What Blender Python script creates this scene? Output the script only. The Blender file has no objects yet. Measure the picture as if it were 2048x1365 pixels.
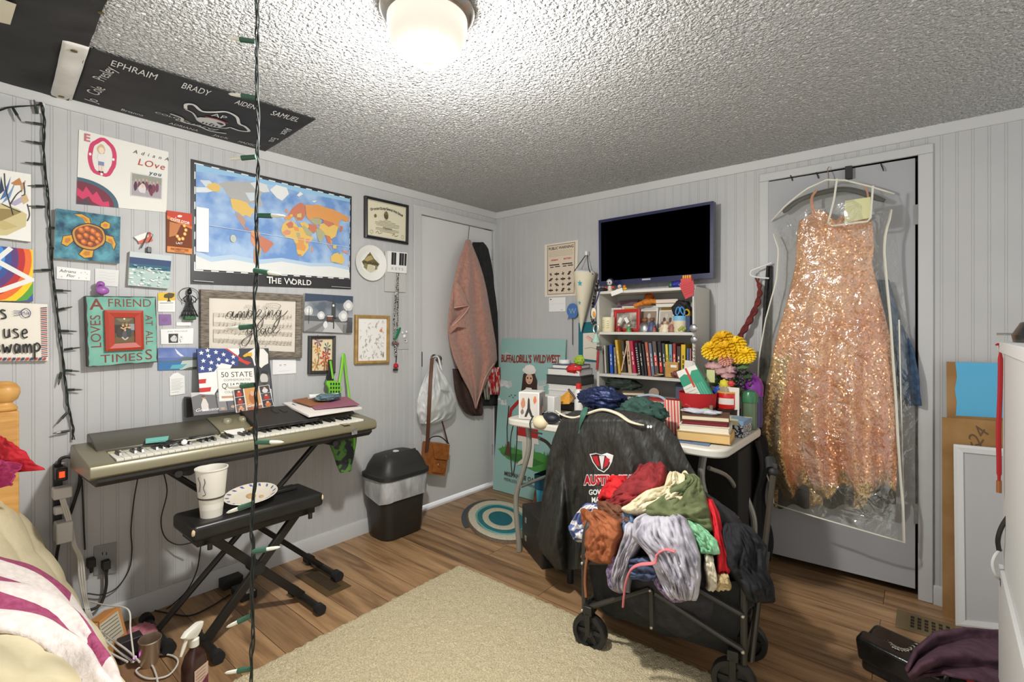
import bpy,bmesh,math,random
from mathutils import Vector,Matrix,noise
# ---------------------------------------------------------------- camera, world, exposure
SC=bpy.context.scene
COL=SC.collection
CAM=Vector((2.582,-2.903,1.228))
FPX,HY=990.0,657.0
TH=math.radians(39.81)
FWD=Vector((-math.sin(TH),math.cos(TH),0))
RGT=Vector((math.cos(TH),math.sin(TH),0))
cam_data=bpy.data.cameras.new('camera')
cam_data.sensor_width=36.0
cam_data.lens=FPX/2048*36.0
cam_data.shift_y=(HY-682.5)/2048
cam_data.clip_start=0.02
cam=bpy.data.objects.new('camera',cam_data)
COL.objects.link(cam)
cam.location=CAM
cam.rotation_euler=(math.pi/2,0,TH)
SC.camera=cam
world=bpy.data.worlds.new('world')
SC.world=world
world.use_nodes=True
bgn=world.node_tree.nodes['Background']
bgn.inputs[0].default_value=(1.0,0.992,0.98,1)
bgn.inputs[1].default_value=1.08
SC.view_settings.view_transform='Standard'
SC.view_settings.look='None'
SC.view_settings.exposure=0.0
SC.view_settings.gamma=1.0
SC.view_settings.use_curve_mapping=False
LAMP=Vector((1.505,-1.983,1.885))
ld=bpy.data.lights.new('ceiling_lamp_light','POINT')
ld.energy=50.0
ld.color=(1.0,0.985,0.955)
ld.shadow_soft_size=0.045
lo=bpy.data.objects.new('ceiling_lamp_light',ld)
COL.objects.link(lo)
lo.location=LAMP
ad=bpy.data.lights.new('added_down_fill','AREA')
ad.shape='DISK';ad.size=0.12;ad.energy=17.0;ad.color=ld.color  # added fill disc under the dome: brightens walls and floor, spares the ceiling
ao=bpy.data.objects.new('added_down_fill',ad)
COL.objects.link(ao)
ao.location=LAMP+Vector((0,0,0.005))
# ---------------------------------------------------------------- pixel -> point helpers
def ray(px,py):
 return FWD+RGT*((px-1024)/FPX)+Vector((0,0,(HY-py)/FPX))
def _hit(px,py,ax,val):
 d=ray(px,py)
 return CAM+d*((val-CAM[ax])/d[ax])
def L(px,py,off=0.0):return _hit(px,py,0,off)
def R(px,py,off=0.0):return _hit(px,py,1,-off)
def Z(px,py,z=0.0):return _hit(px,py,2,z)
def D(px,py,t):return CAM+ray(px,py)*t
# ---------------------------------------------------------------- materials
def lin(c):
 c/=255.0
 return c/12.92 if c<=0.04045 else((c+0.055)/1.055)**2.4
def rgb(c):return(lin(c[0]),lin(c[1]),lin(c[2]),1)
_mc={}
def M(c,rough=0.6,metal=0.0,emit=0.0,spec=0.5,alpha=1.0,name=None):
 key=(tuple(c),rough,metal,emit,spec,alpha)
 if key in _mc:return _mc[key]
 m=bpy.data.materials.new(name or 'paint_%d_%d_%d'%tuple(int(v)for v in c[:3]))
 m.use_nodes=True
 b=m.node_tree.nodes['Principled BSDF']
 b.inputs['Base Color'].default_value=rgb(c)
 b.inputs['Roughness'].default_value=rough
 b.inputs['Metallic'].default_value=metal
 b.inputs['Specular IOR Level'].default_value=spec
 if emit:
  b.inputs['Emission Color'].default_value=rgb(c)
  b.inputs['Emission Strength'].default_value=emit
 if alpha<1:b.inputs['Alpha'].default_value=alpha
 _mc[key]=m
 return m
def NM(name,c1,c2=None,scale=20,rough=0.7,bump=0.0,bscale=None,stretch=(1,1,1),metal=0.0,detail=4,sheen=0.0,
lo=0.35,hi=0.65,bdist=0.003,spec=0.4):
 """noise-mixed colour + noise bump, object coordinates"""
 m=bpy.data.materials.new(name);m.use_nodes=True
 nt=m.node_tree;b=nt.nodes['Principled BSDF']
 tc=nt.nodes.new('ShaderNodeTexCoord');mp=nt.nodes.new('ShaderNodeMapping')
 mp.inputs['Scale'].default_value=stretch
 nt.links.new(tc.outputs['Object'],mp.inputs[0])
 n=nt.nodes.new('ShaderNodeTexNoise');n.inputs['Scale'].default_value=scale;n.inputs['Detail'].default_value=detail
 nt.links.new(mp.outputs[0],n.inputs[0])
 if c2 is not None:
  r=nt.nodes.new('ShaderNodeValToRGB')
  r.color_ramp.elements[0].position=lo;r.color_ramp.elements[1].position=hi
  r.color_ramp.elements[0].color=rgb(c1);r.color_ramp.elements[1].color=rgb(c2)
  nt.links.new(n.outputs[0],r.inputs[0]);nt.links.new(r.outputs[0],b.inputs['Base Color'])
 else:
  b.inputs['Base Color'].default_value=rgb(c1)
 b.inputs['Roughness'].default_value=rough;b.inputs['Metallic'].default_value=metal
 b.inputs['Specular IOR Level'].default_value=spec
 if sheen:
  b.inputs['Sheen Weight'].default_value=sheen
 if bump:
  n2=nt.nodes.new('ShaderNodeTexNoise');n2.inputs['Scale'].default_value=bscale or scale;n2.inputs['Detail'].default_value=3
  nt.links.new(mp.outputs[0],n2.inputs[0])
  bp=nt.nodes.new('ShaderNodeBump');bp.inputs['Strength'].default_value=bump;bp.inputs['Distance'].default_value=bdist
  nt.links.new(n2.outputs[0],bp.inputs['Height']);nt.links.new(bp.outputs[0],b.inputs['Normal'])
 return m
 # ---------------------------------------------------------------- objects
_wl={}
def props(o,label=None,cat=None,group=None,kind=None):
 if label:o['label']=label
 if cat:o['category']=cat
 if group:o['group']=group
 if kind:o['kind']=kind
 return o
def T(name,label,cat,loc,group=None):
 o=bpy.data.objects.new(name,None)
 o.empty_display_size=0.05
 COL.objects.link(o);o.location=loc
 _wl[o.name]=Vector(loc)
 return props(o,label,cat,group)
def wloc(o):return _wl.get(o.name,Vector((0,0,0)))
def dup(o,loc,label=None,group=None,rz=0.0):
 def cp(src,par):
  c=src.copy();COL.objects.link(c)
  if par is not None:c.parent=par
  for ch in list(src.children):cp(ch,c)
  return c
 c=cp(o,None)
 c.location=loc;c.rotation_euler=(0,0,rz);_wl[c.name]=Vector(loc)
 if label:c['label']=label
 if group:c['group']=group
 return c
def rotm(rx=0,ry=0,rz=0):
 return Matrix.Rotation(rz,4,'Z')@Matrix.Rotation(ry,4,'Y')@Matrix.Rotation(rx,4,'X')
def at(p,rx=0,ry=0,rz=0):return Matrix.Translation(Vector(p))@rotm(rx,ry,rz)
def frame(o,x,y,z=None):
 """matrix from origin and axes"""
 x=Vector(x).normalized();y=Vector(y)
 z=x.cross(y).normalized()if z is None else Vector(z).normalized()
 y=z.cross(x).normalized()
 m=Matrix.Identity(4)
 for i in range(3):
  m[i][0],m[i][1],m[i][2],m[i][3]=x[i],y[i],z[i],o[i]
 return m
class G:
 def __init__(s,mat=None,X=None):
  s.v=[];s.f=[];s.mi=[];s.mats=[];s.X=X or Matrix.Identity(4);s.cur=mat
 def m(s,mat):
  mat=mat or s.cur
  if mat not in s.mats:s.mats.append(mat)
  return s.mats.index(mat)
 def add(s,vs,fs,mat=None,X=None):
  k=len(s.v);i=s.m(mat)
  MX=s.X@X if X is not None else s.X
  s.v+=[MX@Vector(p)for p in vs]
  s.f+=[tuple(k+a for a in f)for f in fs];s.mi+=[i]*len(fs)
  return s
 def box(s,c,d,mat=None,X=None,taper=1.0):
  x,y,z=d[0]/2,d[1]/2,d[2]/2;a,b=x*taper,y*taper
  vs=[(-x,-y,-z),(x,-y,-z),(x,y,-z),(-x,y,-z),(-a,-b,z),(a,-b,z),(a,b,z),(-a,b,z)]
  vs=[(p[0]+c[0],p[1]+c[1],p[2]+c[2])for p in vs]
  return s.add(vs,[(0,3,2,1),(4,5,6,7),(0,1,5,4),(1,2,6,5),(2,3,7,6),(3,0,4,7)],mat,X)
 def box2(s,a,b,mat=None,X=None):
  return s.box([(a[i]+b[i])/2 for i in range(3)],[abs(b[i]-a[i])for i in range(3)],mat,X)
 def prism(s,poly,z0,z1,mat=None,X=None,inset=None):
  n=len(poly);area=sum(poly[i][0]*poly[(i+1)%n][1]-poly[(i+1)%n][0]*poly[i][1]for i in range(n))
  if area<0:poly=poly[::-1]
  vs=[(p[0],p[1],z0)for p in poly]+[(p[0],p[1],z1)for p in poly]
  fs=[tuple(range(n-1,-1,-1)),tuple(range(n,2*n))]+[(i,(i+1)%n,n+(i+1)%n,n+i)for i in range(n)]
  return s.add(vs,fs,mat,X)
 def poly(s,pts,mat=None,X=None):
  return s.add(pts,[tuple(range(len(pts)))],mat,X)
 def tube(s,pts,r,mat=None,n=8,X=None,cap=True,closed=False,flat=1.0):
  pts=[Vector(p)for p in pts];N=len(pts)
  rs=r if isinstance(r,(list,tuple))else[r]*N
  vs=[];up=None
  for i,p in enumerate(pts):
   if closed:t=pts[(i+1)%N]-pts[i-1]
   else:t=pts[min(i+1,N-1)]-pts[max(i-1,0)]
   if t.length<1e-9:t=Vector((0,0,1))
   t.normalize()
   if up is None:
    up=Vector((0,0,1))if abs(t.z)<0.9 else Vector((1,0,0))
   a=t.cross(up)
   if a.length<1e-6:a=t.orthogonal()
   a.normalize();b=a.cross(t).normalized();up=b
   for k in range(n):
    an=2*math.pi*k/n
    vs.append(p+a*(math.cos(an)*rs[i])+b*(math.sin(an)*rs[i]*flat))
  fs=[]
  for i in range(N if closed else N-1):
   j=(i+1)%N
   for k in range(n):
    fs.append((i*n+k,i*n+(k+1)%n,j*n+(k+1)%n,j*n+k))
  if cap and not closed:
   fs.append(tuple(range(n-1,-1,-1)));fs.append(tuple((N-1)*n+k for k in range(n)))
  return s.add(vs,fs,mat,X)
 def lathe(s,prof,mat=None,n=24,X=None,sx=1.0,sy=1.0,cap=True):
  vs=[];N=len(prof)
  for r,z in prof:
   for k in range(n):
    a=2*math.pi*k/n
    vs.append((r*math.cos(a)*sx,r*math.sin(a)*sy,z))
  fs=[(i*n+k,i*n+(k+1)%n,(i+1)*n+(k+1)%n,(i+1)*n+k)for i in range(N-1)for k in range(n)]
  if cap:
   if prof[0][0]>1e-6:fs.append(tuple(range(n-1,-1,-1)))
   if prof[-1][0]>1e-6:fs.append(tuple((N-1)*n+k for k in range(n)))
  return s.add(vs,fs,mat,X)
 def ball(s,c,r,mat=None,nu=16,nv=10,X=None,fn=None):
  if not isinstance(r,(list,tuple)):r=(r,r,r)
  vs=[];
  for j in range(nv+1):
   th=math.pi*j/nv
   for i in range(nu):
    ph=2*math.pi*i/nu
    d=Vector((math.sin(th)*math.cos(ph),math.sin(th)*math.sin(ph),math.cos(th)))
    k=fn(d)if fn else 1.0
    vs.append((c[0]+d.x*r[0]*k,c[1]+d.y*r[1]*k,c[2]+d.z*r[2]*k))
  fs=[(j*nu+i,(j+1)*nu+i,(j+1)*nu+(i+1)%nu,j*nu+(i+1)%nu)for j in range(nv)for i in range(nu)]
  return s.add(vs,fs,mat,X)
 def grid(s,fn,nu,nv,mat=None,X=None,matfn=None,closeu=False):
  """fn(u,v) -> point; u,v in 0..1"""
  cu=nu if closeu else nu+1
  vs=[fn(i/nu,j/nv)for j in range(nv+1)for i in range(cu)]
  fs=[(j*cu+i,j*cu+(i+1)%cu,(j+1)*cu+(i+1)%cu,(j+1)*cu+i)for j in range(nv)for i in range(nu)]
  if matfn is None:return s.add(vs,fs,mat,X)
  k=len(s.v);s.add(vs,fs,mat,X)
  base=len(s.mi)-len(fs);q=0
  for j in range(nv):
   for i in range(nu):
    s.mi[base+q]=s.m(matfn((i+.5)/nu,(j+.5)/nv));q+=1
  return s
 def build(s,name,parent=None,label=None,cat=None,group=None,kind=None,loc=None,smooth=35,bevel=0,solid=0,sub=0,bseg=2):
  me=bpy.data.meshes.new(name)
  if parent is not None:o0=wloc(parent)
  elif loc is not None:o0=Vector(loc)
  else:
   if s.v and kind!='structure':
    mn=[min(p[i]for p in s.v)for i in range(3)];mx=[max(p[i]for p in s.v)for i in range(3)]
    o0=Vector(((mn[0]+mx[0])/2,(mn[1]+mx[1])/2,mn[2]))
   else:o0=Vector((0,0,0))
  me.from_pydata([p-o0 for p in s.v],[],s.f)
  for m in s.mats:me.materials.append(m)
  me.polygons.foreach_set('material_index',s.mi)
  if smooth:
   me.polygons.foreach_set('use_smooth',[True]*len(s.f))
   me.set_sharp_from_angle(angle=math.radians(smooth))
  me.update()
  o=bpy.data.objects.new(name,me);COL.objects.link(o)
  if parent is not None:
   o.parent=parent;_wl[o.name]=o0
  else:
   o.location=o0;_wl[o.name]=o0
  if solid:
   md=o.modifiers.new('s','SOLIDIFY');md.thickness=solid;md.offset=0
  if bevel:
   md=o.modifiers.new('b','BEVEL');md.width=bevel;md.segments=bseg;md.limit_method='ANGLE';md.angle_limit=math.radians(50)
  if sub:
   md=o.modifiers.new('u','SUBSURF');md.levels=sub;md.render_levels=sub
  return props(o,label,cat,group,kind)
def spline(pts,n=8):
 """catmull-rom through points"""
 pts=[Vector(p)for p in pts];out=[]
 P=[pts[0]*2-pts[1]]+pts+[pts[-1]*2-pts[-2]]
 for i in range(1,len(P)-2):
  a,b,c,d=P[i-1],P[i],P[i+1],P[i+2]
  for k in range(n):
   t=k/n
   out.append(0.5*((2*b)+(c-a)*t+(2*a-5*b+4*c-d)*t*t+(3*b-a-3*c+d)*t**3))
 out.append(pts[-1].copy())
 return out
def lerp(a,b,t):return a+(b-a)*t
def nz(p,f=1.0,o=0.0):return noise.noise(Vector(p)*f+Vector((o,o*1.7,o*.3)))
def ridge(p,f=1.0,o=0.0):return 1.0-2.0*abs(nz(p,f,o))
# ---------------------------------------------------------------- flat lettering / artwork on any surface
_tc={}
def text_mesh(s,bold=0.0,shear=0.0,spacing=1.0):
 k=(s,bold,shear,spacing)
 if k in _tc:return _tc[k]
 cu=bpy.data.curves.new('t','FONT');cu.body=s;cu.size=1.0;cu.offset=bold;cu.shear=shear
 cu.space_character=spacing;cu.resolution_u=3;cu.fill_mode='FRONT' if hasattr(cu,'fill_mode')else cu.fill_mode
 ob=bpy.data.objects.new('t',cu);COL.objects.link(ob)
 dg=bpy.context.evaluated_depsgraph_get()
 ev=ob.evaluated_get(dg);me=ev.to_mesh()
 vs=[(v.co.x,v.co.y)for v in me.vertices];fs=[tuple(p.vertices)for p in me.polygons]
 ev.to_mesh_clear();bpy.data.objects.remove(ob);bpy.data.curves.remove(cu)
 if vs:
  x0=min(v[0]for v in vs);x1=max(v[0]for v in vs);y0=min(v[1]for v in vs);y1=max(v[1]for v in vs)
 else:x0=x1=y0=y1=0
 _tc[k]=(vs,fs,(x0,x1,y0,y1))
 return _tc[k]
class Art(G):
 """polygons painted in unit-square coordinates (s right, t up) on a quad TL,TR,BR,BL"""
 def __init__(s,quad,lift=0.0006,step=0.00012):
  G.__init__(s)
  s.q=[Vector(p)for p in quad];s.k=0;s.lift=lift;s.step=step
  s.n=(s.q[1]-s.q[0]).cross(s.q[0]-s.q[3]).normalized()
  s.w=((s.q[1]-s.q[0]).length+(s.q[2]-s.q[3]).length)/2
  s.h=((s.q[0]-s.q[3]).length+(s.q[1]-s.q[2]).length)/2
  s.warp=None
 def pt(s,a,b):
  tl,tr,br,bl=s.q
  p=tl*((1-a)*b)+tr*(a*b)+br*(a*(1-b))+bl*((1-a)*(1-b))
  p=p+s.n*(s.lift+s.k*s.step)
  return s.warp(p)if s.warp else p
 def P(s,pts,c):
  ar=sum(pts[i][0]*pts[(i+1)%len(pts)][1]-pts[(i+1)%len(pts)][0]*pts[i][1]for i in range(len(pts)))
  if ar<0:pts=pts[::-1]
  s.k+=1
  s.add([s.pt(*p)for p in pts],[tuple(range(len(pts)))],c if not isinstance(c,tuple)else M(c))
  return s
 def rect(s,a,b,c,d,col):return s.P([(a,b),(c,b),(c,d),(a,d)],col)
 def ell(s,cx,cy,rx,ry,col,n=20,rot=0,wob=0,seed=0):
  out=[]
  for i in range(n):
   an=2*math.pi*i/n;k=1+wob*nz((math.cos(an),math.sin(an),seed),1.7)
   x,y=rx*math.cos(an)*k,ry*math.sin(an)*k
   if rot:
    X,Y=x*s.w,y*s.h
    x,y=(X*math.cos(rot)-Y*math.sin(rot))/s.w,(X*math.sin(rot)+Y*math.cos(rot))/s.h
   out.append((cx+x,cy+y))
  return s.P(out,col)
 def line(s,pts,wd,col,taper=False):
  """stroke; wd as a fraction of the height"""
  W,H=s.w,s.h;q=[Vector((p[0]*W,p[1]*H))for p in pts];hw=wd*H/2;N=len(q)
  vs=[]
  s.k+=1
  for i,p in enumerate(q):
   t=q[min(i+1,N-1)]-q[max(i-1,0)]
   if t.length<1e-9:t=Vector((1,0))
   t.normalize();nn=Vector((-t.y,t.x));w=hw
   if taper:w=hw*(0.35+0.65*abs(t.y))
   vs+=[p+nn*w,p-nn*w]
  fs=[(2*i,2*i+1,2*i+3,2*i+2)for i in range(N-1)]
  s.add([s.pt(v.x/W,v.y/H)for v in vs],fs,col if not isinstance(col,tuple)else M(col))
  return s
 def curve(s,pts,wd,col,n=6,taper=False):
  return s.line([(p.x,p.y)for p in spline([Vector((a,b,0))for a,b in pts],n)],wd,col,taper)
 def ring(s,cx,cy,rx,ry,wd,col,n=24,wob=0,seed=0):
  pts=[]
  for i in range(n+1):
   an=2*math.pi*i/n;k=1+wob*nz((math.cos(an),math.sin(an),seed),1.7)
   pts.append((cx+rx*math.cos(an)*k,cy+ry*math.sin(an)*k))
  return s.line(pts,wd,col)
 def text(s,st,x,y,h,col,align='c',w=None,rot=0.0,bold=0.0,shear=0.0,spacing=1.0):
  """cap height h as a fraction of quad height; x,y = anchor (baseline-left / centre of the line)"""
  vs,fs,(x0,x1,y0,y1)=text_mesh(st,bold,shear,spacing)
  if not vs:return s
  cap=0.70;k=h*s.h/cap
  kx=k if w is None else w*s.w/max(1e-6,x1-x0)
  ox={'l':x0,'c':(x0+x1)/2,'r':x1}[align];oy=0.35
  s.k+=1
  out=[]
  ca,sa=math.cos(rot),math.sin(rot)
  for vx,vy in vs:
   X,Y=(vx-ox)*kx,(vy-oy)*k
   X,Y=X*ca-Y*sa,X*sa+Y*ca
   out.append(s.pt(x+X/s.w,y+Y/s.h))
  s.add(out,fs,col if not isinstance(col,tuple)else M(col))
  return s
def quadL(*px,off=0.0):return[L(a,b,off)for a,b in px]
def quadR(*px,off=0.0):return[R(a,b,off)for a,b in px]
def slab(q,th,mat,side=None):
 """solid panel whose front face is the quad q (TL,TR,BR,BL), th deep"""
 g=G(mat)
 q=[Vector(p)for p in q];n=(q[1]-q[0]).cross(q[0]-q[3]).normalized()
 b=[p-n*th for p in q]
 g.add(q+b,[(3,2,1,0)],mat)
 g.f[-1]=(3,2,1,0)
 g.add(q+b,[(4,5,6,7),(0,1,5,4),(1,2,6,5),(2,3,7,6),(3,0,4,7)],side or mat)
 return g
def inset(q,d):
 """shrink quad by d metres"""
 c=[Vector(p)for p in q];out=[]
 u=(c[1]-c[0]).normalized();v=(c[0]-c[3]).normalized()
 return[c[0]+u*d-v*d,c[1]-u*d-v*d,c[2]-u*d+v*d,c[3]+u*d+v*d]
def framing(q,wd,th,mat,lip=0.0):
 """picture frame: outer quad q at front face, profile width wd, thickness th"""
 g=G(mat);i=inset(q,wd);n=(Vector(q[1])-Vector(q[0])).cross(Vector(q[0])-Vector(q[3])).normalized()
 m2=inset(q,wd*.35)
 m2=[p+n*lip for p in m2]
 qb=[Vector(p)-n*th for p in q];ib=[p-n*th*.7 for p in i]
 rings=[qb,[Vector(p)for p in q],m2,i,ib]
 for a,b in zip(rings,rings[1:]):
  for k in range(4):
   g.add([a[k],a[(k+1)%4],b[(k+1)%4],b[k]],[(0,1,2,3)])
 return g,i,n
 # ================================================================ SETTING
WALLC=(178,178,179)
wall_mat=NM('wall_paint',(187,187,187),(192,192,191),3,rough=0.55,bump=0.08,bscale=160,bdist=0.001)
trim_mat=NM('trim_paint',(196,196,195),(200,200,199),4,rough=0.5,bump=0.05,bscale=90,bdist=0.001)
door_mat=NM('door_paint',(212,212,211),(216,216,214),3,rough=0.5,bump=0.05,bscale=150,bdist=0.001)
door2_mat=NM('closet_door_paint',(168,169,172),(174,175,177),3,rough=0.5,bump=0.05,bscale=150,bdist=0.001)
def ceiling_material():
 m=bpy.data.materials.new('sprayed_ceiling');m.use_nodes=True
 nt=m.node_tree;b=nt.nodes['Principled BSDF']
 b.inputs['Base Color'].default_value=rgb((226,226,224));b.inputs['Roughness'].default_value=0.7
 b.inputs['Specular IOR Level'].default_value=0.3
 tc=nt.nodes.new('ShaderNodeTexCoord')
 n1=nt.nodes.new('ShaderNodeTexNoise');n1.inputs['Scale'].default_value=82;n1.inputs['Detail'].default_value=3;n1.inputs['Distortion'].default_value=0.6
 v=nt.nodes.new('ShaderNodeTexVoronoi');v.inputs['Scale'].default_value=105;v.feature='SMOOTH_F1'
 for n in(n1,v):nt.links.new(tc.outputs['Object'],n.inputs['Vector'])
 r=nt.nodes.new('ShaderNodeMapRange');r.inputs[1].default_value=0.38;r.inputs[2].default_value=0.68
 nt.links.new(n1.outputs[0],r.inputs[0])
 s=nt.nodes.new('ShaderNodeMath');s.operation='SUBTRACT'
 nt.links.new(r.outputs[0],s.inputs[0]);nt.links.new(v.outputs['Distance'],s.inputs[1])
 bp=nt.nodes.new('ShaderNodeBump');bp.inputs['Strength'].default_value=1.0;bp.inputs['Distance'].default_value=0.022
 nt.links.new(s.outputs[0],bp.inputs['Height']);nt.links.new(bp.outputs[0],b.inputs['Normal'])
 return m
XW,YW,H=3.7,-4.0,2.13
g=G(ceiling_material());g.box2((-0.1,YW,H),(XW,0.1,H+0.08));g.build('ceiling',kind='structure',smooth=0)
def floor_material():
 m=bpy.data.materials.new('laminate_planks');m.use_nodes=True
 nt=m.node_tree;b=nt.nodes['Principled BSDF'];N=nt.nodes.new;K=nt.links.new
 tc=N('ShaderNodeTexCoord')
 br=N('ShaderNodeTexBrick');br.offset=0.37;br.inputs['Scale'].default_value=1.0
 br.inputs['Brick Width'].default_value=1.22;br.inputs['Row Height'].default_value=0.155
 br.inputs['Mortar Size'].default_value=0.0012;br.inputs['Mortar Smooth'].default_value=0.1
 br.inputs['Color1'].default_value=(0,0,0,1);br.inputs['Color2'].default_value=(1,1,1,1);br.inputs['Mortar'].default_value=(0.5,0.5,0.5,1)
 K(tc.outputs['Object'],br.inputs['Vector'])
 sh=N('ShaderNodeVectorMath');sh.operation='MULTIPLY';sh.inputs[1].default_value=(7.3,3.1,0)
 K(br.outputs['Color'],sh.inputs[0])
 ad=N('ShaderNodeVectorMath');ad.operation='ADD';K(tc.outputs['Object'],ad.inputs[0]);K(sh.outputs[0],ad.inputs[1])
 mp=N('ShaderNodeMapping');mp.inputs['Scale'].default_value=(1.6,16,1);K(ad.outputs[0],mp.inputs[0])
 n1=N('ShaderNodeTexNoise');n1.inputs['Scale'].default_value=1.3;n1.inputs['Detail'].default_value=6;n1.inputs['Distortion'].default_value=0.5;K(mp.outputs[0],n1.inputs[0])
 mp2=N('ShaderNodeMapping');mp2.inputs['Scale'].default_value=(5,170,1);K(ad.outputs[0],mp2.inputs[0])
 n2=N('ShaderNodeTexNoise');n2.inputs['Scale'].default_value=1.0;n2.inputs['Detail'].default_value=4;K(mp2.outputs[0],n2.inputs[0])
 r=N('ShaderNodeValToRGB');e=r.color_ramp.elements
 e[0].position=0.30;e[0].color=rgb((112,84,58));e[1].position=0.66;e[1].color=rgb((180,145,106))
 x=r.color_ramp.elements.new(0.48);x.color=rgb((158,124,88))
 K(n1.outputs[0],r.inputs[0])
 mx=N('ShaderNodeMix');mx.data_type='RGBA';mx.blend_type='MULTIPLY';mx.inputs[0].default_value=0.38
 r2=N('ShaderNodeValToRGB');r2.color_ramp.elements[0].position=0.3;r2.color_ramp.elements[1].position=0.6
 r2.color_ramp.elements[0].color=(0.5,0.46,0.42,1);r2.color_ramp.elements[1].color=(1,1,1,1)
 K(n2.outputs[0],r2.inputs[0]);K(r.outputs[0],mx.inputs[6]);K(r2.outputs[0],mx.inputs[7])
 r3=N('ShaderNodeValToRGB');r3.color_ramp.elements[0].color=(0.72,0.70,0.68,1);r3.color_ramp.elements[1].color=(1.1,1.08,1.05,1)
 K(br.outputs['Color'],r3.inputs[0])
 mx2=N('ShaderNodeMix');mx2.data_type='RGBA';mx2.blend_type='MULTIPLY';mx2.inputs[0].default_value=0.9
 K(mx.outputs[2],mx2.inputs[6]);K(r3.outputs[0],mx2.inputs[7])
 mx3=N('ShaderNodeMix');mx3.data_type='RGBA';mx3.inputs[7].default_value=rgb((58,40,26))
 K(br.outputs['Fac'],mx3.inputs[0]);K(mx2.outputs[2],mx3.inputs[6]);K(mx3.outputs[2],b.inputs['Base Color'])
 b.inputs['Roughness'].default_value=0.42
 bp=N('ShaderNodeBump');bp.inputs['Strength'].default_value=0.15;bp.inputs['Distance'].default_value=0.001
 K(n2.outputs[0],bp.inputs['Height']);K(bp.outputs[0],b.inputs['Normal'])
 return m
g=G(floor_material());g.box2((-0.1,YW,-0.06),(XW,0.1,0));g.build('floor',kind='structure',smooth=0)
def beadwall(name,a0,a1,z0,z1,place,phase=0.0):
 """profile along a; place(a, depth, z) -> point"""
 prof=[]
 k=math.floor((a0-phase)/0.0508)
 prof.append((a0,0))
 while True:
  c=phase+k*0.0508
  if c>a1:break
  for o in(-0.0042,0.0042):
   for da,dd in((-0.0014,0),(0,-0.0015),(0.0014,0)):
    a=c+o+da
    if a0<a<a1:prof.append((a,dd))
  k+=1
 prof.append((a1,0))
 g=G(wall_mat);n=len(prof)
 vs=[place(a,d,z0)for a,d in prof]+[place(a,d,z1)for a,d in prof]
 fs=[(i,i+1,n+i+1,n+i)for i in range(n-1)]
 vs+=[place(a0,-0.09,z0),place(a1,-0.09,z0),place(a1,-0.09,z1),place(a0,-0.09,z1)]
 fs+=[(2*n,2*n+3,2*n+2,2*n+1),(0,n,2*n+3,2*n),(n-1,2*n+1,2*n+2,2*n-1)]
 return vs,fs
def wall(name,pieces,place,phase):
 g=G(wall_mat)
 for a0,a1,z0,z1 in pieces:
  vs,fs=beadwall(name,a0,a1,z0,z1,place,phase);g.add(vs,fs)
 g.build(name,kind='structure',smooth=0)
DL0,DL1,DLT=-0.765,-0.035,1.992
DR0,DR1,DRT=1.945,2.562,2.012
plL=lambda a,d,z:(d,a,z)
plR=lambda a,d,z:(a,-d,z)
wall('wall_left',[(YW,DL0,0,H),(DL0,DL1,DLT,H),(DL1,0.0,0,H)],plL,-2.676)
wall('wall_right',[(0.0,DR0,0,H),(DR0,DR1,DRT,H),(DR1,XW,0,H)],plR,2.64)
def strip(name,p0,p1,nrm,prof):
 p0=Vector(p0);p1=Vector(p1);nrm=Vector(nrm);n=len(prof)
 vs=[p+nrm*a+Vector((0,0,b))for p in(p0,p1)for a,b in prof]
 fs=[(i,(i+1)%n,n+(i+1)%n,n+i)for i in range(n)]+[tuple(range(n))[::-1],tuple(range(n,2*n))]
 G(trim_mat).add(vs,fs).build(name,kind='structure')
crown=[(0,0),(0.018,0),(0.018,-0.007),(0.009,-0.036),(0.009,-0.046),(0,-0.046)]
base=[(0,0),(0.014,0),(0.014,0.07),(0.006,0.084),(0,0.084)]
strip('trim_1',(0,YW,H),(0,0,H),(1,0,0),crown)
strip('trim_2',(0,0,H),(XW,0,H),(0,-1,0),crown)
strip('baseboard_left',(0,YW,0),(0,DL0-0.058,0),(1,0,0),base)
strip('baseboard_right',(0,0,0),(DR0-0.045,0,0),(0,-1,0),base)
strip('baseboard_rear',(DR1+0.05,0,0),(XW,0,0),(0,-1,0),base)
g=G(trim_mat)
g.box2((0,DL0-0.058,0),(0.016,DL0+0.004,DLT+0.05));g.box2((0,DL0+0.004,DLT-0.004),(0.016,DL1-0.004,DLT+0.05));g.box2((0,DL1-0.004,0),(0.016,0.0,DLT+0.05))
g.build('trim_3',kind='structure',bevel=0.003)
g=G(trim_mat)
g.box2((DR0-0.045,-0.014,0),(DR0+0.003,0,DRT));g.box2((DR0-0.045,-0.014,DRT),(DR1+0.05,0,DRT+0.042));g.box2((DR1-0.003,-0.014,0),(DR1+0.05,0,DRT))
g.build('trim_4',kind='structure',bevel=0.004)
g=G(M((235,235,235),0.4))
g.box2((-0.09,DL0,0.0),(0.004,DL1,0.012));g.build('trim_5',kind='structure')
t=T('door_1',None,None,(0,DL0,0));t['kind']='structure'
g=G(door_mat);g.box2((-0.045,DL0+0.006,0.035),(-0.008,DL1-0.004,DLT-0.006));g.build('door_leaf',t,bevel=0.002)
chrome=M((200,200,205),0.15,1.0)
dkmetal=M((120,118,115),0.3,1.0)
g=G(chrome)
kz=Vector(L(872,718,0.02))
g.lathe([(0.030,0),(0.030,0.006),(0.012,0.010),(0.011,0.03),(0.024,0.038),(0.028,0.052),(0.022,0.064),(0,0.068)],X=frame((-0.008,kz.y,kz.z),(0,1,0),(0,0,1)),n=20)
g.build('door_knob',t)
g=G(dkmetal);g.box2((-0.010,DL0+0.0065,kz.z-0.05),(-0.0065,DL0+0.03,kz.z+0.05));g.build('latch_plate',t)
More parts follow.
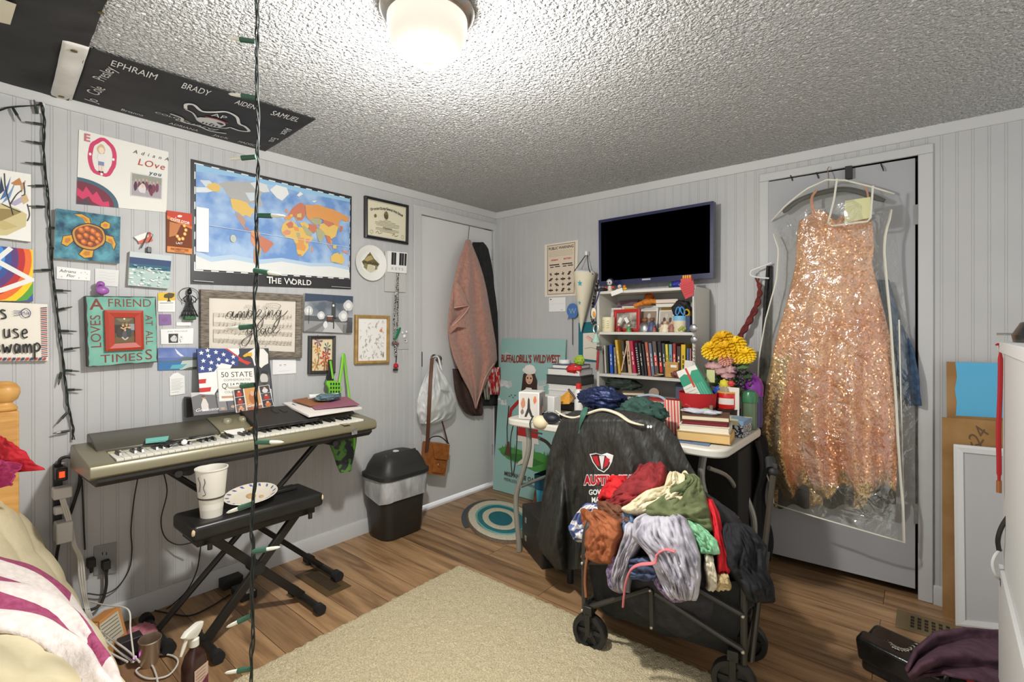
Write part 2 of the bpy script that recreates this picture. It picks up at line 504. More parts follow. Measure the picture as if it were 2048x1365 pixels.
g=G(M((190,190,190),.4,.6))
for z in(1.76,0.25):
 g.box2((-0.012,DL1-0.012,z),(0.006,DL1-0.001,z+0.075))
g.build('hinge',t)
t=T('door_2',None,None,(DR1,0,0));t['kind']='structure'
Xd=at((DR1-0.012,0.004,0))@Matrix.Rotation(math.radians(2.2),4,'Z')
g=G(door2_mat,Xd);g.box2((-0.605,-0.002,0.04),(0,0.032,DRT-0.008));g.build('door_leaf',t,bevel=0.002)
g=G(M((150,150,150),.4,.8),Xd)
for z in(1.70,0.34):
 g.box2((-0.006,-0.006,z),(0.012,0.004,z+0.09))
g.build('hinge',t)
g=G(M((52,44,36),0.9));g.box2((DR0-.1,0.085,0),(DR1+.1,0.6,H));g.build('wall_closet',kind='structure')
def register(name,c,sx,sy,nx,ny,label,col,rot=0):
 t=T(name,label,'floor vent',(c[0],c[1],0.0))
 g=G(col);X=at((c[0],c[1],0),rz=rot)
 g.box2((-sx/2,-sy/2,0),(sx/2,sy/2,0.004),X=X);g.build('frame',t,bevel=0.001)
 g=G(M((38,30,20),.8))
 w,h=sx*0.8/nx,sy*0.66/ny
 for i in range(nx):
  for j in range(ny):
   x=-sx*0.4+(i+.5)*w;y=-sy*.33+(j+.5)*h
   g.box((x,y,0.0042),(w*.55,h*.72,0.0008),X=X)
 g.build('grille',t)
register('floor_vent',Z(645,1163),0.30,0.125,20,1,'small brown floor vent beside the left wall near the piano bench',M((104,82,50),.5,.4))
register('floor_vent',(2.70,-0.25),0.42,0.165,15,4,'tan floor vent beside the closet door, next to the black handbag',M((128,110,76),.5,.3))
t=T('ceiling_lamp','white glass dome ceiling lamp with a brass finial hole','ceiling lamp',(LAMP.x,LAMP.y,H))
g=G(M((190,186,178),.25,.9));g.lathe([(0.130,0),(0.133,-0.014),(0.122,-0.03),(0.108,-0.036),(0,-0.036)][::-1],X=at((LAMP.x,LAMP.y,H)),n=40);g.build('base_plate',t)
gm=M((70,66,60),.4,name='lamp_glass')
_b=gm.node_tree.nodes['Principled BSDF'];_b.inputs['Emission Color'].default_value=rgb((255,243,224));_b.inputs['Emission Strength'].default_value=0.93
g=G(gm)
prof=[(0.012,-0.158)]+[(0.112*math.sin(a),-0.048-0.112*math.cos(a))for a in[i*math.pi/2/12 for i in range(2,13)]]+[(0.112,-0.03)]
g.lathe(prof,X=at((LAMP.x,LAMP.y,H)),n=40,cap=False);g.build('glass_shade',t,smooth=60)
g=G(M((150,125,70),.35,.8));g.lathe([(0,-0.159),(0.006,-0.159),(0.010,-0.163),(0.013,-0.161),(0.013,-0.154),(0,-0.154)],X=at((LAMP.x,LAMP.y,H)),n=16);g.build('finial',t)
def rug_mat():
 m=NM('shag_carpet',(200,184,146),(232,217,182),160,rough=0.95,bump=1.0,bscale=210,bdist=0.012,detail=3,spec=0.1)
 return m
gr=G(rug_mat())
x0,x1,y0,y1=0.745,2.9,-3.6,-1.115
def rugf(u,v):
 x=lerp(x0,x1,u);y=lerp(y0,y1,v)
 e=min(u*(x1-x0),(1-u)*(x1-x0),v*(y1-y0),(1-v)*(y1-y0))
 z=0.02*min(1,(e/0.02))**.5+0.008*noise.noise(Vector((x*60,y*60,0)))
 if e<1e-6:
  x+=0.006*noise.noise(Vector((x*40,y*40,3)));y+=0.006*noise.noise(Vector((x*40,y*40,9)));z=0.001
 return(x,y,max(z,0.001))
gr.grid(rugf,200,230)
gr.build('shag_rug',label='large beige shag rug on the laminate floor',cat='rug',smooth=180)
# ================================================================ LEFT WALL: pictures and papers
WHITE=(236,234,226);INK=(38,36,36)
paper=M((238,237,231),.7)
def canvas(px,th,label,cat='painting',name='canvas_painting',face=(238,236,228),side=(196,192,184),warp=0):
 q=quadL(*px,off=th)
 g=slab(q,th-0.002,M(face,.7),M(side,.7))
 o=g.build(name,label=label,cat=cat,smooth=0)
 return o,Art(q)
def card(px,label,name='note_card',cat='card',col=(238,237,231),off=0.004,th=0.0012,wall='L'):
 q=quadL(*px,off=off)if wall=='L' else quadR(*px,off=off)
 o=slab(q,th,M(col,.7)).build(name,label=label,cat=cat,smooth=0)
 return o,Art(q,lift=0.0003)
def finish(a,o,name='artwork'):
 if a.f:a.build(name,o,smooth=0)
 # --- friend poster with drawing and snapshot
o,a=card([(158,259),(337,304),(333,425),(153,408)],'white handmade poster with a drawn figure in a pink oval and a group snapshot','handmade_poster','poster',(233,231,222))
a.P([(0.0,0.36)]+[(0.44*math.cos(t),0.36*math.sin(t))for t in[math.pi/2-i*math.pi/24 for i in range(13)]]+[(0,0)],(62,96,112))
a.P([(0.0,0.31)]+[(0.39*math.cos(t),0.31*math.sin(t))for t in[math.pi/2-i*math.pi/24 for i in range(13)]]+[(0,0)],(116,34,58))
a.P([(0,.22),(.06,.17),(.09,.25),(.16,.14),(.2,.2),(.27,.06),(.33,.08),(.34,0),(.25,0),(.16,.05),(.12,.12),(.06,.07),(0,.12)],(206,52,96))
a.P([(0,.05),(.05,.03),(.09,.09),(.14,.02),(.17,0),(0,0)],(74,58,72))
a.ring(.245,.69,.135,.25,.05,(206,60,104),30,.15,2)
for x,y in((.12,.70),(.365,.69),(.245,.45)):a.ell(x,y,.014,.02,(246,240,236),8)
a.ell(.235,.80,.045,.065,(206,182,132),14,0,.3);a.ell(.235,.785,.03,.045,(240,216,196),12)
a.P([(.205,.73),(.265,.73),(.285,.66),(.265,.65),(.262,.62),(.208,.62),(.205,.65),(.19,.66)],(232,228,226))
a.rect(.207,.57,.267,.625,(126,140,176));a.rect(.213,.49,.232,.57,(238,206,190));a.rect(.243,.49,.262,.57,(238,206,190))
a.rect(.211,.47,.234,.492,(66,44,44));a.rect(.241,.47,.264,.492,(66,44,44))
a.text('E',.085,.915,.10,(196,110,122),bold=.03);a.text('A  d  i  a  n  A',.79,.875,.055,(60,54,50),shear=.3)
a.text('LOve',.80,.735,.10,(178,60,44),shear=.2,spacing=1.15);a.text('you',.845,.60,.06,(44,74,100),shear=.2,bold=.02,spacing=1.3)
a.rect(.565,.20,.935,.55,(212,208,206));a.rect(.575,.42,.925,.54,(150,152,142));a.rect(.575,.21,.925,.43,(168,160,166))
random.seed(3)
for i in range(7):
 x=.62+i*.042;y=.42+random.uniform(-.03,.03)
 a.ell(x,y-.05,.022,.07,random.choice([(60,40,66),(78,40,60),(52,44,74),(120,60,80)]),10,0,.3,i);a.ell(x,y+.04,.011,.022,(206,168,146),8)
a.ell(.70,.33,.05,.07,(216,208,208),12,0,.4);a.ell(.70,.37,.014,.03,(222,190,150),8);a.ell(.80,.29,.02,.06,(120,44,66),10,.2)
finish(a,o)
# --- sea turtle canvas
o,a=canvas([(112,417),(241,434),(239,527),(108,516)],.028,'teal canvas painting of an orange sea turtle')
sea=NM('turtle_sea',(24,66,92),(92,158,172),22,.6,detail=6,lo=.38,hi=.66)
a.rect(0,0,1,1,sea)
dk=(48,34,22);yl=(214,158,48);yl2=(190,122,30)
def flip(pts):
 c=(sum(p[0]for p in pts)/len(pts),sum(p[1]for p in pts)/len(pts))
 a.P([(c[0]+(p[0]-c[0])*1.13,c[1]+(p[1]-c[1])*1.13)for p in pts],dk);a.P(pts,yl)
 a.P([(c[0]+(p[0]-c[0])*.5,c[1]+(p[1]-c[1])*.5)for p in pts],yl2)
flip([(.27,.93),(.38,.95),(.50,.88),(.53,.75),(.45,.76),(.40,.86)])
flip([(.10,.30),(.12,.45),(.25,.50),(.27,.38),(.18,.26)])
flip([(.75,.57),(.88,.55),(.93,.40),(.90,.28),(.86,.40),(.76,.45)])
flip([(.43,.24),(.58,.24),(.56,.08),(.44,.05),(.36,.12)])
flip([(.68,.80),(.75,.86),(.83,.82),(.82,.72),(.74,.70),(.68,.74)])
a.ell(.505,.505,.265,.285,dk,28,.1,.1,4);a.ell(.505,.505,.25,.265,(196,140,62),28,.1,.1,4)
a.ell(.505,.515,.22,.225,(120,62,22),26,.1,.1,4)
for(x,y,rx,ry)in[(.38,.62,.05,.07),(.47,.66,.05,.06),(.56,.62,.05,.07),(.64,.55,.05,.07),(.36,.48,.045,.06),(.455,.52,.045,.06),(.55,.47,.045,.07),(.63,.40,.04,.06),(.42,.38,.05,.06),(.52,.35,.05,.05),(.66,.47,.03,.05)]:
 a.ell(x,y,rx,ry,(190,92,30),7,.5);a.ell(x-.005,y+.01,rx*.55,ry*.55,(226,138,60),6,.5)
finish(a,o)
# --- abstract canvas at the frame edge
o,a=canvas([(-48,331),(62,349),(62,484),(-48,470)],.022,'white canvas with loose abstract strokes in blue, tan and black, top left')
def blot(pts,c):a.P(pts,c)
blot([(.12,.35),(.35,.52),(.75,.46),(.92,.40),(.90,.22),(.55,.05),(.3,.02),(.1,.1)],(206,192,140))
blot([(.3,.42),(.62,.44),(.82,.42),(.6,.32),(.38,.22)],(150,130,76));blot([(.15,.2),(.5,.26),(.75,.2),(.5,.12)],(196,178,120))
for p,c in[([(.42,.55),(.56,.80),(.62,.92),(.54,.62)],(74,110,160)),([(.45,.50),(.62,.72),(.72,.88),(.60,.60)],(110,150,190)),([(.40,.62),(.44,.9),(.50,.7)],(44,58,84)),([(.60,.52),(.84,.66),(.90,.60),(.7,.5)],(176,168,196)),([(.62,.82),(.78,.92),(.84,.82),(.7,.80)],(190,128,70)),([(.80,.62),(.9,.7),(.96,.6),(.86,.54)],(206,176,130)),([(.80,.82),(.90,.9),(.86,.78),(.82,.70)],(188,150,110)),([(.3,.7),(.38,.8),(.36,.62)],(60,66,90))]:blot(p,c)
for p in[[(.5,.95),(.52,.75),(.6,.52),(.66,.36)],[(.60,.5),(.72,.66),(.82,.74)],[(.86,.86),(.88,.7),(.82,.66)],[(.45,.5),(.6,.46),(.8,.42)],[(.93,.55),(.97,.4),(.93,.3)]]:a.curve(p,.012,(44,42,50))
finish(a,o)
# --- rainbow canvas
o,a=canvas([(-62,486),(66,500),(66,603),(-60,601)],.02,'bright rainbow canvas painting crossed by white tape lines')
cols=[(232,124,40),(222,76,40),(176,32,44),(92,60,130),(52,78,160),(64,150,220),(86,176,60),(232,206,40)]
ring=[(240,200,30),(104,170,50),(66,144,220),(56,80,150),(92,58,120),(186,36,44),(234,108,36),(244,204,30),(86,160,56),(60,90,160),(96,60,130),(176,32,40)]
for i in range(len(ring)-1,-1,-1):
 r=.16+i*.118
 pts=[(min(1,max(0,.18+r*.92*math.cos(t))),min(1,max(0,.80+r*math.sin(t))))for t in[k*2*math.pi/40 for k in range(40)]]
 a.P(pts,ring[i])
a.line([(0,.20),(.2,.33),(1.0,.62)][::-1]if False else[(.0,1.0),(.42,.72),(1.0,.40)],.085,(232,232,226));a.line([(.0,.06),(.5,.20),(1.0,.43)],.085,(232,232,226));a.line([(.40,.73),(.64,.99)],.075,(232,232,226))
finish(a,o)
# --- envelope canvas
o,a=canvas([(-150,598),(95,609),(97,722),(-140,724)],.022,'cream canvas painted as an airmail envelope with black handwriting',face=(232,226,212))
random.seed(5)
for i in range(27):
 y=.06+i*.033;c=(178,70,60)if i%2 else(62,68,96)
 a.P([(.935,y),(.995,y+.014),(.992,y+.03),(.932,y+.016)],c)
for i in range(24):
 x=.02+i*.04;c=(178,70,60)if i%2 else(62,68,96)
 a.P([(x,.01),(x+.028,.01),(x+.04,.06),(x+.012,.06)],c)
def hand(a,word,x,y,h,col,wd):
 """loose pen lettering"""
 S={'s':[[(.8,.9),(.3,1),(.15,.75),(.7,.45),(.75,.1),(.1,0)]],'u':[[(.1,1),(.1,.2),(.4,0),(.75,.3),(.8,1)],[(.8,1),(.85,.05)]],'e':[[(.1,.5),(.8,.6),(.6,1),(.2,.8),(.1,.3),(.4,0),(.9,.15)]],
 'w':[[(.0,1),(.2,.05),(.45,.7),(.7,.05),(1,1)]],'a':[[(.8,.85),(.3,1),(.1,.4),(.35,0),(.8,.7)],[(.8,1),(.85,.0)]],'m':[[(.05,1),(.1,0)],[(.1,.6),(.35,1),(.48,.7),(.5,0)],[(.5,.6),(.8,1),(.95,.7),(1,0)]],
 'p':[[(.1,1.1),(.08,-.75)],[(.05,.8),(.5,1.15),(.95,.75),(.6,.25),(.1,.3)]],'r':[[(.1,1),(.12,0)],[(.12,.6),(.4,1),(.7,.9)]],'o':[[(.5,1),(.1,.6),(.4,0),(.85,.4),(.5,1)]]}
 W={'w':1.25,'m':1.3}
 for ch in word:
  k=W.get(ch,1)
  for st in S.get(ch,[]):
   a.curve([(x+q[0]*h*k*.62*a.h/a.w*.9,y+q[1]*h)for q in st],wd,col,5)
  x+=h*k*.72*a.h/a.w
hand(a,'s',.575,.72,.15,INK,.024);hand(a,'use',.60,.40,.15,INK,.022);hand(a,'swamp',.51,.14,.15,INK,.026)
a.ring(.80,.83,.043,.075,.012,(62,70,110),18,.15);a.text('AIR',.80,.83,.045,(62,70,110),rot=-.3)
for k in range(3):a.curve([(.69,.78+k*.04),(.73,.79+k*.035),(.76,.80+k*.03)],.009,(62,70,110))
finish(a,o)
# --- small cards on the left
o,a=card([(113,533),(181,541),(180,562),(113,558)],'white rounded name card with small pen writing under the turtle painting',col=(240,239,235))
a.text('Adriana',.32,.70,.24,INK,shear=.25);a.text('Flor',.42,.34,.24,INK,shear=.25)
for x,y in((.72,.68),(.84,.75),(.9,.6),(.15,.2),(.88,.22),(.66,.2)):a.text('+',x,y,.13,(90,88,86))
finish(a,o)
o,a=card([(190,537),(238,541),(236,574),(190,571)],'faded white slip with faint writing beside the name card',col=(222,221,217),name='paper_slip',cat='paper')
for k in range(4):a.curve([(.15,.78-k*.17),(.4,.82-k*.17),(.6,.76-k*.17),(.85,.8-k*.17)],.025,(206,205,202))
finish(a,o)
# --- ocean canvas
o,a=canvas([(260,503),(343,512),(338,578),(256,571)],.024,'small canvas painting of white surf under a dark blue sea')
a.rect(0,.80,1,1,(196,204,204));a.rect(0,.60,1,.84,(40,66,108));a.rect(0,.50,1,.66,(34,96,118));a.rect(0,.0,1,.52,(176,196,190))
random.seed(8)
for i in range(60):
 x,y=random.random(),random.uniform(.02,.58)
 a.ell(min(.95,max(.05,x)),y,random.uniform(.02,.06),random.uniform(.012,.03),random.choice([(228,232,224),(206,216,208),(150,190,184),(240,240,234),(108,156,156)]),8,random.uniform(-.4,.4),.5,i)
for i in range(14):a.ell(random.uniform(.05,.95),random.uniform(.5,.62),.05,.008,random.choice([(60,128,140),(228,232,226),(44,84,118)]),8)
finish(a,o)
# --- hanging tags
t=T('luggage_tag','red and white paper tags with dark charm, above the ocean painting','tag',L(290,468,.004))
g=G();q=quadL((270,470),(304,463),(310,484),(280,496),off=.006)
slab(quadL((272,474),(300,464),(306,482),(278,488),off=.010),.001,M((214,96,74),.6)).build('red_tag',t,smooth=0)
slab(quadL((268,474),(296,464),(297,474),(277,483),off=.013),.001,M((234,232,226),.6)).build('white_tag',t,smooth=0)
g=G(M((44,54,52),.5));g.tube([L(296,465,.016),L(291,480,.017),L(282,497,.016)],.0022,n=6);g.tube([L(298,465,.018),L(306,470,.02),L(302,478,.018),L(297,486,.017)],.0012,n=6);g.build('cord',t)
g=G(M((40,40,38),.4));c=L(298,500,.016);g.box((c.x,c.y,c.z),(.008,.016,.024),X=None);g.ball((c.x,c.y,c.z-.014),(.005,.008,.006));g.build('charm',t,bevel=.002)
# --- chocolate bar wrapper
o,a=canvas([(334,421),(384,428),(384,509),(334,504)],.014,'red and brown hazelnut chocolate bar wrapper pinned flat','wrapper','chocolate_wrapper',(120,58,24),(150,80,40))
a.P([(0,1),(1,1),(1,.68),(0,.88)],(196,60,34));a.P([(0,.88),(1,.68),(1,.62),(0,.80)],(214,120,60));a.rect(0,0,1,.14,(220,142,70));a.P([(.1,.74),(.55,.70),(.35,.42),(.08,.36)],(190,118,66))
a.ell(.5,.90,.1,.03,(236,220,200),10,.2);a.text("COTE D'OR",.52,.78,.065,(240,232,220),bold=.03,w=.78,rot=-.12);a.text('^',.34,.845,.05,(240,232,220))
for x,y in((.62,.36),(.7,.48),(.48,.34),(.74,.58),(.4,.4),(.68,.68)):a.ell(x,y,.07,.045,(226,160,74),10);a.ell(x,y,.04,.025,(244,216,150),8)
a.text('LAIT',.48,.24,.05,(240,232,220),bold=.02);a.text('NOISETTES',.5,.085,.055,(150,74,36),w=.7,bold=.02);a.text('HASELNUSS',.5,.03,.03,(150,74,36),w=.4)
finish(a,o)
# --- world map
q=quadL((382,318),(703.5,393),(702,579),(381.5,568),off=.006)
mp=slab(q,.004,M((52,52,54),.35)).build('world_map',label='large world map poster with a black border reading THE WORLD',cat='map',smooth=0)
a=Art(q)
mx0,mx1,my0,my1=.022,.982,.118,.965
def X(u):return mx0+(mx1-mx0)*u
def Y(v):return my0+(my1-my0)*v
W_=(232,232,228)
a.rect(mx0-.006,my0-.012,mx1+.006,my1+.012,W_)
for i in range(24):
 if i%2:a.rect(X(i/24),my1+.001,X((i+1)/24),my1+.011,(40,40,40));a.rect(X(i/24),my0-.011,X((i+1)/24),my0-.001,(40,40,40))
for i in range(14):
 if i%2:a.rect(mx0-.0055,Y(i/14),mx0-.0005,Y((i+1)/14),(40,40,40));a.rect(mx1+.0005,Y(i/14),mx1+.0055,Y((i+1)/14),(40,40,40))
ocean=NM('map_ocean',(116,154,208),(172,198,228),9,.3,detail=5,lo=.4,hi=.62)
a.rect(mx0,my0,mx1,my1,ocean)
def land(pts,c):a.P([(X(u),Y(v))for u,v in pts],c)
land([(0,.93),(.25,.965),(.6,.95),(1,.96),(1,1),(0,1)],(150,194,224))
land([(0,0),(1,0),(1,.10),(.85,.13),(.7,.11),(.5,.14),(.35,.09),(.2,.12),(.08,.08),(0,.13)],(226,228,224))
land([(0,.13),(.08,.08),(.2,.12),(.35,.09),(.5,.14),(.7,.11),(.85,.13),(1,.10),(1,.14),(.85,.17),(.7,.15),(.5,.18),(.35,.14),(.2,.17),(.08,.13),(0,.18)],(184,206,226))
land([(.02,.855),(.07,.87),(.10,.83),(.05,.80)],(206,218,226));land([(.0,.78),(.06,.80),(.10,.78),(.06,.75),(0,.73)],(220,226,230))
gry=(176,176,174);org=(222,156,90);yel=(226,190,106);red=(202,124,98);olv=(176,174,138);sal=(216,152,122)
land([(.12,.86),(.17,.90),(.24,.92),(.30,.94),(.36,.93),(.38,.87),(.36,.80),(.38,.72),(.36,.70),(.33,.72),(.20,.72),(.17,.76),(.145,.82)],gry)
land([(.30,.93),(.34,.96),(.40,.95),(.42,.88),(.38,.86),(.33,.88)],(216,218,216));land([(.27,.82),(.33,.84),(.34,.77),(.30,.74)],(206,216,222))
land([(.06,.83),(.10,.86),(.13,.84),(.125,.78),(.09,.77),(.06,.79)],yel)
land([(.185,.73),(.23,.735),(.285,.72),(.30,.68),(.335,.66),(.31,.615),(.305,.57),(.275,.59),(.255,.57),(.235,.60),(.20,.63),(.19,.68)],yel)
land([(.21,.61),(.245,.57),(.265,.56),(.275,.51),(.262,.48),(.275,.45),(.27,.44),(.25,.48),(.225,.55)],(190,150,128))
land([(.265,.47),(.285,.46),(.30,.43),(.295,.425),(.27,.45)],red)
land([(.305,.435),(.335,.45),(.36,.435),(.365,.41),(.34,.38),(.31,.37)],org);land([(.305,.40),(.33,.37),(.37,.39),(.405,.365),(.44,.34),(.445,.315),(.425,.275),(.41,.235),(.385,.215),(.375,.26),(.35,.30),(.315,.31)],red)
land([(.305,.38),(.325,.35),(.335,.30),(.325,.27),(.305,.32)],sal);land([(.325,.30),(.355,.29),(.37,.25),(.36,.22),(.335,.24)],org)
land([(.325,.26),(.345,.24),(.365,.22),(.37,.19),(.345,.15),(.34,.11),(.335,.08),(.325,.10),(.328,.18)],olv);land([(.322,.25),(.330,.19),(.330,.09),(.322,.11)],red)
land([(.42,.90),(.46,.97),(.53,.965),(.545,.90),(.50,.81),(.465,.83)],(228,230,228))
land([(.505,.555),(.535,.60),(.575,.60),(.60,.565),(.61,.545),(.655,.555),(.675,.525),(.695,.455),(.72,.46),(.715,.435),(.68,.37),(.685,.32),(.665,.275),(.64,.22),(.615,.215),(.60,.27),(.595,.35),(.575,.40),(.525,.415),(.50,.45),(.495,.49)],yel)
land([(.525,.56),(.56,.60),(.575,.58),(.575,.53),(.545,.515)],red);land([(.575,.545),(.61,.545),(.615,.50),(.585,.50)],org);land([(.50,.46),(.53,.50),(.56,.49),(.555,.45),(.52,.43)],sal);land([(.595,.48),(.62,.485),(.625,.44),(.60,.43)],olv);land([(.63,.51),(.66,.52),(.668,.46),(.64,.44)],yel)
land([(.595,.36),(.64,.38),(.665,.33),(.655,.28),(.60,.29)],org);land([(.605,.24),(.635,.235),(.63,.222),(.612,.218)],red);land([(.66,.42),(.69,.43),(.69,.38),(.665,.37)],sal);land([(.605,.43),(.65,.43),(.65,.37),(.61,.37)],org)
land([(.70,.33),(.715,.35),(.71,.28),(.70,.275)],sal)
land([(.535,.66),(.55,.69),(.565,.74),(.60,.80),(.625,.83),(.645,.82),(.66,.75),(.655,.68),(.635,.63),(.60,.62),(.585,.66),(.56,.64)],red)
land([(.515,.63),(.54,.66),(.57,.645),(.545,.61),(.52,.605)],org);land([(.55,.67),(.57,.68),(.57,.65),(.555,.65)],yel);land([(.60,.69),(.63,.71),(.63,.66),(.60,.655)],(208,196,120));land([(.583,.65),(.595,.645),(.605,.605),(.598,.60)],olv)
land([(.515,.70),(.53,.735),(.54,.70),(.53,.68)],sal)
land([(.655,.82),(.70,.82),(.75,.845),(.80,.83),(.86,.825),(.93,.79),(.985,.765),(.99,.72),(.965,.70),(.93,.72),(.905,.68),(.915,.61),(.89,.62),(.86,.66),(.80,.67),(.76,.69),(.72,.68),(.69,.64),(.665,.68)],org)
land([(.70,.67),(.76,.69),(.78,.665),(.765,.61),(.73,.60),(.695,.63)],olv);land([(.785,.66),(.80,.675),(.86,.66),(.87,.63),(.83,.60),(.79,.63)],red)
land([(.765,.62),(.79,.635),(.83,.60),(.87,.64),(.905,.62),(.895,.57),(.885,.50),(.85,.46),(.815,.49),(.78,.52),(.755,.57)],yel)
land([(.615,.595),(.655,.615),(.69,.58),(.675,.545),(.635,.555)],yel);land([(.64,.58),(.675,.545),(.71,.51),(.695,.465),(.665,.47),(.645,.53)],olv);land([(.68,.60),(.735,.60),(.75,.56),(.72,.50),(.685,.53)],red)
land([(.735,.555),(.77,.565),(.80,.52),(.80,.49),(.775,.42),(.765,.395),(.745,.45)],olv);land([(.805,.50),(.84,.49),(.85,.44),(.83,.39),(.815,.44)],red);land([(.84,.46),(.86,.43),(.845,.38)],org)
land([(.92,.64),(.94,.63),(.935,.58),(.915,.56)],red);land([(.815,.40),(.845,.35),(.85,.325),(.825,.37)],sal);land([(.86,.38),(.89,.40),(.89,.35),(.865,.345)],yel);land([(.935,.345),(.985,.33),(.98,.30),(.94,.32)],sal)
land([(.845,.24),(.87,.285),(.90,.305),(.915,.28),(.925,.305),(.945,.26),(.955,.22),(.94,.165),(.905,.175),(.87,.185),(.85,.185)],yel)
land([(.985,.175),(.998,.16),(.985,.13)],sal);land([(.595,.90),(.62,.95),(.64,.93),(.61,.89)],W_);land([(.70,.87),(.74,.89),(.72,.86)],W_)
a.ell(X(.20),Y(.33),.016,.032,(206,200,170),16);a.ell(X(.20),Y(.33),.009,.018,(178,196,206),12)
a.line([(X(0),Y(.435)),(X(1),Y(.385))],.004,(214,222,232))
a.rect(mx0,.26,X(.065),.62,(238,240,240))
a.text('T',.425,.058,.062,(232,230,224),bold=.02);a.text('HE',.467,.053,.05,(232,230,224),bold=.02,spacing=1.1);a.text('W',.545,.055,.062,(232,230,224));a.text('ORLD',.628,.05,.05,(232,230,224),bold=.02,spacing=1.1)
a.line([(.01,.025),(.11,.02)],.006,(180,180,180));a.line([(.84,.02),(.985,.015)],.006,(170,170,170))
finish(a,mp,'print')
# --- diploma
def framed(px,th,wd,mat,label,matte,cat='framed picture',name='picture_frame',lip=.004,glass=False):
 q=quadL(*px,off=th)
 cen=sum(q,Vector())/4
 t=T(name,label,cat,(0.002,cen.y,min(p.z for p in q)))
 g,i,n=framing(q,wd,th-.003,mat,lip);g.build('frame',t,smooth=20)
 i2=[p-n*(th*.45)for p in i]
 sl=slab(i2,.003,M(matte,.6)if isinstance(matte,tuple)else matte);
 return t,sl,Art(i2)
t,sl,a=framed([(731,391),(818,411),(817,489.5),(731,475)],.022,.016,M((36,36,38),.3),'black framed high school diploma on cream paper',(226,220,192),'diploma')
sl.build('paper',t,smooth=0)
a.line([(.01,.02),(.99,.02),(.99,.98),(.01,.98),(.01,.02)],.02,(178,180,160))
a.curve([(.12,.73),(.3,.82),(.5,.84),(.7,.80),(.88,.70)],.008,(226,220,192))
import itertools
for k,ch in enumerate('Christian County Central High School'):
 u=k/35;a.text(ch,.10+.80*u,.74+.10*math.sin(math.pi*u),.07,(60,54,44),bold=.02)if ch!=' ' else None
a.ell(.47,.66,.06,.10,(120,106,70),12,0,.3);a.P([(.42,.66),(.52,.66),(.52,.58),(.47,.52),(.42,.58)],(90,84,60));a.ell(.2,.58,.035,.05,(128,104,60),10,0,.4)
for k,w in enumerate((.18,.42,.62,.62,.58,.25,.6,.6,.4)):a.line([(.5-w/2,.50-k*.04),(.5+w/2,.50-k*.04)],.012,(160,154,130))
a.text('Diploma',.5,.28,.06,(70,64,52),shear=.2)
for x in(.1,.9):a.ring(x,.12,.035,.05,.01,(170,160,120),12)
for x in(.28,.7):a.curve([(x-.08,.10),(x-.03,.16),(x,.10),(x+.08,.14)],.01,(90,84,70))
finish(a,t,'lettering')
# --- plate with a painted island abbey
c=L(741.5,526.5,.012);rr=(L(741.5,491,.012)-L(741.5,562,.012)).length/2
pl=G(M((232,230,224),.2));XP=frame((0.004,c.y,c.z),(0,1,0),(0,0,1))
pl.lathe([(0,0.004),(rr*.55,.003),(rr*.62,.005),(rr*.97,.017),(rr,.018),(rr,.014),(rr*.6,0)],X=XP,n=40)
o=pl.build('decorative_plate',label='white china plate with a painted island abbey, under the diploma',cat='plate')
a=Art([Vector((.0085,c.y+sx*rr,c.z+sz*rr))for sx,sz in((-1,1),(1,1),(1,-1),(-1,-1))],lift=.0)
a.ell(.5,.5,.33,.33,(226,228,222),30)
a.P([(.22,.52),(.30,.58),(.36,.66),(.42,.74),(.47,.78),(.49,.86),(.51,.78),(.56,.72),(.62,.64),(.70,.58),(.80,.50),(.74,.42),(.5,.46),(.28,.42)],(110,98,66))
a.P([(.30,.56),(.40,.68),(.52,.72),(.60,.62),(.5,.58),(.40,.54)],(176,156,104));a.P([(.42,.46),(.58,.46),(.66,.30),(.5,.22),(.34,.30)],(206,198,170));a.P([(.3,.46),(.42,.5),(.38,.3),(.28,.36)],(128,128,82));a.P([(.66,.46),(.74,.44),(.72,.34),(.64,.32)],(142,132,90))
for k in range(9):a.ell(.28+k*.055,.50+.02*math.sin(k*2.2),.025,.03,(72,68,46),8,0,.4,k)
a.curve([(.30,.76),(.36,.84),(.42,.84)],.012,(150,156,168));a.text('Mont St Michel',.5,.155,.045,(190,110,60),w=.34)
finish(a,o,'painting')
# --- keyboard plaque, strip board, lanyard
t=T('piano_key_plaque','white wooden hook board topped with a plaque of black piano keys','plaque',L(794,585,.002))
slab(quadL((770,503),(811,507),(811,585),(770,583),off=.012),.01,M((196,194,190),.6)).build('back_board',t,smooth=0,bevel=.001)
qq=quadL((776,502),(815,506),(813,547),(775,544),off=.022)
slab(qq,.01,M((238,237,233),.5)).build('plaque',t,smooth=0)
a=Art(qq)
for x0,x1 in((.18,.30),(.31,.42),(.58,.70),(.71,.82),(.85,.96)):a.rect(x0,.36,x1,.95,(40,40,42))
a.text('K E Y S',.5,.18,.13,(150,148,144),w=.6);finish(a,t,'black_keys')
t=T('lanyard','black and white patterned lanyard with a green ribbon and red charm on the hook board','lanyard',L(795,745,.01))
lan=NM('lanyard_weave',(24,24,24),(226,220,210),240,.7,detail=1,lo=.52,hi=.58)
g=G(lan);g.tube([L(795,546,.03),L(796,580,.03),L(795,640,.025),L(792,690,.022)],.0075,n=8,flat=.3);g.tube([L(797,546,.032),L(791,600,.026),L(788,640,.022),L(789,686,.02)],.008,n=8,flat=.3);g.tube([L(791,686,.022),L(792,712,.02)],.010,n=8,flat=.4);g.build('strap',t)
g=G(M((22,120,76),.3));g.tube([L(790,680,.03),L(794,668,.034),L(801,656,.03)],[.006,.014,.007],n=8,flat=.35);g.build('ribbon',t)
g=G(M((130,96,100),.5));g.tube([L(785,686,.026),L(797,688,.028)],.008,n=8);g.build('clasp',t)
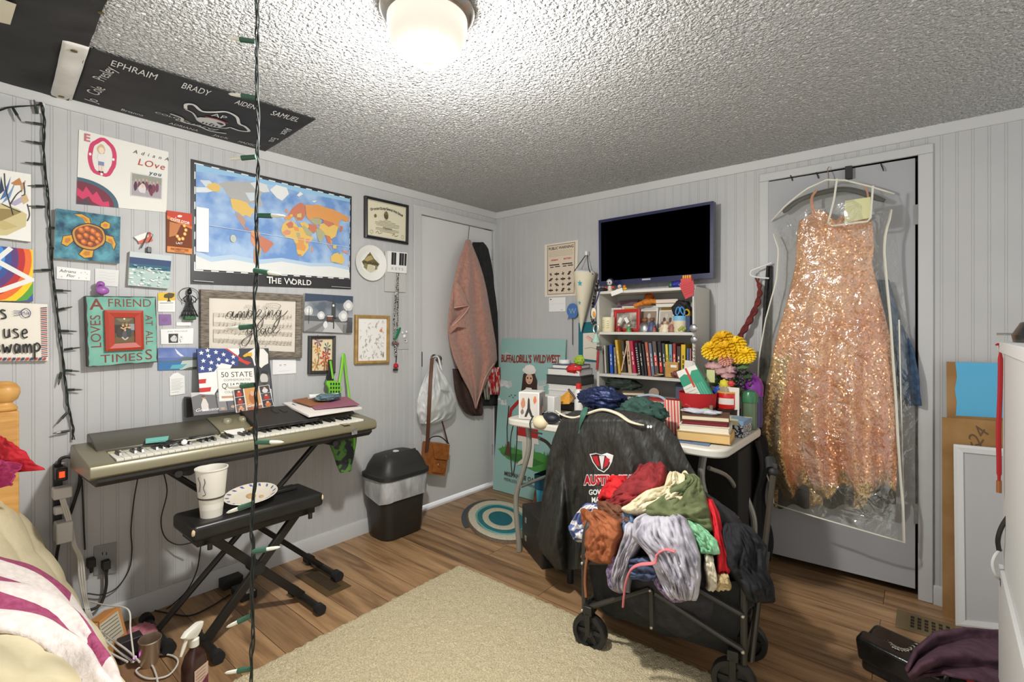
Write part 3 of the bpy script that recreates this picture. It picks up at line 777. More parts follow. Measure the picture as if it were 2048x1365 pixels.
g=G(M((190,28,34),.35));cc=L(792,732,.025);g.ball(cc,.016,nu=12,nv=8,fn=lambda d:1+.25*nz(d,3));g.build('red_charm',t)
g=G(M((50,44,42),.5));g.tube([L(793,712,.02),L(792,726,.022)],.004,n=6);cc=L(791,740,.02);g.box(cc,(.014,.028,.012));g.build('charm_base',t)
t=T('light_switch','pale wall switch plate with a small white figure stuck on it, beside the door','switch',L(805,700,.002))
slab(quadL((795,664),(818,666),(818,699),(796,699),off=.006),.005,M((186,186,185),.5)).build('switch_plate',t,bevel=.001)
g=G(M((240,240,238),.5));
for dx,dy,r in((0,0,.012),(4,-9,.008),(-4,-7,.008),(3,10,.009)):g.ball(L(809+dx,673+dy,.012),(.006,r,r),nu=10,nv=8)
g.ball(L(811,682,.017),(.003,.004,.004),M((40,40,40)));g.build('white_figure',t)
# --- "a friend loves at all times" frame
th=.045
q=quadL((171,592),(312,594),(315,725),(176,735),off=th)
cen=sum(q,Vector())/4
t=T('quote_frame','distressed teal square photo frame with red lettering around it','picture frame',(0.002,cen.y,min(p.z for p in q)))
teal=NM('distressed_teal',(96,158,142),(128,182,164),14,.7)
g=slab(q,th-.004,M((66,60,56),.7));g.build('frame',t,bevel=.002)
a=Art(q);a.lift=.0008
random.seed(11)
ed=[]
for i in range(60):
 u=i/60*4;k=int(u);f=u-k;r=random.uniform(.004,.022)
 ed.append([(f,1-r),(1-r,1-f),(1-f,r),(r,f)][k])
ed=[(min(.992,max(.008,x)),min(.992,max(.008,y)))for x,y in ed]
a.P(ed,teal)
RD=(122,52,44)
a.text('A',.14,.885,.155,RD,bold=.015);a.text('FRIEND',.61,.905,.115,RD,w=.62);a.text('TIMES',.47,.105,.115,RD,w=.60);a.text('S',.865,.13,.155,RD)
a.text('TIME',.40,.105,.12,RD,w=.0001)if False else None
a.text('LOVES',.115,.50,.115,RD,rot=math.pi/2,w=None);a.text('AT  ALL',.885,.50,.09,RD,rot=-math.pi/2)
a.build('lettering',t,smooth=0)
q2=[a.pt(x,y)+Vector((.014,0,0))for x,y in((.235,.80),(.785,.79),(.785,.21),(.235,.21))]
g,i,n=framing(q2,.03,.014,M((172,58,38),.45),.004);g.build('inner_frame',t,smooth=20)
i2=[p-n*.006 for p in i]
slab(i2,.003,M((88,76,56),.3)).build('photo',t,smooth=0)
a=Art(i2)
a.rect(0,.72,1,1,(92,82,60));a.P([(0,1),(1,1),(.7,.84),(.3,.84)],(120,108,80));a.ell(.5,.95,.05,.03,(250,240,200),8);a.rect(0,.40,.35,.72,(52,48,40));a.rect(.70,.5,1,.75,(140,150,150));a.rect(0,0,1,.25,(104,84,50))
for x,y,c in((.38,.5,(40,36,34)),(.62,.5,(30,34,34)),(.5,.32,(84,80,78)),(.72,.42,(56,66,66)),(.25,.42,(60,54,46))):a.ell(x,y,.13,.20,c,12,0,.2)
for x,y in((.42,.70),(.60,.72),(.52,.52),(.74,.62)):a.ell(x,y,.055,.06,(206,166,124),10);a.ell(x,y+.05,.05,.04,(150,110,60),8)
a.curve([(.3,.62),(.45,.56),(.58,.62),(.72,.6)],.05,(200,160,120));a.curve([(.36,.24),(.5,.14),(.66,.22)],.04,(196,190,180))
a.build('photo_print',t,smooth=0)
c=L(205,590,.035);c.z=max(p.z for p in q)+.001
t=T('rubber_duck','small purple rubber duck sitting on top of the teal quote frame','toy duck',c)
pu=M((160,96,172),.35)
g=G(pu);g.ball((c.x,c.y,c.z+.016),(.014,.022,.017),nu=16,nv=10,fn=lambda d:1+.25*max(0,-d.y)*max(0,d.z));g.build('body',t)
g=G(pu);g.ball((c.x,c.y-.006,c.z+.040),.014,nu=14,nv=10);g.build('head',t)
g=G(M((116,62,130),.4));g.ball((c.x+.012,c.y-.008,c.z+.037),(.008,.007,.003),nu=10,nv=6);g.build('bill',t)
# --- amazing grace frame
wood=NM('grey_wood',(92,84,74),(140,130,116),30,.6,.3,60,(1,1,6))
t,sl,a=framed([(402,579),(606,590),(604,717),(402,712)],.028,.034,wood,'weathered grey wood frame with hymn lettering on cream music paper',(222,214,200),'framed quote')
sl.build('paper',t,smooth=0)
st=(150,140,126)
for y0 in(.62,.44,.30,.12):
 for k in range(5):a.line([(.05,y0+k*.018),(.96,y0+k*.018)],.005,(186,178,162))
for x in(.05,):a.line([(x,.44),(x,.69)],.008,st);a.line([(x,.12),(x,.37)],.008,st)
random.seed(4)
for y0 in(.62,.44,.30,.12):
 for k in range(20):
  x=.11+k*.043+random.uniform(-.008,.008);y=y0+random.uniform(0,.07);a.ell(x,y,.007,.011,st,7);a.line([(x+.006,y),(x+.006,y+.06)],.005,st)
a.text('AMAZING  GRACE',.53,.86,.045,(170,160,146),spacing=1.3,w=.32)
K=(46,42,40)
def cur(pts,wd=.016):a.curve(pts,wd,K,7,taper=True)
cur([(.235,.70),(.215,.735),(.18,.69),(.185,.63),(.225,.65),(.245,.74),(.235,.65),(.25,.62),(.285,.70)])
cur([(.285,.70),(.285,.62),(.30,.72),(.325,.74),(.325,.62),(.345,.72),(.365,.74),(.365,.63),(.39,.66),(.41,.80)])
cur([(.455,.74),(.425,.77),(.405,.70),(.425,.64),(.455,.72),(.46,.80),(.46,.67),(.485,.66),(.51,.74)])
cur([(.51,.75),(.535,.80),(.555,.77),(.53,.70),(.50,.66),(.545,.66),(.575,.60),(.565,.48),(.53,.42),(.515,.50),(.57,.62),(.61,.70)])
cur([(.60,.77),(.60,.68),(.625,.68),(.645,.78)]);cur([(.645,.79),(.645,.69),(.665,.77),(.69,.79),(.69,.70),(.715,.71),(.735,.77)])
cur([(.785,.77),(.755,.80),(.735,.73),(.755,.68),(.785,.76),(.79,.80),(.775,.62),(.74,.48),(.71,.52),(.76,.64),(.83,.72),(.875,.80)])
cur([(.60,.90),(.70,.93),(.78,.90),(.765,.84),(.68,.84)],.010);a.ell(.615,.83,.008,.014,K,8)
cur([(.20,.60),(.30,.57),(.46,.62),(.6,.66)],.008)
cur([(.445,.40),(.415,.43),(.395,.36),(.415,.31),(.445,.38),(.45,.43),(.44,.26),(.40,.12),(.345,.08),(.34,.17),(.42,.28),(.49,.36)])
cur([(.49,.40),(.505,.33),(.49,.24),(.505,.36),(.53,.41),(.55,.39)]);cur([(.60,.40),(.57,.43),(.55,.37),(.565,.32),(.60,.38),(.605,.43),(.61,.33),(.635,.34)])
cur([(.675,.43),(.65,.45),(.635,.38),(.655,.34),(.69,.38)]);cur([(.69,.38),(.72,.43),(.71,.48),(.69,.44),(.70,.36),(.735,.36),(.78,.43)])
a.build('lettering',t,smooth=0)
# --- London canvas
o,a=canvas([(610,587),(706,593),(704,667),(608,663)],.02,'grey rainy street canvas with a clock tower and a bus')
a.rect(0,0,1,1,NM('rain_sky',(96,104,116),(168,172,176),9,.7));a.P([(0,1),(1,1),(1,.84),(.7,.78),(.4,.84),(0,.78)],(62,76,96));a.rect(0,0,1,.30,(150,150,150));a.rect(0,.28,1,.42,(92,94,96))
for x,y,r in((.08,.55,.09),(.33,.44,.08),(.90,.74,.11),(.80,.45,.11)):a.ell(x,y,r,r*1.3,(206,206,204),16,0,.2);a.ell(x,y,r*.5,r*.7,(236,236,232),12)
a.P([(.535,.36),(.63,.36),(.62,.76),(.60,.84),(.58,.95),(.56,.84),(.54,.76)],(70,72,76));a.ell(.575,.72,.022,.034,(232,230,222),10);a.line([(.58,.9),(.58,1)],.012,(70,72,76))
a.P([(.36,0),(.50,.3),(.60,.3),(.80,0)],(190,190,188));a.P([(0,.0),(.2,0),(.48,.3),(.44,.32)],(120,120,120));a.P([(.86,.0),(1,.02),(1,.3),(.9,.33)],(84,84,86));a.P([(.44,.46),(.58,.46),(.60,.26),(.44,.28)],(72,66,62));a.rect(.45,.41,.57,.45,(206,196,178));a.rect(.46,.34,.55,.38,(142,66,56))
a.P([(.55,.42),(.66,.38),(.58,.36)],(36,36,38));a.rect(.575,.10,.60,.38,(60,58,58));a.ell(.42,.2,.05,.09,(226,226,224),10,0,.3)
for k in range(7):a.line([(.80+k*.03,.0),(.80+k*.03,.22)],.012,(70,70,70))
for x in(.88,.08):a.line([(x,.2),(x,.62)],.01,(56,56,58))
finish(a,o)
# --- gold-brown frame with ink sketch, dark frame with flowers
t,sl,a=framed([(712,630),(780,632),(779,727),(711,729)],.022,.018,NM('oak_frame',(150,118,62),(176,142,84),30,.5),'oak frame with scattered ink sketches on white, beside the lanyard',(238,236,230))
sl.build('paper',t,smooth=0);random.seed(2)
for i in range(70):
 x,y=random.uniform(.08,.92),random.uniform(.05,.95);c=random.choice([(170,170,168),(140,140,136),(190,176,150),(186,186,186),(120,120,116)]);k=.05
 a.curve([(x+random.uniform(-k,k),y+random.uniform(-k,k))for _ in range(3)],.007,c,4)
a.ell(.78,.72,.05,.035,(226,140,84),8,0,.5);a.ell(.86,.14,.025,.06,(120,130,100),8,0,.5);a.build('sketches',t,smooth=0)
t,sl,a=framed([(619,672),(672,672),(671,747),(618,749)],.022,.017,M((56,54,52),.4),'small black frame with a bright flower print, behind the green guitar pouch',(228,210,170),'flower picture')
sl.build('paper',t,smooth=0)
for(x,y,r,c)in[(.25,.75,.17,(214,160,70)),(.3,.62,.13,(190,120,44)),(.75,.72,.16,(52,108,108)),(.70,.52,.18,(140,52,76)),(.62,.36,.22,(210,84,50)),(.2,.2,.18,(206,150,70)),(.3,.93,.18,(120,84,130)),(.66,.18,.16,(196,120,60))]:
 for k in range(7):
  an=k*2*math.pi/7+x*9;a.P([(x,y),(x+r*math.cos(an-.16),y+r*math.sin(an-.16)),(x+r*1.15*math.cos(an),y+r*1.15*math.sin(an)),(x+r*math.cos(an+.16),y+r*math.sin(an+.16))],c)
a.curve([(.3,.55),(.32,.35),(.22,.1)],.02,(96,84,50));a.curve([(.7,.4),(.6,.2),(.62,.0)],.02,(96,100,60));a.build('flower_print',t,smooth=0)
o,a=card([(545,720),(592,718),(592,747),(545,750)],'blank-looking white card with two tiny marks under the hymn frame',col=(240,240,238))
for x in(.33,.52):a.rect(x-.05,.62,x+.05,.65,(120,118,112));a.rect(x-.035,.55,x+.035,.57,(160,158,150))
a.line([(.25,.2),(.7,.22)],.02,(206,206,204));finish(a,o)
# --- papers between the quote frame and the hymn frame
o,a=card([(316,586),(350,585),(350,624),(316,624)],'white card with a black tree on yellow',col=(240,240,236));a.rect(0,.58,1,1,(226,186,50))
a.ell(.62,.84,.36,.14,(84,70,36),16,0,.5,2);a.P([(.56,.80),(.66,.80),(.68,.6),(.78,.53),(.5,.53),(.58,.62)],(64,54,30));a.line([(.1,.46),(.9,.46)],.03,(120,116,100))
for k in range(4):a.line([(.1,.34-k*.07),(.9,.34-k*.07)],.012,(206,204,198))
finish(a,o)
o,a=card([(318,629),(342,629),(343,650),(319,651)],'small purple paper square under the tree card','paper_square','paper',(142,108,158));a.ell(.5,.5,.3,.2,(128,96,146),10,0,.5);finish(a,o)
o,a=card([(353,645),(382,644),(382,652),(353,652)],'narrow white paper strip near the wire figure','paper_strip','paper',(238,238,236));finish(a,o)
o,a=card([(321,659),(387,657),(386,688),(322,689)],'white card with a small black and white photo of a dog','photo_card','card',(238,238,236));a.rect(.23,.08,.52,.68,(58,56,56));a.ell(.40,.36,.11,.2,(206,206,204),12,0,.4);a.ell(.62,.4,.08,.16,(226,224,222),10,0,.4)
for x,y in((.45,.4),(.58,.25),(.62,.45),(.6,.15)):a.ell(x,y,.02,.03,(70,70,70),6)
a.text('so loved',.5,.85,.10,(176,176,174),w=.6);finish(a,o)
o,a=card([(316,696),(393,696),(393,739),(316,741)],'postcard of a turquoise bay under a blue sky','postcard','postcard',(98,120,178),.006)
a.rect(0,.55,1,1,NM('post_sky',(84,108,174),(150,166,206),7,.5));a.P([(0,.0),(1,0),(1,.42),(.45,.42),(0,.42)],(62,118,172));a.P([(.55,0),(1,0),(1,.46),(.62,.40),(.56,.2)],(190,200,196));a.P([(.35,.22),(.75,.26),(.6,.05),(.3,.05)],(96,172,184));a.P([(0,.42),(.3,.40),(.5,.46),(.7,.58),(1,.55),(1,.44),(.6,.40),(.3,.36),(0,.38)],(104,112,110));a.P([(.42,.98),(.56,.74),(.66,.62),(.58,.60),(.48,.74)],(226,228,236));a.P([(.62,0),(1,0),(1,.12),(.8,.1)],(84,92,80));finish(a,o)
q=quadL((339,752),(369,746),(370,788),(340,792),off=.004)
o,a=card([(339,754),(369,752),(370,788),(340,792)],'typed white note with a rounded top under the postcard','paper_note','note',(238,237,232));a.P([(.02,.98),(.25,1.16),(.55,1.2),(.98,.98)],(238,237,232))
for k in range(9):a.line([(.1,.85-k*.07),(.9-(k%3)*.1,.85-k*.07)],.014,(176,174,170))
a.line([(.1,.16),(.6,.16)],.016,(176,174,170));finish(a,o)
# --- wire figure ornament on the wall
c=L(379,636,.02);sc_=1.0
t=T('wire_figure','dark wire figure in a gown inside a wire ring, on a green base','ornament',(0.004,c.y,c.z-.01))
wr=M((52,50,50),.35,.7)
g=G(M((42,92,50),.5));g.box(c,(.03,.045,.018));g.build('base',t,bevel=.003)
g=G(wr);base=c+Vector((0,0,.009))
for k in range(14):
 an=k*2*math.pi/14;r=.034
 p0=base+Vector((r*.5*math.cos(an),r*1.0*math.sin(an),-.004));p1=base+Vector((r*.4*math.cos(an),r*.55*math.sin(an),.03));p2=base+Vector((.004*math.cos(an),.008*math.sin(an),.062))
 g.tube(spline([p0,p1,p2],4),.0022,n=5)
for z,r in((.004,.033),(.022,.025),(.042,.016)):g.tube([base+Vector((r*.5*math.cos(a),r*math.sin(a),z))for a in[i*math.pi/10 for i in range(20)]],.0016,n=5,closed=True)
g.build('gown',t)
g=G(wr);g.tube([base+Vector((0,0,.06)),base+Vector((0,0,.075)),base+Vector((0,0,.094))],[.008,.011,.007],n=10);g.ball(base+Vector((0,0,.108)),(.009,.010,.012),nu=12,nv=8)
g.tube([base+Vector((0,0,.116)),base+Vector((0,.002,.126))],[.010,.003],n=8)
for s_ in(-1,1):g.tube(spline([base+Vector((0,s_*.010,.092)),base+Vector((.006,s_*.024,.078)),base+Vector((.008,s_*.02,.06))],4),.0022,n=5)
g.build('torso',t)
g=G(wr);g.tube([base+Vector((-.006,.040*math.cos(a),.094+.034*math.sin(a)))for a in[i*math.pi/14 for i in range(28)]],.0013,n=5,closed=True);g.build('ring',t)
# --- state quarters folder, standing behind the keyboard against the wall
q=[D(393,697,1)]*4
q=quadL((394,698),(537,697),(548,812),(401,822),off=.05)
q[2]=L(548,814,.10);q[3]=L(401,822,.10)
o=slab(q,.012,M((40,40,46),.4)).build('coin_folder',label='large coin folder with flag and eagle reading 50 state commemorative quarters',cat='folder',smooth=0)
a=Art(q)
a.rect(0,0,1,1,(58,60,66));a.rect(0,0,.56,1,(232,230,226));
for k in range(4):
 y=.50-k*.14;a.P([(0,y),(.15,y+.01),(.36,y-.02),(.36,y-.09),(.15,y-.06),(0,y-.07)],(196,44,44))
a.P([(.40,1),(.62,.80),(.72,.76),(.66,.72),(.5,.82),(.30,1)],(202,60,54));a.P([(0,1),(.36,1),(.55,.84),(.52,.70),(.3,.76),(.2,.62),(0,.60)],(52,70,128))
def star(x,y,r,c=(236,236,236)):
 a.P([(x+(r if k%2==0 else r*.42)*math.sin(k*math.pi/5)/1.1,y+(r if k%2==0 else r*.42)*math.cos(k*math.pi/5)*1.1)for k in range(10)],c)
for x,y in((.05,.93),(.14,.88),(.24,.94),(.34,.90),(.07,.80),(.17,.77),(.27,.82),(.38,.80),(.47,.86),(.05,.68),(.15,.66),(.46,.76),(.25,.72),(.13,.97)):star(x,y,.038)
a.P([(.68,.93),(.78,1),(.92,.99),(.98,.90),(.97,.74),(.90,.70),(.86,.66),(.80,.72),(.76,.70),(.74,.82)],(226,222,214));a.P([(.74,.93),(.66,.92),(.60,.87),(.63,.85),(.68,.87),(.74,.86)],(220,170,50));a.ell(.80,.93,.018,.016,(50,40,30),8)
a.P([(.78,.40),(.80,.56),(.86,.62),(.94,.60),(.98,.50),(.97,.36),(.88,.28),(.8,.32)],(90,88,86));a.ell(.885,.48,.06,.09,(196,190,184),14);a.P([(.82,.56),(.86,.62),(.95,.60),(.95,.55),(.86,.57)],(46,44,44));a.P([(.83,.42),(.88,.36),(.94,.42),(.91,.38),(.86,.38)],(70,66,64));a.P([(.75,.30),(.86,.34),(.98,.30),(.98,.16),(.76,.16)],(206,206,206));a.P([(.86,.33),(.91,.33),(.9,.2),(.87,.2)],(60,60,64))
a.rect(.235,.13,.745,.665,(212,208,200));a.rect(.245,.14,.735,.655,(234,230,222))
a.text('50 STATE',.50,.565,.085,INK,w=.43);a.text('COMMEMORATIVE',.50,.475,.038,(110,106,100),w=.37);a.text('QUARTERS',.50,.38,.09,INK,w=.43);a.text("COLLECTOR'S MAP",.50,.28,.038,(110,106,100),w=.37);a.rect(.27,.18,.45,.215,(196,150,120));a.ell(.52,.20,.015,.012,INK,8);a.rect(.56,.18,.70,.215,(150,160,176))
finish(a,o,'cover_print')
def photo_card(px,off0,off1,label,fn,col=(120,118,118)):
 q=[L(*px[0],off0),L(*px[1],off0),L(*px[2],off1),L(*px[3],off1)]
 o=slab(q,.002,M(col,.35)).build('photo_card',label=label,cat='photo card',smooth=0)
 a=Art(q);fn(a);finish(a,o,'photo_print')
def grad1(a):
 a.rect(0,0,1,1,(112,110,110));a.P([(0,.8),(.25,.95),(.52,.85),(.52,1),(0,1)],(196,192,186));a.rect(.52,0,1,1,(76,74,76));a.rect(.55,.1,.74,.72,(134,134,136));a.rect(.77,.1,.98,.78,(100,100,104));a.rect(.56,.74,.74,.96,(150,146,142));a.rect(.77,.80,.98,.98,(176,170,168))
 a.P([(.18,.45),(.24,.70),(.30,.70),(.34,.45),(.32,.15),(.18,.15)],(216,206,200));a.ell(.255,.77,.04,.07,(200,160,136),10);a.ell(.255,.81,.045,.06,(110,76,56),10);a.ell(.64,.2,.05,.07,(196,160,136),8);a.ell(.88,.25,.05,.07,(196,160,136),8)
 a.text('Graduate',.30,.22,.13,(242,240,238),w=.5,shear=.4)
def grad2(a):
 a.rect(0,0,1,1,(226,222,216))
 for x0,y0,x1,y1,c,c2 in((.02,.66,.26,.98,(70,52,50),(190,60,44)),(.02,.33,.26,.64,(60,50,52),(170,54,44)),(.02,.02,.26,.31,(110,96,90),(210,150,120)),(.29,.16,.68,.98,(206,150,90),(176,110,66)),(.71,.66,.98,.98,(66,60,62),(206,206,206)),(.71,.34,.98,.64,(72,70,74),(176,50,40)),(.71,.02,.98,.32,(58,56,60),(196,112,60)),(.29,.02,.68,.14,(150,96,70),(196,90,60))):
  a.rect(x0,y0,x1,y1,c);cx,cy=(x0+x1)/2,(y0+y1)/2;a.ell(cx,cy-.06,(x1-x0)*.3,(y1-y0)*.33,c2,12);a.ell(cx,cy+(y1-y0)*.18,(x1-x0)*.15,(y1-y0)*.14,(214,168,138),10)
 a.text('Graduate',.5,.2,.12,(242,240,238),w=.4,shear=.4)
photo_card([(381,786),(470,783),(478,823),(388,832)],.085,.11,'grey graduation photo card leaning left of the black binder',grad1)
photo_card([(466,780),(538,770),(548,812),(472,826)],.10,.12,'colourful graduation photo collage leaning behind the black binder',grad2,(206,202,196))
slab([L(372,795,.04),L(383,795,.04),L(386,834,.04),L(373,836,.04)],.03,M((58,54,46),.5)).build('music_rest',label='dark upright edge behind the grey graduation card on the keyboard',cat='music rest',bevel=.002)
# ================================================================ string lights
wire_m=M((32,38,34),.75);sock_m=M((30,40,35),.5);sockl_m=M((46,88,68),.5);dull_m=M((84,82,76),.3)
bulb_m=M((226,222,206),.15)
def bulb(g1,g2,p,d,s=1.0,sm=None):
 d=Vector(d).normalized();p=Vector(p)
 g1.tube([p,p+d*.026*s],[.0045*s,.0050*s],sm or sock_m,n=8)
 g2.tube([p+d*.024*s,p+d*.036*s,p+d*.046*s,p+d*.051*s],[.0034*s,.0034*s,.0026*s,.0004],dull_m if sm is None else bulb_m,n=8)
def strand(name,label,path,bulbs,twist=.004,r=.0018,s=1.0,cat='string lights',sm=None,group=None):
 pts=spline(path,14)
 t=T(name,label,cat,(pts[0].x,pts[0].y,pts[-1].z),group)
 g=G(wire_m)
 for k in range(3):
  q=[]
  for i,p in enumerate(pts):
   an=i*.21+k*2.094+1.5*nz((i*.07,k,5));w=twist*(.75+.9*nz((i*.11,k,0)))
   q.append(p+Vector((math.cos(an)*w*.8+.002,math.sin(an)*w,0)))
  g.tube(q,r,n=5)
 g.build('wire',t)
 for p,d in bulbs:
  g1,g2=G(),G();bulb(g1,g2,p,d,s,sm)
  so=g1.build('socket',t);g2.build('bulb',so)
 return t
left=[(82,205),(88,240),(87,285),(89,330),(94,375),(97,420),(100,470),(104,530),(110,590),(117,650),(124,705),(130,760),(136,810),(145,850),(147,880)]
P0=[L(x,y,.012)for x,y in left]
bl=[]
for(x,y),(dx,dy)in[((85,249),(-26,-4)),((86,288),(-22,-4)),((85,329),(-26,-3)),((89,372),(-26,0)),((90,414),(-26,-1)),((98,456),(26,1)),((100,497),(24,1)),((101,540),(-27,1)),((108,581),(24,1)),((112,621),(14,-3)),((120,662),(24,1)),((128,700),(14,-2)),((127,741),(14,1)),((122,745),(-4,20)),((132,780),(15,0)),((134,826),(-16,18)),((139,862),(-24,4)),((74,228),(-5,-24))]:
 a_=L(x,y,.014);bl.append((a_,L(x+dx,y+dy,.02)-a_))
strand('string_lights','dark green string lights running down the left wall',P0,bl)
P1=[L(x,y,.015)for x,y in((-40,246),(0,221),(30,214),(75,211),(82,206))]
strand('string_lights','short string light strand at the top left corner, drooping to a clip',P1,[(L(26,217,.02),L(40,240,.03)-L(26,217,.02))])
slab(quadL((78,205),(90,207),(90,228),(78,226),off=.008),.007,M((226,224,218),.4)).build('wall_clip',label='small white adhesive clip holding the string lights at top left',cat='clip',bevel=.001)
HD=1.22
hp=[(513,-30),(514,40),(512,100),(513,160),(514,230),(517,300),(514,350),(512,420),(515,480),(511,540),(508,600),(511,660),(514,730),(512,800),(511,860),(512,930),(506,1000),(503,1060),(505,1110),(503,1180),(506,1260),(503,1330),(505,1420)]
HP=[D(x,y,HD)for x,y in hp]
for i,p in enumerate(HP):HP[i]=p+FWD*(.01*nz((i*.7,1,2)))
HP[0].z=min(H-.0015,HP[0].z);HP[-1].z=.28
HP.append(HP[-1]+Vector((.01,.01,-.26)))
hb=[]
for(x,y),(dx,dy)in[((509,83),(-36,-5)),((512,196),(-40,-6)),((512,314),(-36,3)),((515,431),(36,1)),((508,541),(30,5)),((508,653),(-32,3)),((510,770),(-36,4)),((512,885),(40,0)),((505,1008),(-28,10)),((506,1104),(36,-6)),((503,1232),(-34,16)),((504,1338),(-36,6))]:
 a_=D(x,y,HD);hb.append((a_,D(x+dx,y+dy,HD)-a_))
strand('string_lights','string light strand hanging from the ceiling across the piano keyboard',HP,hb,twist=.0045,r=.0019,s=1.35,sm=sockl_m)
g=G(M((190,190,186),.3,.6));p=HP[0];g.tube([Vector((p.x,p.y,H)),Vector((p.x,p.y,H-.012)),Vector((p.x+.008,p.y,H-.016)),Vector((p.x+.010,p.y,H-.008))],.002,n=6);g.build('ceiling_hook',label='small hook in the ceiling holding the hanging light strand',cat='hook')
# ================================================================ flags on the ceiling
flag_m=NM('black_flag_cloth',(30,30,30),(40,40,39),6,.62,.25,30,bdist=.004)
zc=H-.006
def ceil(px,py,dz=0):return Z(px,py,zc-dz)
def wavy(p,amp,f,o):
 return amp*(0.5+.5*nz((p.x,p.y,0),f,o))+amp*.6*ridge((p.x*1.0,p.y*.5,0),f*2.3,o)
A_,B_,C_,D_=Z(178,95,zc),Z(632,238,zc),Z(530,303,zc),Z(140,204,zc)
C_.x=max(.02,C_.x);D_.x=max(.02,D_.x)
def bq(u,v,lift=0):
 p=A_*((1-u)*(1-v))+B_*(u*(1-v))+C_*(u*v)+D_*((1-u)*v)
 sag=.016*max(0,math.sin(math.pi*u))**.8*math.sin(math.pi*min(1,v*1.0))+.004*nz((u*3,v*5,0))*math.sin(math.pi*v)
 return Vector((p.x,p.y,zc-max(0,sag)-lift))
t=T('name_banner','black banner with white names and a skull emblem, pinned to the ceiling','banner',(.28,-2.1,zc))
g=G(flag_m);g.grid(lambda u,v:bq(u,v),60,30);g.build('cloth',t,smooth=180,solid=.0016)
g=G(NM('banner_header',(206,204,198),(224,222,216),8,.6));
g.grid(lambda u,v:bq(-.085+.085*u,lerp(-.02,1.02,v),.004+.018*math.sin(math.pi*v)*math.sin(math.pi*(.2+.8*u))+.004*nz((v*6,u,0))),6,24);g.build('header_tape',t,smooth=180,solid=.002)
g=G(M((120,104,60),.3,.9))
for v in(.06,.93):p=bq(-.045,v,.012);g.lathe([(.004,0),(.009,-.001),(.009,-.003),(.004,-.004)],X=at(p),n=12)
g.build('grommet',t)
class BA(Art):
 def pt(s,a,b):return bq(a,1-b,.0025+s.k*.00008)
a=BA([A_,B_,C_,D_]);WH=(214,214,212)
def names(st,x,y,h,rot=0,w=None):a.text(st,x,y,h,WH,rot=rot,w=w)
names('EPHRAIM',.17,.90,.085,0,.17);names('BRADY',.42,.90,.085,0,.12);names('AIDEN',.65,.90,.07,0,.10);names('SAMUEL',.86,.90,.08,0,.15)
names('Presley',.075,.70,.065,1.45);names('Cole',.07,.36,.07,1.45);names('Jo',.07,.12,.07,1.45)
names('Brianna',.25,.11,.055,0,.10);names('ADRIANA',.50,.10,.06,0,.15);names('Jack',.70,.11,.06,0,.09);names('MADISON',.87,.10,.06,0,.13);names('Alex',.95,.62,.06,-1.45);names('Eva',.95,.36,.06,-1.45)
a.curve([(.43,.56),(.42,.63),(.45,.66),(.50,.60),(.55,.64),(.60,.70),(.66,.66),(.70,.55),(.74,.52),(.78,.44),(.74,.40),(.68,.42)],.022,WH)
a.curve([(.43,.55),(.47,.52),(.50,.44),(.53,.36),(.60,.32),(.66,.36),(.68,.42)],.014,WH);a.ell(.585,.43,.075,.10,WH,16,0,.25);a.ell(.555,.44,.022,.032,(30,30,30),10);a.ell(.62,.44,.022,.032,(30,30,30),10);a.P([(.58,.40),(.60,.40),(.59,.37)],(30,30,30));a.curve([(.53,.52),(.59,.53),(.65,.50)],.02,(150,40,40));a.text('AP',.585,.60,.06,WH)
for k in range(5):a.line([(.55+k*.018,.34),(.55+k*.018,.38)],.012,(30,30,30))
a.curve([(.39,.36),(.45,.33),(.47,.24),(.55,.24),(.62,.20),(.70,.24)],.02,WH);a.text('Guard',.54,.265,.06,WH,shear=.4,w=.22);a.text('COLOR',.40,.30,.04,WH)
a.build('lettering',t,smooth=0)
e1=Z(216,-6,zc);e2=Z(190,60,zc);e3=Z(172,105,zc);e4=Z(136,200,zc);e4.x=max(.012,e4.x)
edge=spline([Vector((1.15,e1.y+.02,zc)),e1,e2,e3,Vector((.012,e4.y,zc))],10)
def fq(u,v):
 k=v*(len(edge)-1);i=min(int(k),len(edge)-2);p=edge[i].lerp(edge[i+1],k-i)
 q=Vector((p.x,lerp(p.y,-3.7,u),0))
 s=.022*(1-abs(2*u-1))*math.sin(math.pi*v)*1.2+.008*max(0,ridge((q.x*1.2,q.y*.6,1),3.2))+.004*ridge((q.x,q.y,1),9)
 return Vector((q.x,q.y,zc+.003-max(0,s)))
t=T('pirate_flag','large plain black flag covering the ceiling at top left','flag',(.5,-3.0,zc))
g=G(flag_m);g.grid(fq,60,50);g.build('cloth',t,smooth=180)
g=G(M((206,200,178),.7));c0=Z(6,22,zc-.02);
g.grid(lambda u,v:(lambda p:Vector((p.x,p.y,fq(min(1,max(0,(p.y-e2.y)/(-3.7-e2.y))),.4).z-.006)))(c0+Vector((.10*(u-.5)*2*(1-.3*v),-.16+.18*v,0))),8,10);g.build('skull_print',t,smooth=180)
g=G(M((120,104,60),.3,.9))
for p in(Z(202,24,zc-.006),Z(114,192,zc-.004)):g.lathe([(.004,0),(.008,-.001),(.008,-.003),(.004,-.004)],X=at(p),n=12)
g.build('grommet',t)
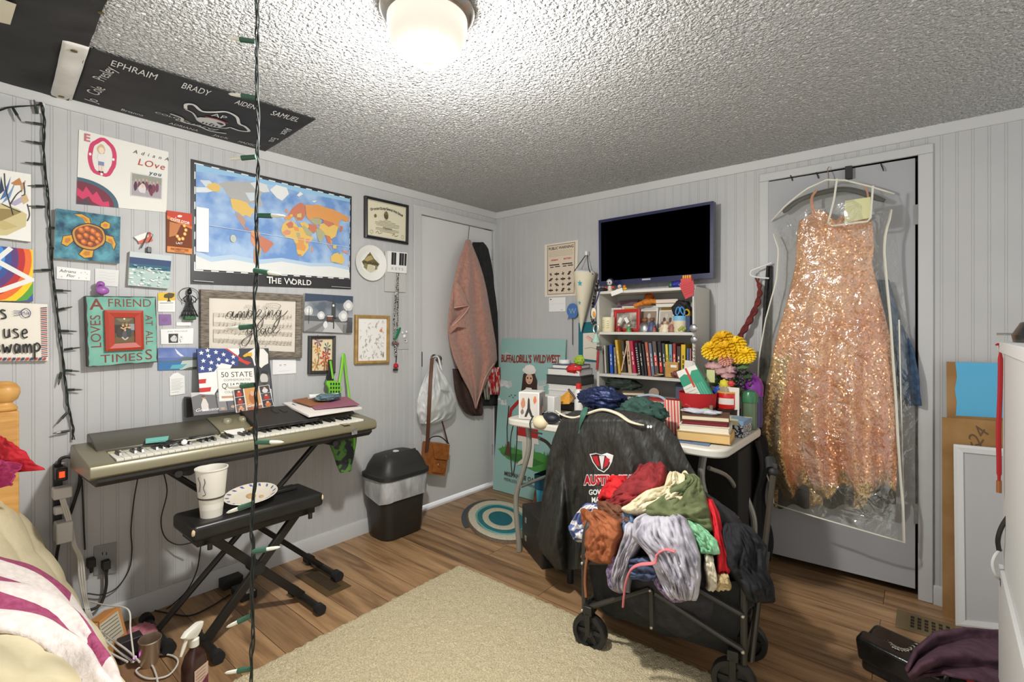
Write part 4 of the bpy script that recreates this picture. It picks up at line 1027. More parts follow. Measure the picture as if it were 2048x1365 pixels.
# ================================================================ keyboard on its stand
olive=M((128,122,97),.35,.25);olive_d=M((90,86,74),.35,.3);blk=M((34,33,31),.5);ivory=M((226,222,208),.35);blkkey=M((26,25,24),.3)
KY0,KY1=-2.535,-1.405
t=T('piano_keyboard','olive silver electric piano keyboard with white keys, on a black X stand','keyboard',(.26,-1.97,.69))
XP=frame((0,KY0,0),(1,0,0),(0,0,1),(0,1,0))
def yprism(g,poly,y0,y1,mat=None):
 n=len(poly);vs=[(x,y,z)for y in(y0,y1)for x,z in poly]
 g.add(vs,[(i,(i+1)%n,n+(i+1)%n,n+i)for i in range(n)]+[tuple(range(n))[::-1],tuple(range(n,2*n))],mat)
g=G(olive);yprism(g,[(.10,.70),(.42,.712),(.436,.722),(.436,.745),(.428,.758),(.412,.762),(.398,.750),(.10,.750)],KY0,KY1)
for a_,b_ in((KY0,KY0+.075),(KY1-.05,KY1)):yprism(g,[(.10,.745),(.41,.745),(.412,.762),(.255,.777),(.12,.79),(.10,.78)],a_,b_)
g.build('body',t,bevel=.003)
g=G(M((38,36,33),.6));yprism(g,[(.12,.672),(.40,.682),(.425,.700),(.425,.716),(.11,.705)],KY0+.02,KY1-.02);g.build('underside',t,bevel=.003)
g=G(olive_d);yprism(g,[(.085,.74),(.262,.766),(.262,.778),(.25,.787),(.11,.822),(.088,.818)],KY0+.05,KY0+.46);g.build('speaker_panel',t,bevel=.003)
g=G(olive_d);yprism(g,[(.085,.74),(.262,.766),(.262,.778),(.25,.787),(.11,.822),(.088,.818)],KY1-.42,KY1-.015);g.build('speaker_panel',t,bevel=.003)
g=G(olive);yprism(g,[(.082,.74),(.264,.766),(.264,.780),(.25,.789),(.11,.826),(.086,.820)],KY0+.462,KY1-.422);g.build('control_panel',t,bevel=.003)
pn=(Vector((.25,0,.789))-Vector((.11,0,.826))).normalized();nn=Vector((-pn.z,0,pn.x))if pn.x>0 else Vector((0,0,1));nn=Vector((.255,0,.967))
def onpanel(x,y,l=0):z=lerp(.826,.789,(x-.11)/.14);return Vector((x,y,z))+nn*l
for y in(KY0+.52,KY0+.585):
 g=G(M((150,146,122),.35,.3));X=frame(onpanel(.18,y),(1,0,-.264),(0,1,0));g.lathe([(.020,0),(.019,.008),(.015,.013),(0,.013)],X=X,n=20);g.build('dial',t)
g=G(M((206,202,186),.4))
for k in range(5):
 for y in(KY0+.66,KY0+.93,KY0+1.0):g.box((0,0,.003),(.012,.026,.006),X=frame(onpanel(.128+k*.024,y),(1,0,-.264),(0,1,0)))
g.build('button_row',t)
g=G(M((180,174,146),.5));yprism(g,[(.25,.755),(.30,.752),(.30,.757),(.255,.773)],KY0+.08,KY1-.055);g.build('key_rail',t)
nk=45;ya,yb=KY0+.078,KY1-.053;kw=(yb-ya)/nk
g=G(ivory)
for k in range(nk):g.box2((.288,ya+k*kw+.0006,.748),(.402,ya+(k+1)*kw-.0006,.768))
g.build('white_keys',t,bevel=.0012,bseg=1)
g=G(blkkey)
for k in range(nk-1):
 if(k+5)%7 not in(2,6):g.box((.322,ya+(k+1)*kw,.773),(.068,.011,.012),taper=.8)
g.build('black_keys',t,bevel=.001,bseg=1)
t=T('keyboard_stand','black steel X stand holding up the piano keyboard','stand',(.25,-1.95,0));sm=M((40,38,35),.4,.3)
for a_,b_ in(((.25,-1.62,.665),(.25,-2.30,.03)),((.25,-2.27,.665),(.25,-1.60,.03))):
 G(sm).tube([a_,b_],.0125,n=10).build('leg',t)
for y in(-2.30,-1.60):
 g=G(sm);g.tube([(.12,y,.026),(.38,y,.026)],.014,n=10);f=g.build('foot_bar',t)
 g=G(M((24,24,24),.8));g.tube([(.37,y,.026),(.41,y,.026)],.024,n=12);g.tube([(.10,y,.026),(.14,y,.026)],.024,n=12);g.build('rubber_cap',f)
for y in(-2.27,-1.62):
 G(M((30,29,27),.6)).tube([(.13,y,.667),(.41,y,.675)],.014,n=10).build('support_arm',t)
g=G(M((70,68,62),.6));g.tube([(.255,-2.20,.645),(.30,-2.20,.655)],.022,n=12);g.build('knob',t)
def flat(name,label,cat,pts,z,th,mat,rz=None,bevel=0):
 g=G(mat);g.prism([(p[0],p[1])for p in pts],z,z+th);return g.build(name,label=label,cat=cat,bevel=bevel,smooth=20)
q=[onpanel(.25,KY0+.20,.003),onpanel(.255,KY0+.275,.003),onpanel(.295,KY0+.26,.012),onpanel(.285,KY0+.19,.012)]
slab([q[0]+Vector((0,0,.006)),q[1]+Vector((0,0,.006)),q[2],q[3]],.006,M((112,184,172),.6)).build('sticky_notes',label='turquoise sticky note pad on the left end of the keyboard',cat='sticky notes',smooth=0)
q=[Vector((.262,KY0+.475,.786)),Vector((.262,KY0+.555,.786)),Vector((.305,KY0+.55,.770)),Vector((.30,KY0+.485,.770))]
slab(q,.001,M((226,222,214),.7)).build('paper_slip',label='small white paper slip bent over the keys left of the black binder',cat='paper',smooth=0)
g=G(blk);c=Vector((.33,KY0+.27,.781))
for k in range(4):
 g.tube([c+Vector((.014*math.sin(a)*(1+.2*k)+.004*k,.045*math.cos(a+k)*(1-.12*k),.004*math.sin(2*a+k)+.002*k))for a in[i*math.pi/8 for i in range(16)]],.0028,n=6,closed=True)
g.tube([c+Vector((.0,-.04,0)),c+Vector((-.02,-.10,.0)),c+Vector((-.01,-.16,0))],.0022,n=6);g.build('coiled_cable',label='black coiled cable lying on the keys',cat='cable')
t=T('folded_eyeglasses','folded dark glasses with a thin metal arm lying on the keys','glasses',(.325,KY0+.36,.779))
g=G(M((30,30,30),.3));g.box((.318,KY0+.375,.786),(.03,.09,.008),X=None);g.build('frame',t,bevel=.002)
g=G(M((170,168,160),.25,.9));g.tube([(.35,KY0+.31,.784),(.342,KY0+.42,.788)],.002,n=6);g.build('temple_arm',t)
G(M((240,240,236),.3)).ball((.352,KY0+.30,.781),.011,nu=14,nv=8).build('white_ball',label='small white ball at the end of the glasses on the keys',cat='ball')
g=G(M((186,128,66),.5));g.tube([(.300,KY0+.565,.786),(.27,KY0+.63,.795)],.004,n=6);g.build('pencil',label='orange pencil lying against the black binder on the keys',cat='pencil')
t=T('black_binder','open black zip binder resting across the middle of the keyboard','binder',(.24,KY0+.74,.79))
q0,q1,q2,q3=Vector((.105,KY0+.60,.842)),Vector((.135,KY0+.84,.842)),Vector((.34,KY0+.865,.790)),Vector((.32,KY0+.59,.786))
slab([q0,q1,q2,q3],.012,M((44,41,38),.55)).build('cover',t,bevel=.004)
g=G(M((24,23,22),.5));up=Vector((0,0,.003));g.tube([q3+up,q2+up,q1+up],.0035,n=6);g.tube([q0+up*1.5,q3+up*1.5],.0035,n=6);g.build('zipper',t)
g=G(M((30,29,27),.6));m=lambda a,b:q0*(1-a)*(1-b)+q1*a*(1-b)+q2*a*b+q3*(1-a)*b+Vector((.0005,0,.0015))
g.tube([m(.50,.2),m(.52,.38),m(.58,.36)],.0012,n=5);g.tube([m(.64,.2),m(.66,.38),m(.74,.36)],.0012,n=5);g.build('embossing',t)
random.seed(21);zb=.823
pile=[('white open booklet at the bottom of the paper pile on the keyboard','booklet',.30,.245,(228,222,214),.05,.010),('purple and orange leaflet in the paper pile on the keyboard','leaflet',.23,.16,(150,92,110),-.15,.003),('tan cardboard envelope in the paper pile on the keyboard','envelope',.17,.13,(150,98,62),.25,.006)]
for(lab,nm,sy,sx,c,rz,th),(x,y)in zip(pile,((.205,KY1-.165),(.215,KY1-.12),(.15,KY1-.18))):
 g=G(M(c,.7));X=at((x,y,zb),ry=.16,rz=rz);g.box((0,0,th/2),(sx,sy,th),X=X);g.build(nm,label=lab,cat=nm,bevel=.001);zb+=th+.006
a=None
g=G(M((232,231,226),.6));g.tube([(.125,KY1-.20,zb+.012),(.14,KY1-.04,zb+.004)],.013,n=12);g.build('rolled_paper',label='rolled white paper on top of the pile on the keyboard',cat='paper')
mask=NM('blue_grey_cloth',(84,106,112),(108,130,134),40,.8,.3,200)
def crumple(c,r,seed,mat,amp=.25,f=2.2,nu=40,nv=26,rz=0,flatb=None,sharp=1.0):
 """wrinkled cloth lump"""
 g=G(mat)
 def fn(d):
  k=1+amp*nz(d,f,seed)+amp*.8*(ridge((d.x,d.y,d.z),f*1.6,seed+3)-.5)*sharp+amp*.28*ridge(d,f*3.7,seed+7)
  return k
 g.ball((0,0,0),r,nu=nu,nv=nv,fn=fn,X=at(c,rz=rz))
 if flatb is not None:
  for p in g.v:
   if p.z<flatb:p.z=flatb
 return g
crumple((.185,KY1-.13,zb+.008),(.042,.062,.016),5,mask,.3).build('cloth_mask',label='crumpled blue grey cloth mask on the paper pile',cat='mask',smooth=180)
t=T('guitar_pouch','lime green and black guitar shaped pouch with a neon strap, leaning on the wall','pouch',L(670,800,.05))
gm_=M((120,196,54),.5);gk=M((28,30,28),.5)
def wl_(px,py,o):return L(px,py,o)
out=[(655,762),(654,770),(659,778),(659,790),(661,803),(672,806),(682,801),(681,790),(684,777),(681,768),(673,762),(664,760)]
b_=[L(x,y,.075)for x,y in out];n_=len(b_)
g=G(gm_);g.add(b_+[p+Vector((-.02,0,0))for p in b_],[tuple(range(n_)),tuple(range(n_,2*n_))[::-1]]+[(i,n_+i,n_+(i+1)%n_,(i+1)%n_)for i in range(n_)]);g.build('body',t,bevel=.004)
a=Art([L(654,760,.077),L(685,760,.077),L(685,806,.077),L(654,806,.077)])
for i in range(4):
 for j in range(3):a.ell(.25+i*.17,.82-j*.17,.05,.055,(28,30,28),10)
a.P([(.2,.42),(.9,.42),(.85,.1),(.25,.1)],(40,110,50));
for k in range(4):a.line([(.35+k*.13,.40),(.33+k*.13,.06)],.05,(170,216,120))
a.build('print',t,smooth=0)
g=G(gk);pts=[L(x,y,.076)for x,y in((656,762),(668,762),(668,748),(664,720),(658,720),(659,742),(654,756))];n_=len(pts)
g.add(pts+[p+Vector((-.014,0,0))for p in pts],[tuple(range(n_)),tuple(range(n_,2*n_))[::-1]]+[(i,n_+i,n_+(i+1)%n_,(i+1)%n_)for i in range(n_)]);g.build('neck',t,bevel=.002)
g=G(gm_);g.tube([L(661,722,.079),L(666,758,.079)],.006,n=6,flat=.3);g.build('fretboard',t)
g=G(M((130,204,60),.5));g.tube(spline([L(679,768,.07),L(684,735,.05),L(688,709,.03),L(694,760,.05),L(702,812,.12)],6),.0085,n=6,flat=.25);g.build('strap',t)
t=T('leafy_bag','dark bag with green leaf print hanging off the right end of the keyboard','bag',(.22,-1.50,.47))
lf=NM('leaf_print',(48,52,56),(84,132,58),26,.6,detail=1,lo=.46,hi=.52)
def bagf(u,v):
 w=lerp(.085,.03,v**1.5);y=-1.485+.02*v;an=u*2*math.pi
 return Vector((.245+.035*math.sin(an)*(1-.5*v)+.006*nz((u*6,v*4,0)),y+w*math.cos(an),lerp(.70,.475,v)+.012*nz((math.cos(an),v*3,2))))
g=G(lf);g.grid(bagf,28,16,closeu=True);g.build('pouch',t,smooth=180)
g=G(M((110,190,60),.5));g.tube(spline([(.28,-1.435,.66),(.265,-1.425,.60),(.25,-1.44,.55)],5),.007,n=6,flat=.3);g.build('strap',t)
g=G(NM('foil_tape',(150,150,146),(206,206,202),60,.25,.4,90,metal=.6));g.box((.437,-1.535,.722),(.002,.03,.03));g.build('foil_wrap',label='crinkled silver foil on the front right edge of the keyboard',cat='foil')
g=G(M((168,150,128),.5));g.box((.42,-1.575,.763),(.045,.035,.0012),X=None);g.build('tape_strip',label='strip of tan tape across the keyboard front edge',cat='tape')
# ================================================================ bench
t=T('piano_bench','black padded folding bench with worn corners under the keyboard','bench',(.44,-2.01,0))
bm=NM('black_vinyl',(30,29,28),(38,37,36),8,.33,.05,40)
BX0,BX1,BY0,BY1=.325,.548,-2.268,-1.757
g=G(bm);g.box2((BX0,BY0,.445),(BX1,BY1,.505));g.build('cushion',t,bevel=.016,bseg=4)
g=G(sm);g.box2((BX0+.03,BY0+.025,.415),(BX1-.03,BY1-.025,.446));g.build('seat_frame',t,bevel=.004)
g=G(NM('torn_foam',(206,176,130),(222,206,180),60,.9,.5,90))
for y in(BY0+.006,BY1-.006):g.ball((BX1-.006,y,.482),(.006,.007,.012),nu=10,nv=8,fn=lambda d:1+.3*nz(d,3))
g.build('worn_corner',t)
for a_,b_ in(((.47,-1.83,.43),(.47,-2.20,.03)),((.435,-2.19,.43),(.435,-1.80,.03))):
 d_=(Vector(b_)-Vector(a_));g=G(sm);X=frame(Vector(a_),(1,0,0),d_.normalized());g.box((0,d_.length/2,0),(.022,d_.length,.034),X=X);g.build('leg',t,bevel=.003)
g=G(M((28,27,26),.6));g.tube([(.42,-2.012,.245),(.50,-2.012,.245)],.024,n=12);g.build('pivot',t)
for y in(-2.20,-1.80):
 f=G(sm).tube([(.36,y,.024),(.60,y,.024)],.016,n=10).build('foot_bar',t)
 g=G(M((24,24,24),.8));g.tube([(.575,y,.024),(.605,y,.024)],.022,n=12);g.tube([(.345,y,.024),(.375,y,.024)],.022,n=12);g.build('rubber_cap',f)
for y in(BY0+.06,BY1-.06):G(sm).tube([(.54,y,.430),(.54,y,.405)],.009,n=8).build('bolt',t)
t=T('foam_cup','white foam cup with black band standing on the bench','cup',(.468,-2.178,.505))
g=G(M((222,218,206),.6));X=at((.468,-2.178,.5055))
g.lathe([(.0,0),(.037,0),(.043,.07),(.044,.072),(.045,.075),(.054,.178),(.057,.181),(.057,.186),(.053,.186),(.050,.178),(.040,.03),(0,.03)],X=X,n=32);g.build('body',t)
g=G(M((70,64,58),.5));g.lathe([(.0448,.0715),(.0456,.072),(.046,.0775),(.0450,.078)],X=X,n=32,cap=False);g.build('band',t)
g=G(M((120,74,50),.2));g.lathe([(0,.15),(.048,.15)],X=X,n=24,cap=False);g.build('drink',t)
a=Art([Vector((.468,-2.178,.506))+Vector((.0505*math.cos(th),.0505*math.sin(th),z))for th,z in((-1.35,.165),(-.65,.165),(-.65,.09),(-1.35,.09))]);a.lift=.0035
a.curve([(.2,.2),(.3,.6),(.1,.9),(.6,1),(.9,.7),(.7,.4),(.95,.1),(.6,0)],.04,(84,84,96));a.build('logo',t,smooth=0)
t=T('paper_plate','white paper plate with blue rim print tilted on the bench','plate',(.42,-2.0,.51))
X=at((.44,-2.02,.532))@rotm(.10,.10,0)@Matrix.Scale(.88,4)
g=G(M((224,214,196),.6));g.lathe([(0,0),(.075,0),(.085,.004),(.112,.016),(.114,.015),(.087,.001),(.075,-.003),(0,-.003)],X=X,n=40);g.build('dish',t)
g=G(M((84,104,160),.5))
for k in range(16):
 an=k*2*math.pi/16;r0=Matrix.Rotation(an,4,'Z');g.add([(.090,-.008,.0072),(.104,-.002,.0135),(.107,.010,.0148),(.093,.004,.0088)],[(0,1,2,3)],X=X@r0)
g.build('rim_print',t)
g=G(M((196,160,110),.7));g.ball((.0,0,.002),(.03,.02,.003),X=X);g.ball((.04,.03,.002),(.014,.01,.003),X=X);g.build('crumbs',t)
g=G(M((30,30,30),.4));g.box((.40,-1.90,.514),(.045,.17,.016),X=None);g.build('remote_control',label='black remote control under the paper plate on the bench',cat='remote',bevel=.004)
# ================================================================ trash can
t=T('trash_can','black plastic swing lid trash can with a folded grey liner','trash can',(.135,-1.06,0))
def rr(cx,cy,hx,hy,r,n=5):
 out=[]
 for sx,sy,a0 in((1,1,0),(-1,1,90),(-1,-1,180),(1,-1,270)):
  for k in range(n+1):
   an=math.radians(a0+90*k/n);out.append((cx+sx*(hx-r)+r*math.cos(an),cy+sy*(hy-r)+r*math.sin(an)))
 return out
def loft(g,secs,mat=None,cap0=True,cap1=True):
 n=len(secs[0][0]);vs=[(x,y,z)for pts,z in secs for x,y in pts]
 fs=[(i*n+k,i*n+(k+1)%n,(i+1)*n+(k+1)%n,(i+1)*n+k)for i in range(len(secs)-1)for k in range(n)]
 if cap0:fs.append(tuple(range(n))[::-1])
 if cap1:fs.append(tuple((len(secs)-1)*n+k for k in range(n)))
 return g.add(vs,fs,mat)
CX,CY=.140,-1.062;pl=M((44,43,40),.45)
g=G(pl);loft(g,[(rr(CX,CY,.085,.125,.05),0),(rr(CX,CY,.10,.14,.06),.02),(rr(CX,CY,.115,.16,.06),.34)]);g.build('bin',t,smooth=50)
liner=NM('grey_liner',(150,150,150),(190,190,190),20,.35,.5,26,(1,1,.4),bdist=.01)
g=G(liner);secs=[]
for k,(z,s_)in enumerate(((.255,.006),(.25,.010),(.30,.013),(.35,.014),(.372,.010))):
 pts=rr(CX,CY,.112+s_,.155+s_,.06);secs.append(([(x+.004*nz((x*30,y*30,k)),y+.004*nz((x*30,y*30,k+5)))for x,y in pts],z+.0))
secs2=[([(x,y)for x,y in s[0]],s[1])for s in secs];loft(g,secs2,cap0=False,cap1=False)
for p in g.v:
 if p.z<.27:p.z+=.03*nz((p.x*9,p.y*9,1))+.12*(p.y-CY)+.05*(CX-p.x)
g.build('liner',t,smooth=60)
lidm=M((42,41,38),.5)
g=G(lidm);loft(g,[(rr(CX,CY,.128,.172,.065),.355),(rr(CX,CY,.134,.178,.065),.36),(rr(CX,CY,.134,.178,.065),.380),(rr(CX,CY,.122,.166,.062),.386),(rr(CX,CY,.108,.150,.055),.43),(rr(CX,CY,.085,.125,.05),.478),(rr(CX,CY,.05,.085,.04),.492)]);g.build('lid',t,smooth=50)
g=G(M((50,49,46),.45));X=at((CX+.07,CY,.446))@rotm(0,math.radians(62),0);
g.box2((-.055,-.11,-.002),(.04,.11,.004),X=X);g.build('swing_flap',t,bevel=.012)
g=G(M((206,206,202),.4));g.lathe([(0,.004),(.017,.003),(.019,0)],X=at((CX+.012,CY-.01,.492),ry=.12),n=20);g.build('sticker',t)
# ================================================================ bed
quilt_m=NM('tan_quilt',(196,182,146),(212,200,166),5,.85,.6,34,bdist=.006)
prof=spline([(0,-3.95,.59),(0,-3.2,.59),(0,-2.92,.575),(0,-2.80,.54),(0,-2.70,.48),(0,-2.62,.40),(0,-2.575,.30),(0,-2.575,.17),(0,-2.60,.06)],8)
def bedp(x,v,lift=0.0):
 k=v*(len(prof)-1);i=min(int(k),len(prof)-2);f=k-i
 p=prof[i].lerp(prof[i+1],f);t_=(prof[i+1]-prof[i]).normalized();n=Vector((0,-t_.z,t_.y))
 q=Vector((x,p.y,p.z))
 qx,qy=x*7,(v*14)
 puff=.010*(abs(math.sin(math.pi*(qx+qy)*.5))**.5+abs(math.sin(math.pi*(qx-qy)*.5))**.5-1)
 wr=.016*nz((x*3.1,p.y*3.5,p.z*3),1,4)+.012*ridge((x*2.2+p.z,p.y*4,p.z*4),1,9)
 edge=.15*math.exp(-((x-.14)/.20)**2-((p.y+2.76)/.12)**2)+max(0,(x-1.30)/.2)**2*-.35
 return q+n*(wr+lift+(puff if lift<.004 else 0))+Vector((0,0,edge))+Vector((0,-.06*max(0,x-.55),0))*0
t=T('bed','bed with a tan quilt at the left edge, pine bedpost showing','bed',(.75,-3.2,0))
g=G(quilt_m);g.grid(lambda u,v:bedp(lerp(.06,1.50,u),v),110,130);g.build('quilt',t,smooth=180)
g=G(M((196,190,178),.8));g.box2((.10,-3.9,.20),(1.40,-2.86,.42));g.build('mattress',t,bevel=.03)
pine=NM('pine',(196,142,72),(216,166,96),8,.4,.1,30,(1,1,8))
g=G(pine);px_,py_=.165,-2.715;X=at((px_,py_,0))
g.box2((-.034,-.034,0),(.034,.034,.945),X=X);g.lathe([(.03,.944),(.036,.952),(.03,.962),(.022,.968),(.022,.974),(.034,.984),(.041,1.005),(.040,1.022),(.03,1.038),(.014,1.046),(0,1.048)],X=X,n=24);g.build('bedpost',t,bevel=.004)
g=G(pine);g.box2((.20,-2.73,.25),(1.35,-2.70,.36));g.build('footboard',t,bevel=.004)
cW,cR=NM('blanket_white',(222,210,202),(236,226,220),60,.95,.5,220),NM('blanket_rose',(150,62,98),(172,84,118),60,.95,.5,220)
def bed_h(x,y):
 if y>-2.58 or x>1.50:return-1
 for p0,p1 in zip(prof,prof[1:]):
  if p0.y<=y<=p1.y:return lerp(p0.z,p1.z,(y-p0.y)/(p1.y-p0.y))
 return.59
def on_bed(px,py):
 d=ray(px,py);t_=.7
 while t_<1.6:
  p=CAM+d*t_
  if p.z<bed_h(p.x,p.y)+.02 or p.y>-2.56:break
  t_+=.004
 return CAM+d*t_
def pl2(pts,u):
 k=u*(len(pts)-1);i=min(int(k),len(pts)-2);f_=k-i
 return(lerp(pts[i][0],pts[i+1][0],f_),lerp(pts[i][1],pts[i+1][1],f_))
BU=[(q.x,q.y)for q in spline([(-30,1112,0),(60,1140,0),(130,1190,0),(182,1262,0),(230,1350,0),(245,1400,0)],6)]
BL_=[(q.x,q.y)for q in spline([(-30,1262,0),(60,1278,0),(118,1310,0),(160,1350,0),(188,1400,0),(195,1440,0)],6)]
def blk_(u,v):
 a_,b_=pl2(BU,u),pl2(BL_,u);p=on_bed(lerp(a_[0],b_[0],v),lerp(a_[1],b_[1],v))
 return p+Vector((.2,.35,.9))*(.018+.012*math.sin(v*15+u*4)+.008*nz((u*5,v*8,1))-.02*abs(2*v-1)**4)
def bmat(u,v):
 if.58<u<.74:return cR if.1<v<.62 else cW
 return cR if(v<.13 and u<.42)or(.30<v<.42 and u<.6)or(.58<v<.78 and u<.6)else cW
g=G();g.grid(blk_,60,44,matfn=bmat);g.build('striped_blanket',label='soft white blanket with raspberry stripes folded over the foot of the bed',cat='blanket',smooth=180,solid=.010)
def cloth_tri(name,label,pts,mat,seed,off=0,cat='bandana'):
 """draped cloth patch from a quad of points"""
 q=[Vector(p)for p in pts];n=(q[1]-q[0]).cross(q[0]-q[3]).normalized()
 def fn(u,v):
  p=q[0]*((1-u)*(1-v))+q[1]*(u*(1-v))+q[2]*(u*v)+q[3]*((1-u)*v)
  w=.016*ridge((u*1.3,v*.9,seed),2.2,seed)+.007*ridge((u,v,0),5.5,seed)+.02*math.sin(u*7+seed)*v
  return p+n*(w+off)
 return G(mat).grid(fn,36,30).build(name,label=label,cat=cat,smooth=180,solid=.002)
red_b=NM('red_paisley',(176,22,34),(196,40,52),70,.8,.3,120);
cloth_tri('bandana','red bandana tied around the pine bedpost',[D(-30,850,1.62),D(34,884,1.60),D(92,940,1.62),D(-40,950,1.60)],red_b,3)
cloth_tri('bandana','magenta bandana hanging under the red one on the bedpost',[D(-40,912,1.585),D(50,925,1.59),D(36,968,1.59),D(-40,985,1.585)],NM('pink_paisley',(166,40,92),(190,66,116),70,.8,.3,120),6)
# ================================================================ power strip, plugs, outlet, cords
t=T('power_strip','black power strip fixed upright on the wall with adapters plugged in','power strip',L(118,1050,.01))
g=G(M((28,27,26),.5));slabq=quadL((108,930),(126,930),(124,1052),(108,1055),off=.03)
slab(slabq,.028,M((28,27,26),.5)).build('housing',t,bevel=.004)
c=L(122,948,.05);g=G(M((30,24,22),.4));g.box(c,(.045,.034,.05));g.build('switch_block',t,bevel=.005)
c=L(124,950,.075);g=G(M((255,60,20),.3,0,2.2));g.box(c,(.004,.016,.022));g.build('lit_switch',t,bevel=.001)
wp=M((206,204,198),.4)
def adapter(name,lab,px,py,off,d):
 c=L(px,py,off);g=G(wp);g.box(c,d);return g.build(name,label=lab,cat='adapter',bevel=.005)
adapter('usb_charger','flat white multi port charger just under the red glowing switch',124,985,.062,(.05,.055,.042))
adapter('plug_adapter','small white plug in the middle of the black power strip',122,1020,.052,(.03,.042,.03))
adapter('plug_adapter','large white cube adapter at the bottom of the black power strip',127,1063,.062,(.06,.05,.078))
t=T('wall_outlet','grey double wall outlet with two black plugs, below the keyboard','outlet',L(210,1150,.002))
slab(quadL((188,1094),(234,1085),(233,1147),(188,1151),off=.006),.005,M((150,150,150),.5)).build('cover_plate',t,bevel=.002)
g=G(M((40,38,36),.6));
for x,y in((209,1108),):
 for dx in(-4,4):c=L(x+dx,y,.0065);g.box(c,(.001,.003,.012))
g.build('socket',t)
bk=M((36,34,31),.55)
def cord(lab,pts,r=.0028,mat=None,name='power_cable',cat='cable',n=7,seg=7):
 return G(mat or bk).tube(spline(pts,seg),r,n=n).build(name,label=lab,cat=cat)
def plug(px,py,lab):
 c=L(px,py,.022);g=G(bk);g.box(c,(.035,.026,.034));g.tube([c+Vector((.005,0,-.015)),c+Vector((.006,0,-.04))],[.008,.005]);return g.build('plug',label=lab,cat='plug',bevel=.003)
plug(212,1130,'black plug in the lower socket of the wall outlet');plug(182,1126,'black plug beside the wall outlet, half behind the white cables')
f=lambda*a:[L(x,y,o)for x,y,o in a]
fl=lambda*a:[Z(x,y,z)for x,y,z in a]
cord('thick black cord from the outlet plug curling to the left along the wall',f((212,1140,.028),(212,1175,.03),(200,1210,.04),(170,1222,.05),(140,1208,.04),(122,1170,.03),(112,1130,.03),(120,1075,.03)),.0055)
cord('thick black cord arching over the power strip',f((118,930,.03),(122,918,.02),(140,915,.02),(158,930,.02),(160,965,.02),(150,1000,.02),(140,1030,.02)),.006)
cord('thin black cord falling from the left part of the keyboard to the baseboard',f((276,955,.06),(268,1000,.02),(262,1060,.015),(264,1100,.015),(258,1140,.015),(235,1175,.015),(205,1190,.02),(175,1188,.02)),.0024)
cord('thin black cord looping from the keyboard stand to the bench',f((326,940,.09),(334,985,.03),(322,1040,.02),(330,1075,.03),(355,1090,.05),(385,1086,.09)),.0024)
cord('thin black cord dropping in a curve from the bench toward the floor',f((402,1090,.09),(394,1140,.05),(375,1180,.05),(345,1210,.04),(320,1225,.03),(290,1230,.02)),.0026)
cord('black cord lying on the floor from the pedals toward the bed',fl((460,1190,.006),(420,1215,.006),(380,1232,.006),(340,1228,.006),(310,1222,.006)),.0035)
cord('twisted thin black cord hanging beside the power strip',f((164,960,.02),(166,1010,.015),(168,1060,.015),(170,1100,.015)),.003)
wc=M((214,210,200),.5)
for k,lab in enumerate(('first','second','third')):
 o=k*4
 pts=f((119+o,992,.075),(130+o*1.2,1030,.07),(141+o*.6,1062,.08),(146+o*.8,1092,.07),(156+o,1115,.07),(158+o*1.3,1150,.07),(163+o,1185,.06),(172+o,1225,.06))+[D(185+o*2,1262,1.80),D(212+o*5,1300,1.72),D(255+o*3,1325,1.66)]
 cord(['white cable of the charger bundle nearest the power strip','white cable in the middle of the charger bundle','white cable of the charger bundle nearest the outlet'][k],pts,.0034,wc,'charging_cable','cable')
cord('loose white cable looping on the floor beside the spray bottle',[Z(x,y,.008)for x,y in((262,1326),(300,1312),(340,1311),(356,1325),(336,1352),(295,1358),(272,1342),(300,1330),(312,1350),(316,1375))],.0032,wc,'charging_cable','cable')
cord('white cable bent over the top of the orange box',[D(182,1205,1.83),D(215,1212,1.78),D(256,1220,1.74),D(261,1262,1.70),D(268,1318,1.66)],.0026,wc,'charging_cable','cable')
t=T('orange_box','orange cardboard box with a printed label standing on the floor by the bed','box',Z(225,1315))
c=Z(222,1318,0);X=at((c.x+.0,c.y,0),ry=-.25,rz=.75)
g=G(M((206,142,78),.7));g.box((0,0,.085),(.06,.12,.15),X=X);ob=g.build('carton',t,bevel=.002)
a=Art([X@Vector(p)for p in((.0305,-.05,.15),(.0305,.045,.15),(.0305,.045,.06),(.0305,-.05,.06))]);a.lift=.0004;a.rect(0,0,1,1,(206,200,176))
for k in range(6):a.line([(.08,.9-k*.14),(.92,.88-k*.14)],.03,(96,88,74))
a.build('label_print',t,smooth=0)
g=G(M((44,38,40),.5));c=Z(255,1322,0);g.box((c.x-.01,c.y+.01,.04),(.05,.07,.08),X=None);g.build('black_box',label='small dark box between the orange box and the steel tumbler',cat='box',bevel=.003)
c=Z(282,1288,0);crumple((c.x,c.y,.03),(.06,.05,.035),9,M((190,116,130),.6),.2).build('pink_pouch',label='pink pouch on the floor behind the steel tumbler',cat='pouch',smooth=180)
c=Z(276,1300,.045);G(M((236,120,255),.3,0,3)).ball((c.x+.045,c.y-.02,.045),.006,nu=10,nv=6).build('indicator_light',label='tiny glowing violet light on the pink pouch',cat='light')
t=T('steel_tumbler','open stainless steel tumbler on the floor left of the spray bottle','tumbler',Z(300,1325))
c=Z(298,1330,0);stl=M((196,182,164),.38,.9)
g=G(stl);g.lathe([(0,0),(.026,0),(.030,.02),(.034,.095),(.036,.10),(.034,.103),(.031,.095),(.026,.02),(0,.015)],X=at((c.x,c.y,0),ry=.12),n=28);g.build('cup_body',t)
t=T('spray_bottle','brown spray bottle with a white trigger head and label, at the bottom edge','spray bottle',Z(385,1370))
c=Z(388,1398,0);X=at((c.x,c.y,0),rz=.5)
